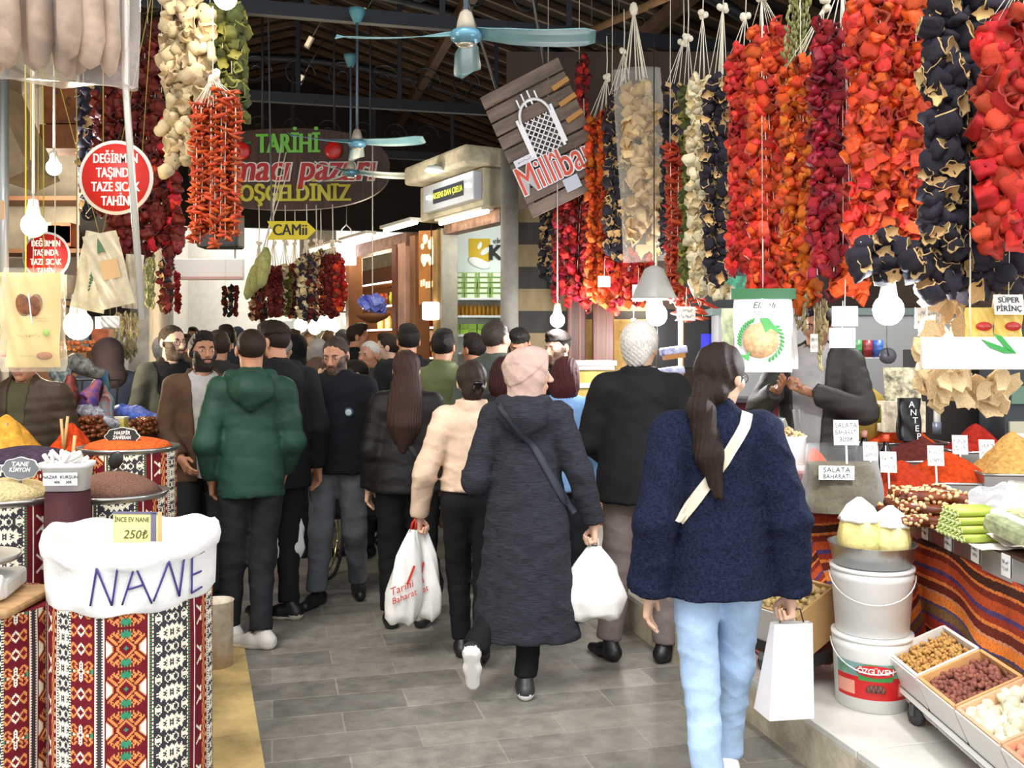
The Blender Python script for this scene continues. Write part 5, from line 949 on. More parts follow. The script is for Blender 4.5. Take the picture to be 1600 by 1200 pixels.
# hanging things over the counter
def flatbag(name, label, px, py, d, w_, h, mat, rz=0, group=None, dep=.03, cat='bag'):
    t = thing(name, label, cat, P(px, py, d), rz, group); n, m = 22, 22; mb = MB()
    for s in (-1, 1):
        Q = np.zeros((n, m, 3))
        for i in range(n):
            for j in range(m): u, v = i / (n - 1) - .5, j / (m - 1) - .5; Q[i, j] = (u * w_ * (1 + .03 * math.sin(7 * v)), s * dep * math.cos(math.pi * u) * (.35 + .65 * math.cos(math.pi * v) ** .5 if abs(v) < .5 else .35) + .004 * math.sin(17 * u + 11 * v), v * h)
        mb.grid(Q, flip=s < 0)
    mb.build('bag', mat, t); return t
t = flatbag('bulgur_bag', 'white bag printed with a tan grain disc and green wheat ears', 1192, 522, 4.55, .27, .36, M('#efeeea', r=.35, var=.05), -5); D = math.radians
MB().lathe([(.001, 0), (.083, 0), (.083, .003), (.001, .003)], 36, R=rot(90, 0, 0)).build('grain_disc', M('#cfa177', r=.6, var=.3, vs=40), t, loc=(-.015, -.033, -.03)); mb = MB()
for s, a0, a1 in ((1, -65, 40), (-1, 110, 190)):
    for k, a in enumerate(np.linspace(D(a0), D(a1), 11)): mb.ell((.1 * math.cos(a) - .015, -.034, .1 * math.sin(a) - .03), (.006, .003, .014), 8, R=rot(0, 90 - math.degrees(a) + 40, 0))
mb.prism([(-.02, .0), (.02, .0), (.07, -.06), (.075, -.075), (.03, -.05), (.005, -.07)], .003, R=FACE, c=(.0, -.034, .075)); mb.prism([(-.05, 0), (-.1, .035), (-.06, .03), (-.045, .06)], .003, R=FACE, c=(-.02, -.034, -.13)); mb.build('wheat_print', M('#2f8a3c', r=.5), t); mb = MB(); mb.text('Elmalı', .045, c=(.0, -.022, .135), shear=.3); scrawl(mb, .13, .03, 2, rg, c=(.0, -.024, .098)); mb.build('lettering', M('#2a3f30', r=.6), t)
MB().box((0, -.0, .19), (.3, .04, .05)).build('header', M('#1e5a30', r=.4), t); MB().tube([(0, 0, .2), (0, 0, .45)], .002, 5).build('string', cord, t)
flatbag('plastic_bag', 'plain white crinkled bag hanging behind the printed grain bag', 1232, 522, 4.68, .1, .34, M('#f0f0ee', r=.35, var=.06), 10); flatbag('green_packet', 'pale green packet peeking out left of the printed grain bag', 1143, 520, 4.75, .1, .24, M('#cfd8b0', r=.4, var=.3, vs=20))
t = flatbag('pepper_bag', 'long clear plastic bag full of tan dried peppers', 1003, 258, 6.45, .32, 1.3, film('#f4efe2', .07, .1), 0, None, .12); t.rotation_euler = (0, math.radians(-3), 0); rg = random.Random(5)
for i in range(98):
    o = bpy.data.objects.new('dried_pepper', rg.choice(veg_set(*COLS['tan']))); COL.objects.link(o); o.parent = t; zz = -.5 + i * .0105; o.location = (rg.uniform(-.1, .1) * (1 - max(0, zz - .3)), rg.uniform(-.07, .03), zz); o.rotation_euler = (rg.uniform(0, 6), rg.uniform(0, 6), 0); o.scale = (.1,) * 3
mb = MB()
for k in range(12): mb.tube([(0, 0, 1.05), (rg.uniform(-.1, .1), rg.uniform(-.05, .05), .58)], .004, 5)
mb.ell((0, 0, 1.05), (.03, .03, .05), 8); mb.build('cord', cord, t)
# dried loofah slabs and packets hanging at the right edge
rg = random.Random(21); GB = 'flat dried pieces hanging at the right edge'
def slab_mesh(sd):
    r2 = random.Random(sd); n = 9; pts = [((.5 + r2.uniform(-.14, .2)) * math.cos(k * 6.283 / n) * .9, (.5 + r2.uniform(-.16, .16)) * math.sin(k * 6.283 / n) * 1.3) for k in range(n)]; return keep(MB().prism(pts, .12, R=FACE), [M('#e2c496', r=.75, rnd=.35, var=.2, vs=10, bump=.3, bs=20)])
SL_ = [slab_mesh(k) for k in range(5)]
for lab, x0, y0, x1, y1, d, n in (('bunch of tan dried slabs hanging just right of the big bulb', 1448, 455, 1500, 520, 3.75, 26), ('bunch of cream dried slabs in the upper right corner by the packets', 1560, 455, 1598, 480, 3.7, 14), ('bunch of pale dried slabs hanging below the white sign box', 1452, 590, 1580, 632, 3.5, 34), ('narrow bunch of brown dried slabs left of the white sign box', 1436, 512, 1462, 610, 3.62, 26)):
    t = thing('dried_slab_bunch', lab, 'dried food', P((x0 + x1) / 2, y0 - 30, d), group=GB); T = np.array(t.location)
    for i in range(n):
        p = np.array(P(rg.uniform(x0, x1), rg.uniform(y0, y1), d + rg.uniform(-.06, .06))) - T; o = bpy.data.objects.new('dried_slab', rg.choice(SL_)); COL.objects.link(o); o.parent = t; o.location = p; o.rotation_euler = (rg.uniform(-.5, .5), rg.uniform(-.9, .9), rg.uniform(-.9, .9)); s_ = rg.uniform(.05, .085); o.scale = (s_, s_, s_)
    MB().tube([(0, 0, -.08), (0, 0, .7)], .003, 5).build('string', cord, t)
t = thing('sign_box', 'long white blank sign box with a green leaf mark at the right edge', 'sign', P(1530, 552, 3.4), -4); MB().box((0, 0, 0), (.4, .03, .115), bev=.006).build('box', M('#f4f4f2', r=.4), t); mb = MB(); mb.prism([(-.06, .03), (.02, -.0), (.06, -.02), (.02, -.02), (-.03, .0)], .003, R=FACE, c=(.06, -.016, .02)); mb.prism([(-.03, .06), (.0, .05), (.05, -.01), (.02, .0)], .003, R=FACE, c=(.07, -.016, .01)); mb.build('leaf_mark', M('#3aa04a', r=.5), t)
for px, lab in ((1530, 'yellow packet with a red oval mark, left of two'), (1575, 'yellow packet with a red oval mark, right of two')):
    t = flatbag('spice_packet', lab, px, 508, 3.55, .105, .13, M('#f0cf6a', r=.35, var=.1), 0, None, .012); mb = MB(); mb.lathe([(.001, 0), (.03, 0), (.03, .003), (.001, .003)], 26, R=rot(90, 0, 0), sy=.55, c=(.01, -.015, -.005)); mb.build('oval_mark', M('#c8322c', r=.4), t); mb = MB(); scrawl(mb, .045, .012, 1, rg, c=(.01, -.019, -.005)); scrawl(mb, .07, .03, 2, rg, c=(.01, -.016, -.04)); mb.build('lettering', paper, t)
card('price_card', 'white handwritten card above the yellow packets', 1576, 476, 3.52, .11, .075, txt=['SÜPER', 'PİRİNÇ'], string=.2)
for px, py, d, w_, h, lab in ((1072, 490, 5.9, .115, .085, 'white blank tag hanging in front of the chilli bunch'), (1320, 494, 4.2, .11, .085, 'upper white tag hanging below the crimson peppers'), (1316, 528, 4.2, .11, .085, 'lower white tag of the pair below the crimson peppers'), (1450, 497, 3.7, .1, .08, 'white tag hanging in front of the tan slabs'), (1272, 536, 4.55, .035, .085, 'narrow white tag hanging among the beige herbs'), (944, 440, 6.9, .09, .08, 'white tag pinned in the dark red peppers'), (997, 458, 6.8, .08, .12, 'white tag with red heading under the orange peppers')):
    card('hanging_tag', lab, px, py, d, w_, h, 2, tilt=0, string=.12, inkm=M('#8a8a94', r=.7))
t = thing('lamp_shade', 'grey enamel lamp shade above the white haired man', 'lamp', P(1022, 445, 6.05)); MB().lathe([(.02, .12), (.06, .1), (.14, -.08), (.145, -.09), (.135, -.08), (.055, .09)], 28).build('shade', M('#a9a9a6', r=.4), t); MB().tube([(0, 0, .1), (0, 0, 1.6)], .004, 5).build('cable', M(BLACK), t)
t = thing('hanging_lamp', 'white tube lamp with black tip hanging over the spices', 'lamp', P(1464, 590, 4.1)); MB().tube([(0, 0, -.19), (0, 0, 2.0)], .014, 12).build('tube', M('#e8e8e4', r=.3), t); MB().tube([(0, 0, -.24), (0, 0, -.19)], .018, 12).build('tip', M('#3a3f4a', r=.4), t)
t = thing('grey_hook_disc', 'dark grey round scale dial hanging beside the ribbons', 'dial', P(1387, 556, 5.0)); MB().lathe([(.001, -.012), (.042, -.012), (.042, .012), (.001, .012)], 26, R=rot(90, 0, 0)).build('disc', M('#4a4850', r=.4), t); MB().tube([(0, -.015, 0), (-.012, -.015, .06), (0, 0, .6)], .003, 5).build('wire', dsteel, t)
# rail the garlands hang from, and its hangers
a_, b_ = P(920, 50, 7.85), P(1700, -420, 2.75); t = thing('hanging_rail', 'long wooden pole the right hand garlands hang from', 'pole', a_); d_ = np.array(P(1032, 0, 6.45)) - np.array(a_); MB().tube([(0, 0, 0), d_, d_ * 3.6], .028, 10).build('pole', M('#8a6a48', r=.6, var=.2), t)
for k in np.linspace(.05, 3.4, 9): p = d_ * k; MB().tube([p, p + (0, 0, 1.6)], .004, 5).build('hanger_wire', dsteel, t)
for px, py, d in ((930, 70, 7.6), (952, 60, 7.3), (978, 45, 7.0), (1000, 35, 6.8), (1020, 25, 6.6)):
    x, y, z = P(px, py, d); p = np.array((x, y, z)) - np.array(a_); mb = MB(); mb.tube([p + .035 * np.array((math.cos(q), 0, math.sin(q))) + (0, 0, .03 * (q > 2)) for q in np.linspace(-2.4, 2.4, 12)], .004, 5); mb.build('hook', M('#3a332c', r=.5, m=.5), t)
# things in hands
def carrier(label, loc, H, w_, dp, mats, rz=0, tilt=0, prints=None, handle=None, name='shopping_bag'):
    t = thing(name, label, 'bag', loc, R=rot(0, tilt, rz)); n, m = 30, 18; Q = np.zeros((m, n, 3))
    for i in range(m):
        for j in range(n):
            v = i / (m - 1); a = j * 6.2832 / n; ww = w_ * (np.interp(v, [0, .05, .3, .7, 1], [.55, .85, 1, .72, .16])); dd = dp * np.interp(v, [0, .05, .3, .7, 1], [.4, .9, 1, .6, .2]); Q[i, j] = (ww * math.cos(a) + .006 * math.sin(5 * a + 9 * v), dd * math.sin(a) * (1 + .12 * math.sin(7 * a + 6 * v)), -H * (1 - v) + .012 * math.sin(3 * a) * (v < .06))
    mb = MB(); mb.grid(Q, closed=True); mb.add(Q[0], [np.arange(n)[::-1][None]]); mb.build('bag', mats, t)
    MB().tube([(-w_ * .12, 0, -.02), (-w_ * .1, 0, .03), (0, 0, .055), (w_ * .1, 0, .03), (w_ * .12, 0, -.02)], .008, 6).build('handle', handle or mats, t); return t
pl = M('#eceae6', r=.3, var=.08, vs=6)
h = np.array(W2['world']((.345, .035, .80))); carrier('white plastic carrier bag in the right hand of the woman in the long coat', h + (0.0, 0, -.04), .35, .158, .1, pl, 8)
h = np.array(W3['world']((-.315, .03, .775)))
for dx, rz, lab in ((-.045, 12, 'white carrier bag with red print held by the woman in cream, left one'), (.04, -20, 'white carrier bag with red print held by the woman in cream, right one')):
    t = carrier(lab, h + (dx * .5, dx, -.0), .5, .098, .06, pl, rz, 8 if dx < 0 else -2, handle=M('#c02a1c', r=.4)); mb = MB(); mb.bar((-.0, -.064, -.28), (.025, -.058, -.18), .012, .004); mb.text('Tarihi', .055, c=(-.03, -.072, -.3), R=rot(90, -28, 0), shear=.3); mb.text('Baharat', .045, c=(-.01, -.072, -.345), R=rot(90, -28, 0), shear=.3); mb.build('red_print', M('#c4301f', r=.5), t)
h = np.array(W1['world']((.275, .035, .74))); t = thing('paper_bag', 'white and pale pink paper bag carried by the woman in navy', 'bag', h + (.01, 0, -.02), R=rot(4, 3, 16)); mb = MB(); w_, dp, H = .092, .055, .36
V = [(s * w_ * k, u * dp * k2, z) for z, k, k2 in ((-H, 1, 1), (-.02, .86, .25)) for s, u in ((-1, -1), (1, -1), (1, 1), (-1, 1))]; mb.add(V, [np.array([(0, 1, 5, 4), (1, 2, 6, 5), (2, 3, 7, 6), (3, 0, 4, 7), (3, 2, 1, 0)])], 0, False); mb.build('bag', M('#efe6e2', r=.55), t)
MB().tube([(-.05, 0, -.02), (-.03, 0, .03), (.03, 0, .03), (.05, 0, -.02)], .003, 5).build('handle', M('#4a4038'), t)
t = carrier('white bag hanging low behind the green jacket', P(462, 800, 6.0), .3, .1, .05, pl, 10, 12)
t = carrier('black handbag hanging beside the red printed bags', P(668, 850, 5.4), .3, .09, .05, M('#17171a', r=.35), 0)
# ============================ left-hand stall ======================================
KM = [M(c, r=.92, var=.12, vs=40, bump=.25, bs=200, spec=.1) for c in ('#6d1d27', '#3c8a66', '#d58a4e', '#efe6d0', '#3d3a40', '#c9b58c')]   # burgundy green orange white charcoal sand
CH = {'.': 0, 'g': 1, 'o': 2, 'w': 3, 'd': 4, 's': 5}
MG = ["gg.r.oo..owwww", "g.r..oo..owwww", "..r.oo...owwww", ".r.oo.oo..owww", "r.oo..ooo..oww", ".oo.oo.ooo..ow", "oo.oo...ooo..o", "o.ooo....ooo..", ".ggo.oo...ooo.", "gggg.ooo.oo.o.", "ggggo.ooo.o...", "gggg.oo.oo....", "gg.g.o..o.....", ".g.o.o........", ".............."]
MW = ["w.ww..wwww...", "..www..wwwww.", "w.ww.wwwww...", "wwwwwwwww....", "wwwwww.ww....", "ww.ww...w....", "w...w........", "..........w..", "...w.....w.w.", ".ww.w...w...w", "ww...w..wwwww"]
MH = ["..wooww.gg", ".wwo.oo.gg", "ww.oo..oog", ".w..oo.oo.", "ww...o..oo", ".w.oo...oo", "ww..oo.oo.", "w....ooo..", "..........", "..........", "..........", "..........", "w.....oo..", "ww...oooo.", ".ww.oo.oo.", "..woo...o.", "...w......", "..woo...o.", ".ww.oo.oo.", "ww...oooo.", "w.....oo..", "..........", ".........."]
MBd = ["w.....", "ww....", ".ww.ww", "..wwww", "...www", "....ww", ".....w", "......", "......", "......", "......", "......", "......", "......", "......"]
def kil_cell(u, v):
    """palette index of the weave, u cells across the cloth (period 124), v cells up"""
    u %= 124
    def mir(m, c, per):
        r = v % per; r = min(r, per - r); r = min(r, len(m) - 1); k = abs(int(u - c)); return m[r][k] if k < len(m[r]) else '.'
    if u < 15: c_ = mir(MG, 0, 29); return CH[c_.replace('r', '.')]
    if u < 16: return 3
    if u < 18: return 1 if v % 2 else 0
    if u < 19: return 3 if v % 3 else 4
    if u < 45: c_ = mir(MW, 32, 22); return 4 if c_ == '.' else CH[c_]
    if u < 46: return 3 if v % 3 else 4
    if u < 48: return 1 if v % 2 else 0
    if u < 52: return 0
    if u < 53: return 3
    if u < 69:
        k = v % 30
        if 55 <= u < 61: r = k - 8; return 3 if 0 <= r < 15 and MBd[min(r, 14 - r) if r > 6 else r][int(u - 55)] == 'w' else 0
        if 62 <= u < 66: return 2 if (k // 3 + int(u)) % 3 else 0
        return 3 if u == 67 and k % 6 < 3 else 0
    if u < 70: return 3
    if u < 72: return 4 if v % 2 else 3
    if u < 82: c_ = mir(MW, 76, 22); return 4 if c_ == '.' else CH[c_]
    if u < 84: return 3 if v % 2 else 4
    if u < 102: c_ = mir(MH, 92, 45); return CH[c_]
    if u < 110: k = abs(u - 106); return 3 if k in (2, 3) and v % 2 else 4 if k < 2 else 3 if k == 3 else 0
    c_ = mir(MG, 124, 29); return CH[c_.replace('r', '.')]
def kilim(mb, R, z0, z1, uc=0, cell=.0044, wob=.012, pos=None):
    if pos: uc = uc - int(math.atan2(-pos[0], pos[1]) * R / cell)
    n = int(2 * math.pi * R / cell); n += (124 - n % 124) if n % 124 > 62 else -(n % 124); n = max(n, 124); m = int((z1 - z0) / cell); a = -math.pi / 2 + (np.arange(n) - n / 2) * 2 * math.pi / n
    z = np.linspace(z1, z0, m + 1); A2, Z2 = np.meshgrid(a, z); rr = R * (1 + wob * (np.sin(3 * A2 + 4 * Z2) * .6 + np.sin(11 * A2 + 1.5 * np.sin(5 * Z2)) * .35) * np.clip((z1 - Z2) * 8, .15, 1))
    Q = np.stack([rr * np.cos(A2), rr * np.sin(A2), Z2], -1)
    mi = np.array([[kil_cell(j - n // 2 + uc, i) for j in range(n)] for i in range(m)]); return mb.grid(Q, mi=mi, closed=True, flip=False)
def sack_pos(px, d): return ((px - CX) * d / F, d, 0)
# front sack of dried mint
X, Y, _ = sack_pos(206, 3.26); t = thing('mint_sack', 'tall white linen sack of mint with purple handwriting over a red kilim cover', 'sack', (X, Y, 0))
mb = MB(); kilim(mb, .262, 0, .86, 4, pos=(X, Y)); mb.build('kilim_cover', KM, t)
def ring(prof, n=64, wb=.02, sd=0, tilt=.0):
    Q = []
    for k, (r, z) in enumerate(prof): a = np.arange(n) * 6.2832 / n; Q.append(np.stack([r * (1 + wb * np.sin(3 * a + sd) + wb * .5 * np.sin(8 * a + k)) * np.cos(a), r * (1 + wb * np.sin(3 * a + sd) + wb * .5 * np.sin(8 * a + k)) * np.sin(a), z + .012 * np.sin(2 * a + 1 + sd) + .006 * np.sin(9 * a + k * .7)], 1))
    return np.array(Q)
linen = M('#f1efec', r=.85, var=.05, bump=.25, bs=40)
MB().grid(ring([(.265, .845), (.269, .85), (.272, .9), (.274, .985), (.282, .995), (.286, 1.02), (.28, 1.05), (.268, 1.065), (.255, 1.06), (.248, 1.03), (.245, .95), (.24, .86), (.0, .85)], wb=.012), closed=True).build('linen_cuff', linen, t)
mb = MB(); mb.lathe([(.24, .86), (.2, .885), (.1, .9), (.001, .905)], 40); tag(mb.build('dried_mint', M('#8a8f6a', r=.95, var=.4, vs=60, bump=.7, bs=90), t), kind='stuff')
LET = {'N': [[(0, 0), (.22, 1), (.72, .0), (.9, 1.02)]], 'A': [[(0, 0), (.4, 1.02), (.95, -.05)], [(.18, .4), (.66, .48)]], 'M2': [[(0, 0), (.55, 1.02), (.95, 0), (1.15, 1.0)]], 'E': [[(.9, 1.06), (.1, 1.0), (.05, 0), (.75, .08)], [(.08, .5), (.7, .53)]]}
mb = MB()
for ch, x0, w_ in (('N', -.017, .088), ('A', .075, .09), ('M2', .165, .09), ('E', .295, .07)):
    for st in LET[ch]:
        pts = []
        for (p, q) in zip(st[:-1], st[1:]):
            for k in np.linspace(0, 1, 6): x = x0 + w_ * (p[0] + (q[0] - p[0]) * k); z = .872 + .118 * (p[1] + (q[1] - p[1]) * k); a = -math.pi / 2 + x / .272; r = .2785 + .004 * math.sin(3 * a); pts.append((r * math.cos(a), r * math.sin(a), z))
        mb.tube(pts, .0034, 5)
mb.build('lettering', M('#3c2f78', r=.6), t)
t = thing('price_card', 'yellow printed price card standing in the linen mint sack', 'price tag', (X + .005, Y + .02, 1.06), -3); MB().box((0, 0, 0), (.155, .004, .105)).build('card', M('#f3ea9c', r=.55, var=.15, vs=12), t); MB().box((.064, -.004, 0), (.018, .003, .104)).box((.0, -.004, .05), (.155, .003, .008)).build('stripe', M('#6f6a86', r=.5), t); MB().box((.08, .002, -.0), (.02, .004, .105)).build('edge', M('#e0b07a', r=.5), t); mb = MB(); mb.text('İNCE EV NANE', .024, c=(-.012, -.003, .026), sx=.75); mb.text('250₺', .042, c=(.0, -.003, -.025), shear=.25); mb.build('lettering', M('#5b5c3a', r=.6), t)
# neighbouring kilim sack with board and scale
X, Y, _ = sack_pos(-25, 3.2); t = thing('kilim_drum', 'red kilim covered drum under the wooden board and scale', 'drum', (X, Y, 0)); mb = MB(); kilim(mb, .245, 0, .83, 88 - 20, pos=(X, Y)); mb.add([(.245 * math.cos(a), .245 * math.sin(a), .829) for a in np.arange(32) * .19635], [np.arange(32)[None]]); mb.build('kilim_cover', KM, t)
MB().box((0, 0, 0), (.36, .34, .03), bev=.012).build('wooden_board', M('#b08a5e', r=.6, var=.25, vs=4, stretch=(1, 8, 8)), loc=(X + .02, Y - .06, .846)); tag(bpy.data.objects['wooden_board'], 'pale wooden board lying on the drum at the left edge', 'board')
t = thing('kitchen_scale', 'white electronic scale with keypad and steel pan on the wooden board', 'scale', (X + .0, Y - .06, .861), 12); MB().box((0, .02, .035), (.25, .24, .06), bev=.012).build('body', M('#dcdcd8', r=.4), t); MB().box((0, -.115, .05), (.24, .05, .07), R=rot(-35, 0, 0), bev=.006).build('panel', M('#e8e8e6', r=.4), t); MB().lathe([(.02, .06), (.02, .1), (.13, .115), (.14, .135), (.136, .135), (.001, .118)], 32).build('steel_pan', steel, t)
MB().lathe([(.011, .064), (.011, .08), (.001, .08)], 14, c=(.085, -.09, 0)).build('blue_knob', M('#2a56c8', r=.3), t)
for i in range(3):
    for j in range(3): MB().box((.05 + i * .03 - .1, 0, 0), (.02, .012, .004), R=rot(55, 0, 0)).build('key', M('#c8d0e0' if (i + j) % 2 else '#6a86c8', r=.4), t, loc=(.0, -.128 + j * .012, .034 + j * .017))
def drum(label, px, d, R, ztop, uc, sp_label, col, h, name='spice_drum', grain=70, bump=.7, flat=0):
    X, Y, _ = sack_pos(px, d); t = thing(name, label, 'drum', (X, Y, 0)); mb = MB(); kilim(mb, R, .25, ztop - .02, uc, cell=.0052, pos=(X, Y)); mb.build('kilim_cover', KM, t); MB().lathe([(R * .97, 0), (R * .97, .26)], 32).build('base', M('#3a2a26', r=.8), t); mb = MB(); mb.lathe([(R * .99, ztop - .03), (R + .014, ztop - .01), (R + .016, ztop), (R + .006, ztop + .002), (R - .03, ztop - .015), (.001, ztop - .03)], 48); mb.build('steel_tray', steel, t)
    mb = MB(); mb.lathe([(R - .012, ztop - .012), (R * .8, ztop + h * .35), (R * .55, ztop + h * .7), (R * .25, ztop + h * .95), (.001, ztop + h)], 48, wob=lambda a, z: 1 + .02 * np.sin(5 * a + 30 * z)); tag(mb.build(name.replace('drum', 'heap'), M(col, r=.9, var=.35, vs=grain, bump=bump, bs=grain * 1.3, spec=.15), loc=(X, Y, 0)), sp_label, 'spice', kind='stuff'); return X, Y
drum('kilim covered drum topped with pale cumin seed behind the scale', 15, 3.95, .205, 1.07, 36, 'heap of pale beige cumin seed beside the white tub', '#bfae84', .07, grain=120)
drum('kilim covered drum topped with brown flax seed behind the mint sack', 176, 4.15, .215, 1.055, 30, 'heap of reddish brown flax seed behind the mint sack', '#7d5c50', .085, grain=130)
XH, YH = drum('tall kilim covered drum topped with orange safflower', 201, 4.95, .235, 1.17, 36, 'heap of orange safflower petals under the black oval plaque', '#d5602a', .05, grain=60)
drum('drum with wide steel tray of dark purple dried flowers', 40, 4.55, .24, 1.15, 60, 'heap of dark purple dried flowers in the wide tray', '#3d3042', .06, grain=40)
x, y, z = P(10, 700, 5.15); heap('heap of golden yellow dried petals at the left edge', 'spice_heap', (x, y, 1.12), .17, .15, .2, '#d09a3c', grain=45)
x, y, z = P(112, 705, 5.2); heap('heap of orange red paprika with two wooden spoons', 'spice_heap', (x, y, 1.1), .12, .12, .17, '#c4421c')
t = thing('side_table', 'low table carrying the yellow and red heaps behind the drums', 'table', (-2.55, 5.14, 0)); MB().box((0, 0, 1.08), (.95, .36, .04)).build('table_top', M('#5a4030', r=.7), t)
for sx in (-.42, .42):
    for sy in (-.14, .14): MB().box((sx, sy, .53), (.05, .05, 1.06)).build('leg', M('#4a3428', r=.7), t)
for i, (px, py, lab) in enumerate(((97, 672, 'left wooden spoon handle standing in the paprika heap'), (104, 668, 'right wooden spoon handle standing in the paprika heap'), (115, 700, 'short wooden scoop stick at the edge of the purple flowers'), (8, 678, 'wooden scoop handle in the yellow heap'))):
    x, y, z = P(px, py, 5.1 if i < 2 else 4.6 if i == 2 else 5.1); tag(MB().tube([(0, 0, -.12), (0, 0, .06)], .008, 8).build('wooden_spoon', M('#c9a36c', r=.6), loc=(x, y, z), R=rot(0, 6 if i else -5, 0)), lab, 'spoon')
def plaque(label, px, py, d, w_, h, col, txt, rz=0, tilt=-6):
    t = thing('oval_plaque', label, 'sign', P(px, py, d), R=rot(tilt, 0, 0) @ rot(0, 0, rz)); k = 40; pts = []
    for i in range(k): a = i * 2 * math.pi / k; r = 1 + .05 * math.cos(8 * a); pts.append((w_ / 2 * r * math.cos(a), h / 2 * r * math.sin(a)))
    MB().prism([(x * 1.05, y * 1.07) for x, y in pts], .006, R=FACE, c=(0, .004, 0)).build('rim', paper, t); MB().prism(pts, .008, R=FACE, c=(0, .003, 0)).build('board', M(col, r=.7), t); mb = MB()
    for i, s in enumerate(txt): mb.text(s, h * .3, c=(0, -.0065, h * (.2 - .27 * i)), shear=.15, off=.012, sx=min(1.1, w_ / h * 2.9 / len(s)))
    mb.build('lettering', paper, t); MB().bar((0, .004, -h / 2 - .08), (0, .004, -h / 2), .01, .005).build('stake', dsteel, t); return t
plaque('black oval plaque reading haspir zahferan in the orange safflower', 191, 682, 4.85, .165, .085, '#1f1d1d', ['HASPİR', 'ZAHFERAN'])
plaque('grey oval plaque reading tane kimyon in the pale cumin', 32, 732, 3.9, .145, .085, '#6f7276', ['TANE', 'KİMYON'])
t = thing('spice_scoop', 'small black plastic scoop stuck in the brown flax seed', 'scoop', P(178, 725, 4.25), R=rot(0, 25, 0)); MB().ell((0, 0, .02), (.032, .012, .042), 16).build('bowl', M('#1c1a1a', r=.4), t); MB().bar((.0, 0, -.08), (0, 0, 0), .012, .008).build('handle', M('#1c1a1a', r=.4), t)
# translucent tub of small goods
t = thing('plastic_tub', 'white plastic tub with a paper label between the cumin and flax drums', 'tub', P(106, 765, 3.85), 4); mb = MB(); mb.lathe([(.078, 0), (.09, .09), (.098, .092), (.1, .112), (.094, .112), (.088, .1), (.074, .008)], 40, sx=1.1, sy=.8, wob=lambda a, z: (np.abs(np.cos(a)) ** 4 + np.abs(np.sin(a)) ** 4) ** -.25 * .9); mb.build('tub', M('#ecebe8', r=.35), t); MB().box((0, -.0745, .052), (.13, .002, .05)).build('label', paper, t); mb = MB(); mb.text('NAZAR  KURŞUN', .017, c=(.0, -.077, .06)); mb.text('40₺     20₺', .015, c=(.01, -.077, .04)); mb.build('lettering', M('#5c5c66', r=.7), t)
mb = MB(); rg = random.Random(9)
for i in range(22): mb.tube([(rg.uniform(-.07, .07), rg.uniform(-.05, .05), .08), (rg.uniform(-.08, .08), rg.uniform(-.05, .05), .13 + rg.uniform(0, .03))], .009, 6)
tag(mb.build('wrapped_charms', M('#e6e4e2', r=.3, rnd=.3), t), kind='stuff')
MB().lathe([(.001, 0), (.085, 0), (.085, 1.1), (.001, 1.1)], 30).build('plain_drum', M('#3c1118', r=.85), loc=(P(106, 765, 3.85)[0], 3.85, 0)); tag(bpy.data.objects['plain_drum'], 'dark red drum carrying the white plastic tub', 'drum')
# dates, slippers and goods on the back counter
t = thing('back_counter', 'long market counter carrying dates and slippers on the left', 'counter', (-3.1, 6.4, 0)); MB().box((0, 0, 1.115), (1.6, .92, .05)).build('counter_top', M('#6a4a34', r=.6), t); MB().box((0, .0, .545), (1.56, .88, 1.09)).build('body', M('#4a2a26', r=.8), t)
dt = keep(MB().ell((0, 0, 0), (.022, .014, .013), 10), [M('#7a3f1c', r=.22, rnd=.6)]); rg = random.Random(4)
for lab, gname, px0, px1, py, d, n, rows in (('shiny brown date in the heap left of the black plaque', 'dates heaped left of the plaque', 114, 163, 676, 5.75, 130, 5), ('dull brown date in the heap right of the black plaque', 'dates heaped right of the plaque', 206, 248, 676, 6.0, 90, 4)):
    for i in range(n):
        r_ = i * rows // n; px = rg.uniform(px0 + r_ * 3, px1 - r_ * 3); o = bpy.data.objects.new('date', dt); COL.objects.link(o); x, y, z = P(px, py, d); o.location = (x, y + rg.uniform(-.12, .12), 1.155 + r_ * .024 + rg.uniform(-.004, .008)); o.rotation_euler = (rg.uniform(0, 6), rg.uniform(-.5, .5), rg.uniform(0, 6)); tag(o, lab, 'date', gname)
def slipper(label, px, py, d, L_, col, col2, R):
    t = thing('slipper', label, 'slipper', P(px, py, d), R=R); mb = MB(); mb.add(*surfnet(lambda Q: np.maximum(np.maximum(smin(cap(Q, (0, -.08, .03), (0, .03, .03), .034, .042), cap(Q, (0, .03, .032), (0, .12, .022), .042, .02), .03), -Q[:, 2]), -cap(Q, (0, -.09, .062), (0, .02, .07), .032)), (-.06, -.14, -.01), (.06, .16, .09), .008)); mb.build('upper', M(col, r=.55, var=.9, vs=32, col2=col2), t); MB().prism([(.034 * math.cos(a) * (1 + .2 * math.sin(a)), .02 + .115 * math.sin(a)) for a in np.arange(20) * .314], .008).build('sole', M('#1c1a1a', r=.6), t); t.scale = (L_ / .21,) * 3; return t
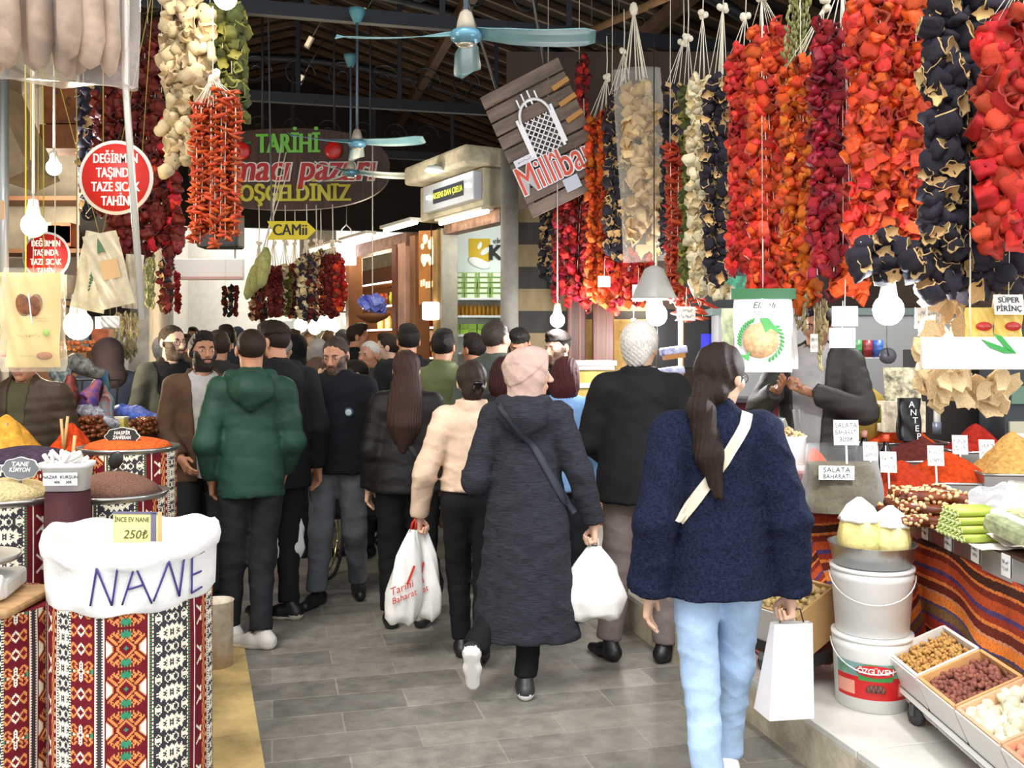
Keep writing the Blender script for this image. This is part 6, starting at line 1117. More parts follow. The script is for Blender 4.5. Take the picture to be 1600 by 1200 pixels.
for a in [('blue patterned woven slipper standing on end in the pile', 138, 640, 6.0, .3, '#2b3f9c', '#b05a44', rot(75, 20, -20)), ('black and white patterned woven slipper lying on top of the pile', 125, 585, 6.15, .36, '#1a191b', '#8a8a80', rot(10, 20, 60)),
          ('dark slipper with white squiggles at the left of the pile', 95, 596, 6.1, .3, '#20242c', '#9aa8a0', rot(30, 0, 40)), ('turquoise patterned slipper at the right of the pile', 166, 642, 6.05, .26, '#2f8a96', '#c9553a', rot(60, -10, 15)), ('green and blue slipper behind the turquoise one', 158, 618, 6.2, .26, '#2c6a4a', '#3a56b0', rot(60, 0, 0)),
          ('black slipper with red dots at the lower left of the pile', 110, 632, 5.95, .28, '#171515', '#9c3a28', rot(80, 0, 10)), ('white flecked navy slipper at the bottom of the pile', 150, 660, 5.9, .28, '#1d2340', '#c8c8d0', rot(20, 10, 80)), ('royal blue slipper lying beside the dates', 200, 655, 6.2, .26, '#24389c', '#5a7ad0', rot(10, 0, 70)), ('blue slipper with pale lining on the right of the counter', 225, 655, 6.25, .24, '#2c3f94', '#8a9ad8', rot(15, 0, 110))]: slipper(*a)
t = thing('shoe_rack', 'dark wire rack the patterned slippers lean on', 'rack', P(128, 630, 6.35)); mb = MB()
for k in range(6): mb.bar((-.2 + k * .08, 0, -.35), (-.2 + k * .08, .1, .15), .01)
mb.bar((-.24, .1, .15), (.24, .1, .15), .012); mb.bar((-.24, .03, -.15), (.24, .03, -.15), .012); mb.build('frame', M('#1f1c1a', r=.5), t)
for lab, px, py, c1 in (('yellow lidded food carton beside the royal blue slipper', 185, 660, '#e0cf6a'), ('pale yellow packet row behind the dates', 150, 662, '#ddd08a'), ('small white packet behind the dates at the left', 118, 660, '#e8e6e0')): t = thing('food_carton', lab, 'carton', P(px, py, 6.05)); MB().box((0, 0, -.01), (.1, .08, .07), bev=.006).build('box', M(c1, r=.5, var=.3, vs=20), t); MB().box((0, 0, .03), (.105, .085, .012)).build('lid', M('#f0ecd0', r=.4), t)
t = thing('dried_fruit_shelf', 'shelf of dried fruit and packets lit by the big lamp behind the slippers', 'shelf', P(100, 560, 8.0)); MB().box((0, 0, -.77), (.55, .4, 1.64)).build('shelf', M('#6a4a30', r=.7), t); mb = MB(); rg = random.Random(8)
for i in range(60): mb.ell((rg.uniform(-.26, .26), rg.uniform(-.2, .1), .06 + rg.uniform(0, .08)), (.03, .022, .02), 7, R=rot(0, 0, rg.uniform(0, 180)))
tag(mb.build('dried_fruit', M('#b5683a', r=.5, rnd=.6), t), kind='stuff')
# hanging bags and packets
t = flatbag('coffee_bag', 'large clear bag with tan paper and a brown split fruit print', 52, 500, 3.35, .185, .33, M('#e3c27c', r=.35, var=.12, vs=5), 4, None, .035); mb = MB()
for s in (-1, 1): mb.ell((s * .02 + .0, -.036, .05), (.024, .006, .04), 16, R=rot(0, s * 12, 0))
mb.build('fruit_print', M('#7a4420', r=.5, var=.5, vs=40), t); MB().ell((.055, -.03, -.045), (.012, .005, .012), 12).build('green_seal', M('#8fbf3a', r=.5), t); MB().ell((.05, -.03, -.125), (.028, .005, .014), 12).build('brown_mark', M('#a0552c', r=.5), t); mb = MB(); scrawl(mb, .1, .02, 1, rg, c=(.0, -.04, -.055)); scrawl(mb, .06, .02, 2, rg, c=(.045, -.034, .0)); scrawl(mb, .08, .015, 1, rg, c=(.0, -.034, -.125)); mb.build('lettering', M('#a8763c', r=.6), t); MB().bar((.0, -.038, .09), (.012, -.04, -.01), .004).build('tie', paper, t)
Q = bagprof(.36, .11, .1, .05); MB().grid(Q - (0, 0, .18), closed=True).build('film', film('#fff4d8', .1, .08), t); MB().tube([(0, 0, .16), (0, 0, 1.5)], .002, 5).build('string', cord, t)
flatbag('clear_packet', 'yellowish clear packet at the left edge beside the tan bag', 8, 490, 3.5, .1, .3, M('#d8c78a', r=.3, var=.35, vs=12), 10)
t = flatbag('snack_packet', 'white packet with red stripe at the left edge below the clear packet', 4, 545, 3.6, .06, .1, M('#e6dccf', r=.4), 0); MB().box((0, -.03, -.02), (.06, .004, .02)).build('stripe', M('#c8304a', r=.4), t)
for lab, px, py, d, w_, h, c1, rz, ry in (('grey white zip bag with a green leaf print hanging under the red sign', 170, 422, 5.0, .17, .39, '#b5ab92', 14, -14), ('clear zip bag behind the leaf printed one', 148, 425, 5.15, .19, .42, '#cbbf9c', -4, 12), ('narrow pale zip bag right of the leaf printed one', 208, 440, 5.3, .1, .3, '#c9bfa8', 0, 4), ('white folded paper packet below the zip bags', 172, 503, 5.6, .11, .07, '#f1ede4', 0, 0)):
    t = flatbag('zip_bag', lab, px, py, d, w_, h, M(c1, r=.3, var=.18, vs=14), 0, None, .02); t.rotation_euler = (0, math.radians(ry), math.radians(rz))
    if 'under the red' in lab: mb = MB(); mb.prism([(0, .05), (.012, .01), (.02, -.03), (0, -.02), (-.02, -.03), (-.012, .01)], .003, R=FACE, c=(-.01, -.022, .12)); mb.build('leaf_print', M('#2f5a34', r=.5), t); MB().box((.01, -.022, -.0), (.09, .003, .1)).build('paper_band', M('#b59468', r=.6), t)
    if 'clear zip' in lab: mb = MB(); [mb.ell((.0, -.022, .03 - k * .018), (.016 - abs(k - 3) * .003, .003, .01), 8, R=rot(0, 30, 0)) for k in range(8)]; mb.build('leaf_print', M('#3a6a40', r=.5), t)
    zz = HC + h / 2 + 3.1 - t.location.z + .6; MB().tube([(0, 0, h / 2), (0, 0, zz)], .002, 5).build('string', M('#b8a040', r=.6), t)
# big clear bag of dried gourds, top left
t = thing('gourd_bag', 'huge clear plastic bag of long pale dried gourds at the top left', 'bag', P(85, -60, 2.95), 0); tan_g = M('#b89c86', r=.7, rnd=.22, var=.3, vs=9, bump=.35, bs=14)
for i, (px, yb, r) in enumerate(((-18, 118, .036), (12, 108, .04), (42, 104, .042), (66, 112, .036), (92, 116, .04), (118, 100, .036), (140, 108, .04), (160, 112, .03), (30, 118, .034), (105, 108, .034), (-45, 110, .04))):
    z1 = P(0, yb, 2.95)[2] - t.location.z; x = P(px, 0, 2.95)[0] - t.location.x; mb = MB(); yy = (.03, -.04, .05, -.02, .04, -.045, .0, .05, -.07, .07, .0)[i]; mb.tube([(x + .02, yy, .35), (x + .01, yy, .1), (x, yy, z1 + .22), (x + .004, yy, z1 + .09), (x, yy, z1 + .02), (x, yy, z1)], [r * .6, r * .8, r, r * 1.05, r * .75, r * .1], 14); mb.build('dried_gourd', tan_g, t)
n = 40; m = 20; Q = np.zeros((m, n, 3)); zb = P(0, 128, 2.95)[2] - t.location.z
for i in range(m):
    for j in range(n): v = i / (m - 1); a = j * 6.2832 / n; q = (abs(math.cos(a)) ** 4 + abs(math.sin(a)) ** 4) ** -.25; w_ = .245 + .0 * v; Q[i, j] = (w_ * math.cos(a) * q * (1 + .05 * math.sin(3 * v + a)) - .03 * v, .13 * math.sin(a) * q * (.2 + .8 * min(1, v * 4 + .1)) + .012 * math.sin(9 * v + 5 * a), zb + (.5 - zb) * v - .02 * math.cos(a) * (1 - v) + .008 * math.sin(7 * a) * (v < .1))
mb = MB(); mb.grid(Q, closed=True); mb.add(Q[0], [np.arange(n)[::-1][None]]); mb.build('film', film('#efe6dc', .05, .1), t)
x, y, z = P(196, 132, 3.05); tag(MB().tube([(0, 0, .8), (0, 0, 0), np.array(P(222, 500, 3.05)) - np.array((x, y, z))], .011, 10).build('white_pole', M('#d8d2c6', r=.25, m=.4), loc=(x, y, z)), 'thin shiny white pole slanting down past the round red sign', 'pole')
# round red signs
def round_sign(label, px, py, d, r):
    t = thing('round_sign', label, 'sign', P(px, py, d)); MB().lathe([(.001, 0), (r, 0), (r, .008), (.001, .008)], 48, R=rot(90, 0, 0)).build('rim', M('#e9dfd2', r=.5), t); MB().lathe([(.001, 0), (r * .91, 0), (r * .91, .011), (.001, .011)], 48, R=rot(90, 0, 0)).build('disc', M('#c9261d', r=.5), t); mb = MB()
    for i, s in enumerate(('DEĞİRMEN', 'TAŞINDA', 'TAZE SICAK', 'TAHİN')): mb.text(s, r * .36, c=(0, -.012, r * (.5 - .38 * i)), sx=.66, off=.008, bold=.02)
    mb.build('lettering', M('#efe8de', r=.5), t); mb = MB()
    for s in (-.35, .35): mb.tube([(s * r, -.004, r * .9), (s * r, -.004, r + 1.4)], .003, 5)
    mb.build('cord', M('#a8903c', r=.6), t)
round_sign('large round red and white sign beside the slanting pole', 182, 278, 4.6, .178); round_sign('smaller looking round red and white sign behind the warm bulb', 73, 400, 7.0, .175)
for i, (px, y0, y1, d, c1) in enumerate(((38, 134, 470, 4.2, '#b0a030'), (46, 134, 250, 4.3, '#c8a860'), (84, 200, 500, 5.2, '#d8cdb0'), (118, 150, 520, 5.4, '#a08038'), (66, 255, 430, 5.0, '#a8983c'))):
    a = np.array(P(px, y0 - 200, d)); b = np.array(P(px + 2, y1, d)); tag(MB().tube([a * 0, (b - a) * .5 + (.004, 0, 0), b - a], .0035, 5).build('hanging_rope', M(c1, r=.6), loc=a), ['yellow cord hanging at the far left', 'tan cord above the warm bulb', 'pale cord in front of the cool bulb', 'brown cord left of the big round sign', 'olive cord between the two bulbs'][i], 'cord')
# back of the left shop
t = thing('wall_cupboard', 'rusty orange wall box with two hooks under the gourd bag', 'cupboard', P(108, 165, 8.2)); MB().box((0, 0, 0), (.32, .25, .36)).build('box', M('#8a5228', r=.7, var=.4, vs=6), t); MB().box((0, -.02, -.3), (.34, .3, .2)).build('shelf_box', M('#7a4a2c', r=.7, var=.3), t)
for s in (-.04, .06): MB().tube([(s + .02 * math.cos(q), -.135, .06 + .03 * math.sin(q) + (.1 if s < 0 else 0) - .06) for q in np.linspace(.5, 5.2, 10)], .006, 5).build('hook', dsteel, t)
t = thing('ventilation_duct', 'pale metal ventilation duct hanging in the upper left corner', 'duct', P(18, 210, 7.5)); MB().box((0, 0, 0), (.22, .5, .8), R=rot(0, -24, 0)).build('duct', M('#a08a66', r=.5, var=.2), t); MB().box((.0, -.02, .42), (.24, .52, .05), R=rot(0, -24, 0)).build('flange', M('#8a7a60', r=.5), t)
t = thing('back_shelf', 'beige shelving with boxes on the back wall of the left shop', 'shelf', (-4.55, 9.3, 0)); mb = MB()
for zz in (1.6, 2.1, 2.6, 3.1): mb.box((0, 0, zz), (1.5, .4, .04))
mb.build('boards', M('#7a5238', r=.7), t); rg = random.Random(12)
for i in range(14): MB().box((rg.uniform(-.65, .65), -.05, (1.62, 2.12, 2.62)[i % 3] + .14), (rg.uniform(.12, .24), .2, rg.uniform(.16, .28)), bev=.005).build('box', M(rg.choice(('#d8ccb0', '#a85a3a', '#e8e2d6', '#7a8a94')), r=.6, var=.4, vs=8), t)
t = thing('steel_post', 'grey steel post at the far left edge of the shop', 'post', P(4, 400, 6.8)); MB().tube([(0, 0, -1.7), (0, 0, 2.6)], .04, 12).build('post', M('#9a9a98', r=.35, m=.6), t); MB().box((0, -.045, .32), (.08, .01, .13)).build('sticker', M('#d8b088', r=.5), t)
t = thing('rusty_bin', 'white paint flaked metal cylinder behind the mint sack', 'bin', G(338, 1040), 0); MB().lathe([(.085, 0), (.088, .34), (.092, .345), (.086, .345), (.08, .02), (.001, .02)], 30).build('cylinder', M('#d9d2c4', r=.6, var=.3, vs=9, col2='#b09a7c'), t); MB().lathe([(.082, .30), (.001, .30)], 24, caps=False).build('content', M('#141210', r=.9), t)
# ============================ centre of the alley ===================================
# oval wooden welcome sign
t = thing('oval_sign', 'large oval wooden sign with green and red carved lettering over the alley', 'sign', P(452, 265, 10.6), -2); ex, ez = 1.12, .45
MB().prism([(ex * math.copysign(abs(math.cos(a)) ** .85, math.cos(a)), ez * math.copysign(abs(math.sin(a)) ** .8, math.sin(a))) for a in np.arange(60) * math.pi / 30], .06, R=FACE, c=(0, .03, 0)).build('board', M('#40241a', r=.5, var=.5, vs=3, stretch=(8, 1, .6), bump=.2, bs=12), t)
mb = MB(); mb.text('TARİHİ', .3, c=(-.0, -.036, .27), sx=.68, off=.006, ext=.012, bold=.03); mb.build('green_lettering', M('#74c04a', r=.4), t)
mb = MB(); mb.text('Almacı pazarı', .42, c=(0, -.04, .0), sx=.84, off=.03, ext=.006, shear=.2, bold=.04); mb.build('letter_outline', M('#e8e0d6', r=.4), t); mb = MB(); mb.text('Almacı pazarı', .42, c=(0, -.052, .0), sx=.84, off=0., ext=.008, shear=.2, bold=.02); mb.build('red_lettering', M('#b5201f', r=.4), t)
mb = MB(); mb.text('HOŞGELDİNİZ', .26, c=(-.0, -.036, -.275), sx=.76, off=.006, ext=.012, bold=.035); mb.build('yellow_lettering', M('#c9c034', r=.4), t)
for s in (-.52, .5):
    o = MB().ell((s, -.045, .2), (.1, .03, .1), 18).build('apple', M('#c8251f', r=.3), t); MB().prism([(0, 0), (.05, .03), (.09, .01), (.04, -.01)], .01, R=FACE, c=(s + .04, -.05, .28)).build('leaf', M('#2c5a2c', r=.5), o)
mb = MB()
for s in (-.9, -.3, .5, .9): mb.tube([(s, 0, .35), (s, 0, 2.2)], .012, 6)
mb.build('hanger_rod', M('#3a3f48', r=.4, m=.5), t)
t = thing('arrow_sign', 'yellow arrow sign pointing right with black letters', 'sign', P(456, 360, 9.3), -2); MB().prism([(-.24, .09), (.14, .09), (.235, 0), (.14, -.09), (-.24, -.09), (-.19, 0)], .015, R=FACE, c=(0, .01, 0)).build('board', M('#d8c214', r=.45), t); mb = MB(); mb.text('CAMii', .155, c=(-.015, -.008, 0), off=0., sx=.85, bold=.022); mb.build('lettering', M('#151310', r=.5), t); MB().bar((-.2, .01, .09), (-.24, .01, 2.6), .014).build('rod', dsteel, t)
t = thing('black_box', 'dark loudspeaker box half hidden by the orange chilli bunch', 'loudspeaker', P(345, 362, 7.4)); MB().box((0, 0, 0), (.32, .2, .26), bev=.02).build('box', M('#1d1a1c', r=.5), t); MB().tube([(0, 0, .13), (0, 0, 2.5)], .012, 6).build('rod', dsteel, t)
# ceiling fans
fan_b = M('#6f9aa0', r=.45, var=.12); fan_h = M('#b8ab98', r=.5, var=.2)
def fan(label, px, py, d, ang, top, angs=(0, 120, 240)):
    t = thing('ceiling_fan', label, 'fan', P(px, py, d)); MB().lathe([(.001, -.05), (.05, -.05), (.075, -.03), (.08, -.01), (.07, .008), (.03, .02)], 30).build('motor', M('#6a9fb8', r=.3, m=.3), t); MB().lathe([(.05, .015), (.042, .06), (.03, .1), (.012, .115)], 24).build('motor_cover', fan_h, t); MB().lathe([(.05, -.058), (.03, -.066), (.001, -.068)], 20).build('cap', M('#c9c3b0', r=.25, m=.5), t)
    MB().tube([(0, 0, .1), (0, 0, top)], .012, 8).build('rod', M('#5f6f80', r=.4, m=.3), t); MB().lathe([(.03, top - .12), (.07, top - .03), (.072, top)], 20).build('canopy', M('#5a9aa8', r=.4), t)
    for k in angs:
        a = ang + k; n = 12; Q = np.zeros((n, 4, 3))
        for i in range(n):
            v = i / (n - 1); x = .06 + .58 * v; w_ = np.interp(v, [0, .12, .25, .8, .95, 1], [.03, .035, .06, .075, .07, .03])
            for j in range(4): u = (j / 3 - .5) * 2; Q[i, j] = (x, u * w_, .0 - .02 * v - .02 * u - .015 * math.sin(v * 3))
        MB().grid(Q, thick=.004, R=rot(0, 0, a)).build('blade', fan_b, t)
fan('nearest ceiling fan with blue motor and long pale blue blades', 728, 52, 4.75, -2, 2.7, (0, 94, 184)); fan('second ceiling fan hanging in front of the right end of the oval sign', 558, 222, 8.3, -20, 1.15); fan('third ceiling fan seen against the red sign lettering', 548, 268, 9.9, 10, 1.2)
# tilted pallet sign with metal skyline emblem
t = thing('pallet_sign', 'tilted sign of grey wooden slats with white metal lettering', 'sign', P(852, 215, 7.2), R=rot(0, -24, 0) @ rot(0, 0, -14)); wood = M('#6f5f54', r=.7, var=.4, vs=3, stretch=(1, 6, 6), bump=.3, bs=14); z = .46
for i in range(9):
    MB().box((0, 0, .44 - i * .112), (.66, .03, .098), bev=.004).build('slat', wood, t)
mb = MB()
for s in (-.25, .25): mb.box((s, .035, 0), (.06, .04, 1.0))
mb.build('batten', M('#4a3b30', r=.8), t); mb = MB(); mt_w = M('#e4e4e8', r=.35, m=.2); E_ = lambda a: (.12 * math.cos(a), -.035, .16 + .14 * math.sin(a)); mb.tube([E_(a) for a in np.linspace(0, math.pi, 14)], .012, 6)
mb.bar((-.12, -.035, .16), (-.12, -.035, -.12), .02); mb.bar((.12, -.035, .16), (.12, -.035, -.12), .02)
for k in range(-5, 6): mb.bar((max(-.12, k * .05 - .14), -.035, -.12 + max(0, (-.12 - (k * .05 - .14))) * 1.), (min(.12, k * .05 + .14), -.035, .16 - max(0, (k * .05 + .14) - .12)), .008); mb.bar((min(.12, k * .05 + .14), -.035, -.12 + max(0, (k * .05 + .14) - .12)), (max(-.12, k * .05 - .14), -.035, .16 - max(0, (-.12 - (k * .05 - .14)))), .008)
for s in (-.08, -.03, .02, .07): mb.bar((s, -.035, .26), (s, -.035, .38 - abs(s) * .5), .012)
for s in (-.14, .14): mb.bar((s, -.035, -.1), (s, -.035, .2), .02)
mb.build('lattice_emblem', mt_w, t); mb = MB(); mb.text('Millîbar', .31, c=(-.02, -.03, -.24), sx=.66, off=.02, ext=.012, bold=.02); mb.build('letter_outline', mt_w, t); mb = MB(); mb.text('Millîbar', .31, c=(-.02, -.044, -.24), sx=.66, off=.0, ext=.008); mb.build('red_lettering', M('#c9442c', r=.4), t)
MB().box((-.2, -.03, -.09), (.18, .02, .055)).build('small_plate', M('#c9c9d2', r=.3, m=.3), t); mb = MB(); scrawl(mb, .15, .03, 1, random.Random(2), c=(-.2, -.042, -.09)); mb.build('plate_lettering', ink, t); MB().box((.05, -.03, -.4), (.12, .02, .1)).build('clamp', M('#b0b4c0', r=.3, m=.4), t)
for k, zz in enumerate((.3, .17, .04)): MB().box((.27, -.03, zz), (.14, .03, .035), R=rot(0, -8, 0)).build('golden_stick', M('#b07a2c', r=.4), t)
mb = MB(); mb.tube([(.2, .05, .45), (.5, .1, 1.7)], .012, 6); mb.tube([(-.2, .05, .45), (-.05, .1, 2.0)], .012, 6); mb.build('hanger_rod', dsteel, t)
# light box sign over the corner shop
t = thing('lightbox_sign', 'silver box sign with dark panel and yellow green letters under the stone canopy', 'sign', FL, FR); mb = MB(); fbox(mb, .1, 1.08, .2, .28, 2.91, 3.15, bev=.006); mb.build('housing', M('#c4c8ce', r=.3, m=.35), t); mb = MB(); fbox(mb, .28, .86, .275, .287, 2.965, 3.09); mb.build('panel', M('#2b3038', r=.3), t); mb = MB(); mb.text('AKSENS DAN ÇBELIA', .075, c=(-.57, -.29, 3.028), sx=.82, off=.004); mb.build('lettering', M('#c9cf4a', r=.4, em=.6), t)
for a_ in (.19, .95):
    mb = MB(); fbox(mb, a_ - .03, a_ + .03, .28, .3, 3.02, 3.05); mb.build('spotlight', M('#f6f6f0', em=3), t)
def tube_light(label, a0, a1, o, z, em, col='#fff0d2'):
    t = thing('tube_light', label, 'lamp', FL, FR); mb = MB(); fbox(mb, a0, a1, o - .06, o + .06, z, z + .03); mb.build('housing', M('#d8d4c8', r=.4), t); mb = MB(); mb.tube([(-a0, -o, z - .015), (-a1, -o, z - .015)], .02, 8); mb.build('tube', M(col, em=em), t)
tube_light('glowing tube light under the silver box sign', .15, 1.05, .12, 2.84, 7); tube_light('glowing tube light over the carved wooden panel', 1.3, 2.05, .25, 2.87, 9); tube_light('glowing tube light over the jar shop, nearer one', 2.3, 3.1, .3, 2.85, 9); tube_light('glowing tube light over the jar shop, farther one', 3.3, 4.2, .3, 2.85, 9)
t = thing('floodlight', 'small white floodlight fixed to the stone canopy', 'lamp', FPt(.55, .42, 3.2)); MB().lathe([(.09, 0), (.06, .04), (.01, .05)], 20).build('reflector', M('#dedede', r=.3), t); MB().lathe([(.08, -.003), (.001, -.004)], 20, caps=False).build('glass', M('#f2f6ff', em=10), t); MB().tube([(0, 0, .05), (.25, .2, .02)], .01, 6).build('arm', M(BLACK), t)
# soap shop interior: poster, shelves, boxes, bottles
t = thing('wall_poster', 'white wall panel with a yellow seed emblem and black letter', 'poster', P(742, 400, 9.38)); B_ = lambda x0, y0, x1, y1: (P(x0, y0, 9.38), P(x1, y1, 9.38)); T = np.array(t.location)
def rect(mb, x0, y0, x1, y1, th=.006, dy=0., bev=0): p, q = np.array(P(x0, y0, 9.38)), np.array(P(x1, y1, 9.38)); return mb.box((p + q) / 2 - T + (0, dy, 0), (abs(q[0] - p[0]), th, abs(p[2] - q[2])), bev=bev)
rect(MB(), 695, 330, 800, 470).build('panel', M('#e6f0ee', r=.5), t); rect(MB(), 733, 373, 766, 409, .006, -.006).build('yellow_square', M('#d8b428', r=.5), t); mb = MB(); w_ = .206
mb.ell((.04, -.014, -.07), (.115, .006, .045), 18, R=rot(0, 22, 0)); mb.ell((.045, -.014, .1), (.022, .006, .04), 12, R=rot(0, 20, 0)); mb.ell((.1, -.014, .045), (.06, .006, .028), 14, R=rot(0, -35, 0)); mb.build('seed_shape', M('#f4f6f2', r=.5), t)
mb = MB(); mb.text('KUR', .21, c=np.array(P(796, 396, 9.37)) - T + (0, -.008, 0), off=.01, bold=.03); mb.text('elma', .075, c=np.array(P(782, 377, 9.37)) - T + (0, -.008, 0)); mb.build('lettering', M('#1c1c1c', r=.5), t)
t = thing('shop_shelves', 'white shelving unit inside the soap shop', 'shelf', P(742, 470, 9.38)); T = np.array(t.location); mb = MB()
for y in (467, 494, 523, 550): rect(mb, 702, y, 800, y + 3.5, .24, -.13)
mb.build('shelf_board', M('#e8ecea', r=.4), t); rect(MB(), 699, 437, 708, 462, .2, -.12).build('purple_panel', M('#7a4ab8', r=.4), t); mb = MB(); rect(mb, 702, 420, 705, 560, .2, -.13); mb.build('upright', M('#e8ecea', r=.4), t)
sb = keep(MB().box((0, 0, 0), (.118, .12, .048), bev=.003).box((0, -.061, 0), (.07, .003, .032), mi=1), [M('#87a85a', r=.5), M('#dbe8cc', r=.5)]); g2 = keep(MB().box((0, 0, 0), (.078, .1, .05), bev=.004), [M('#8fb83a', r=.5, rnd=.2)]); rg = random.Random(3)
def put_(me, nm, px, py, lab, cat, grp, j=.0): o = bpy.data.objects.new(nm, me); COL.objects.link(o); o.location = P(px, py, 9.24); o.rotation_euler = (0, 0, rg.uniform(-j, j)); tag(o, lab, cat, grp)
for r_ in range(5):
    for k in range(4): put_(sb, 'soap_box', 716 + k * 20, 463 - r_ * 8.2, 'white and green box in the stack on the shop shelf', 'box', 'soap boxes stacked on the shelf', .06)
bt = keep(MB().lathe([(.001, 0), (.019, .003), (.02, .085), (.009, .105), (.009, .12), (.001, .121)], 12), [M('#b07a14', r=.15, rnd=.2)])
for k in range(13): put_(bt, 'oil_bottle', 710 + k * 6.6, 494, 'amber oil bottle in the row on the shop shelf', 'bottle', 'amber bottles on the shelf')
for k in range(6):
    for r_ in range(2): put_(g2, 'green_box', 712 + k * 13.5, 518.5 - r_ * 8.4, 'bright green cube box on the lowest visible shop shelf', 'box', 'green cubes on the lower shelf', .05)
# carved lit panel, jar shop
t = thing('carved_panel', 'backlit wooden panel with carved map and letters beside the soap shop', 'sign', P(670, 418, 9.35), -18); MB().box((0, 0, 0), (.2, .03, .72)).build('panel', M('#b0702c', r=.5, var=.3, vs=3), t); mb = MB(); rg = random.Random(5)
for k in range(16): mb.ell((rg.uniform(-.06, .07), -.018, .16 + rg.uniform(-.13, .13)), (rg.uniform(.012, .028), .008, rg.uniform(.02, .05)), 10)
mb.build('carved_map', M('#ffe6a0', em=2.2), t); mb = MB()
for k in range(6): mb.box((-.07 + k * .027, -.018, -.15 + rg.uniform(-.02, .02)), (.015, .008, .06))
mb.build('carved_lettering', M('#ffe6a0', em=2.2), t); MB().box((.12, .02, 0), (.05, .06, .76)).build('frame', M('#3a2418', r=.6), t)
t = thing('paper_lantern', 'square white lit lantern hanging beside the soap shop window', 'lamp', P(674, 486, 9.1), -18); MB().box((0, 0, 0), (.15, .12, .17), bev=.015).build('shade', M('#fff6e4', em=2.6), t); MB().tube([(0, 0, .08), (0, 0, .9)], .006, 5).build('cord', M(BLACK), t)
t = thing('jar_shelves', 'warmly lit shelving full of jars in the shop left of the pink column', 'shelf', FL, FR); mb = MB(); fbox(mb, 2.25, 6.5, -1.2, -1.15, .2, 2.8); mb.build('back_panel', M('#7a4a28', r=.6), t)
for k, zz in enumerate((1.2, 1.55, 1.9, 2.2, 2.5)): mb = MB(); fbox(mb, 2.25, 6.5, -1.15, -.75, zz, zz + .025); o = mb.build('shelf_board', M('#8a5a34', r=.5), t); mb = MB(); fbox(mb, 2.3, 6.4, -.76, -.745, zz + .004, zz + .022); mb.build('light_strip', M('#eef4ff' if k > 1 else '#ffe2a8', em=3), o)
jr = [keep(MB().lathe([(.001, 0), (.05, .004), (.052, .13), (.04, .15), (.042, .152), (.042, .18), (.001, .182)], 12), [M(c1, r=.25)]) for c1 in ('#c9a23c', '#9aa83c', '#a84a24', '#d8c07a', '#7a3020')]; rg = random.Random(7)
for zz in (1.2, 1.55, 1.9, 2.2):
    for k in range(16):
        o = bpy.data.objects.new('preserve_jar', rg.choice(jr)); COL.objects.link(o); o.location = FPt(2.4 + k * .17, -.9 + rg.uniform(-.03, .03), zz + .026); tag(o, 'preserve jar standing on the warmly lit shelves', 'jar', 'jars in the shop left of the pink column')
t = thing('blue_basket', 'hanging brown basket heaped with bright blue packets', 'basket', P(582, 478, 9.6)); MB().lathe([(.04, -.17), (.15, -.12), (.18, -.08), (.17, -.08), (.03, -.16)], 22).build('basket', M('#7a4a28', r=.7), t); rg = random.Random(6)
for k in range(12): MB().box((rg.uniform(-.13, .13), rg.uniform(-.08, .08), -.05 + rg.uniform(0, .12)), (.1, .03, .1), R=rot(rg.uniform(-30, 30), rg.uniform(-50, 50), rg.uniform(-40, 40)), bev=.008).build('blue_packet', M('#2433c0', r=.25, var=.6, vs=10, col2='#8a9ae0'), t)
MB().tube([(0, 0, .05), (0, 0, 1.6)], .006, 5).build('cord', cord, t)
t = thing('lantern', 'glowing white square lamp right of the central garland cluster', 'lamp', P(541, 395, 10.9)); MB().box((0, 0, 0), (.2, .2, .27), bev=.015).build('shade', M('#f6f8ff', em=3.2), t); MB().tube([(-.08, 0, .13), (-.05, 0, .27), (0, 0, .32), (.05, 0, .27), (.08, 0, .13)], .008, 5).build('bail', paper, t); MB().tube([(0, 0, .3), (0, 0, 1.6)], .006, 5).build('cord', M(BLACK), t)
for k, (px, py, lab) in enumerate(((412, 420, 'pale green luffa sponge hanging rightmost by the maroon bunch'), (403, 428, 'pale green luffa sponge hanging in the middle of three'), (394, 440, 'pale green luffa sponge hanging leftmost over the alley'))):
    t = thing('luffa_sponge', lab, 'sponge', P(px, py, 9.8 + .18 * k), R=rot(0, 8 + 5 * k, 0)); MB().tube([(0, 0, .22), (0, 0, .14), (0, 0, 0), (0, 0, -.15), (0, 0, -.2)], [.02, .06, .065, .05, .01], 12).build('sponge', M('#a9aa6c', r=.9, var=.25, vs=20, bump=.5), t); MB().tube([(0, 0, .2), (0, 0, 1.3)], .006, 5).build('string', cord, t)
# lamps and bulbs
def bulb(label, px, py, d, r, watt, col=(1, .95, .86), em=22, cable=1.2, hexc='#fff3dc'):
    p = P(px, py, d); t = thing('light_bulb', label, 'light bulb', p); MB().ell((0, 0, 0), (r, r, r * 1.05), 20).build('glass', M(hexc, em=em), t); MB().lathe([(r * .62, r * .75), (r * .5, r * 1.5), (r * .42, r * 2.2), (r * .1, r * 2.3)], 18).build('socket', M('#e2dcd0', r=.4), t); MB().tube([(0, 0, r * 2.2), (0, 0, r * 2.2 + cable)], .005, 6).build('cable', M('#d8d2c6', r=.5), t)
    lamp('bulb_light', (p[0], p[1] - r * 1.6, p[2] - r * 1.2), watt, col, r)
bulb('big warm bulb in a white socket at the left', 52, 352, 4.0, .048, 26, (1, .82, .55), 20, 1.0, '#ffe0a8')
bulb('cool white bulb higher up at the left', 84, 262, 5.9, .045, 26, (.95, .97, 1), 22, 1.0, '#f4f8ff')
bulb('very bright bulb low beside the navy jacket', 122, 508, 6.9, .1, 60, (1, .85, .6), 14, 2.2, '#ffe6b4')
bulb('bright bulb at the very top above the olive garland', 352, -4, 4.2, .05, 6, (1, .9, .72), 18, .8)
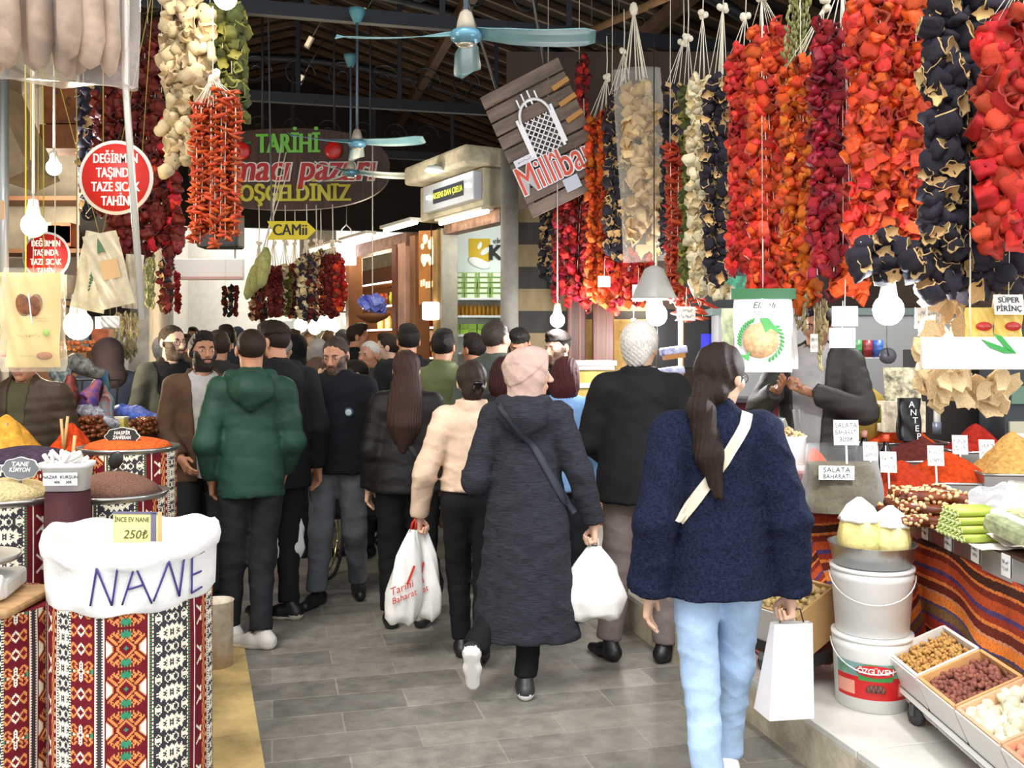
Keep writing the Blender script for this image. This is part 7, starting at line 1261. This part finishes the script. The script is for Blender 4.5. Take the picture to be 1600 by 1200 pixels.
bulb('large cool bulb hanging below the aubergine bunch', 1388, 484, 3.85, .06, 40, (.93, .97, 1), 24, .12, '#f2f8ff')
bulb('bright bulb above the white haired man', 1026, 492, 6.3, .07, 55, (.96, .98, 1), 22, .2, '#f4f9ff')
bulb('small bright bulb at the ear of the white haired man', 990, 520, 7.4, .05, 16, (.95, .98, 1), 20, .8, '#eef6ff')
bulb('bright bulb in front of the stone pier', 871, 500, 7.2, .055, 40, (.95, .98, 1), 22, .9, '#f2f8ff')
for i, (px, py) in enumerate(((470, 508), (492, 512), (506, 505), (521, 508), (548, 502))): bulb(['leftmost warm bulb under the central garlands', 'second warm bulb under the central garlands', 'middle warm bulb under the central garlands', 'fourth warm bulb under the central garlands', 'rightmost warm bulb under the central garlands'][i], px, py, 12.2, .085, 26, (1, .85, .6), 14, .9, '#ffe8b8')
for i, (px, py, d) in enumerate(((568, 24, 9.2), (483, 66, 10.5), (470, 125, 11.8))): t = thing('roof_spotlight', ['small lit spotlight near the fan canopy', 'dim spotlight on the roof left of the second fan', 'small spotlight beside the scrolled truss'][i], 'lamp', P(px, py, d), R=rot(0, 28, 0)); MB().box((0, 0, 0), (.05, .05, .13)).build('housing', M('#cfc8b8', r=.4), t); MB().box((0, -.028, 0), (.04, .01, .11)).build('lens', M('#ffe9c4', em=6 if i == 0 else .6), t); MB().tube([(0, 0, .06), (.02, 0, .6)], .008, 5).build('arm', dsteel, t)
lamp('soap_shop_light', FPt(.6, -.5, 2.65), 60, (.95, 1, .98), .15); lamp('jar_shop_light', FPt(3.6, -.4, 2.7), 60, (1, .85, .6), .15); lamp('canopy_light', FPt(.6, .75, 2.9), 16, (1, .95, .85), .1); lamp('left_shop_light', (-4.3, 8.6, 3.0), 60, (1, .9, .7), .2); lamp('back_shop_light', (2.6, 5.9, 2.4), 40, (.95, .98, 1), .15); lamp('counter_side_light', (1.2, 8.0, 2.2), 25, (1, .9, .75), .1)
# counter and posts around the doorway behind the bulbs
for i, (x0, w_, c1, lab) in enumerate(((900, 30, '#5a2f22', 'brown fluted wooden post right of the bulb'), (942, 34, '#7a4630', 'reddish carved wooden post beside the white haired man'))): t = thing('wooden_post', lab, 'post', P(x0, 545, 8.05)); MB().box((0, 0, -.17), (w_ / 190, .1, 3.0), bev=.01).build('post', M(c1, r=.4, var=.3, vs=3, stretch=(6, 6, .4)), t); MB().box((-.05, -.052, -.17), (.015, .012, 2.9)).box((.03, -.052, -.17), (.015, .012, 2.9)).build('flute', M('#8a5238', r=.4), t)
t = thing('stone_panel', 'warm yellow stone panel behind the white haired man', 'panel', P(955, 600, 8.17)); MB().box((0, 0, .0), (.62, .06, 1.1), bev=.01).build('stone', M('#b08c48', r=.7, var=.35, vs=8, bump=.3), t)
t = thing('ribbon_counter', 'pale counter with gold and white bands behind the black jacket', 'counter', P(914, 610, 6.6)); MB().box((0, 0, -.3), (.36, .3, .95)).build('body', M('#b59a52', r=.4, var=.2), t); mb = MB()
for zz in (.16, .04, -.08): mb.box((0, -.155, zz), (.37, .012, .03))
mb.build('band', M('#f4f0e4', r=.35), t); MB().box((0, 0, .19), (.4, .34, .03)).build('top', paper, t)
for lab, px, py, d in (('blue and white wrapped bread tray behind the white haired man, upper', 1052, 548, 6.0), ('blue and white wrapped bread tray behind the white haired man, lower', 1048, 580, 6.0)): t = thing('snack_tray', lab, 'tray', P(px, py, d)); MB().box((0, 0, 0), (.16, .12, .05), R=rot(0, -8, 0), bev=.01).build('tray', M('#2a3aa8', r=.35, var=.9, vs=12, col2='#e0e4f0'), t); MB().box((0, -.02, -.035), (.13, .1, .03), R=rot(0, -8, 0)).build('bread', M('#b07a44', r=.7), t)
tag(MB().tube([(0, 0, -1.2), (0, 0, 1.6)], .018, 8).build('wooden_pole', M('#c9a878', r=.5), loc=P(1064, 560, 6.3)), 'thin pale wooden pole behind the white haired man', 'pole')
t = thing('plastic_stool', 'white plastic stool standing behind the grey brown trousers', 'stool', P(996, 0, 5.75)); t.location.z = 0; MB().box((0, 0, .43), (.3, .3, .03), bev=.01).build('seat', white_pl, t)
for sx in (-1, 1):
    for sy in (-1, 1): MB().bar((sx * .15, sy * .15, 0), (sx * .12, sy * .12, .42), .045, .04).build('leg', white_pl, t)
t = thing('wheelchair', 'wheelchair with shiny push rims behind the long haired woman', 'wheelchair', (-1.04, 6.98, 0), 84)
for s in (-1, 1):
    w = MB(); w.tube([(.3 * math.cos(a), s * .28, .3 + .3 * math.sin(a)) for a in np.arange(28) * .2244], .014, 6, closed=True); o = w.build('wheel', M('#1a1a1a', r=.6), t); MB().tube([(.26 * math.cos(a), s * .31, .3 + .26 * math.sin(a)) for a in np.arange(28) * .2244], .009, 6, closed=True).build('push_rim', M('#d8c890', r=.2, m=.9), o); m = MB()
    for k in range(12): m.tube([(0, s * .28, .3), (.29 * math.cos(k * .5236), s * .28, .3 + .29 * math.sin(k * .5236))], .002, 4)
    m.build('spokes', steel, o)
MB().box((.05, 0, .48), (.42, .44, .05), bev=.01).build('seat', M('#17181c', r=.6), t); MB().box((-.2, 0, .72), (.04, .44, .46), bev=.01).build('backrest', M('#17181c', r=.6), t)
for s in (-1, 1): MB().tube([(-.2, s * .23, .9), (-.3, s * .23, .92)], .014, 8).build('handle', M('#202020', r=.6), t); MB().tube([(.35, s * .2, .05), (.3, s * .22, .45), (-.2, s * .23, .45), (-.2, s * .23, .9)], .012, 8).build('frame', steel, t)
# far street: pale board added to face the sun as a bright band
t = thing('added_pale_board', 'pale blank board added as a bright band across the daylit end of the street', 'sign', P(312, 421, 19.0)); MB().box((0, 0, 0), (1.75, .12, .42), bev=.02).build('board', M('#f2eae4', r=.6), t); MB().box((0, -.065, -.17), (1.75, .01, .05)).build('lower_stripe', M('#d8a8a0', r=.6), t)
for s in (-.7, .7): MB().tube([(s, 0, .2), (s, 0, 2.0)], .02, 6).build('rod', M('#c8c4bc', r=.5), t)
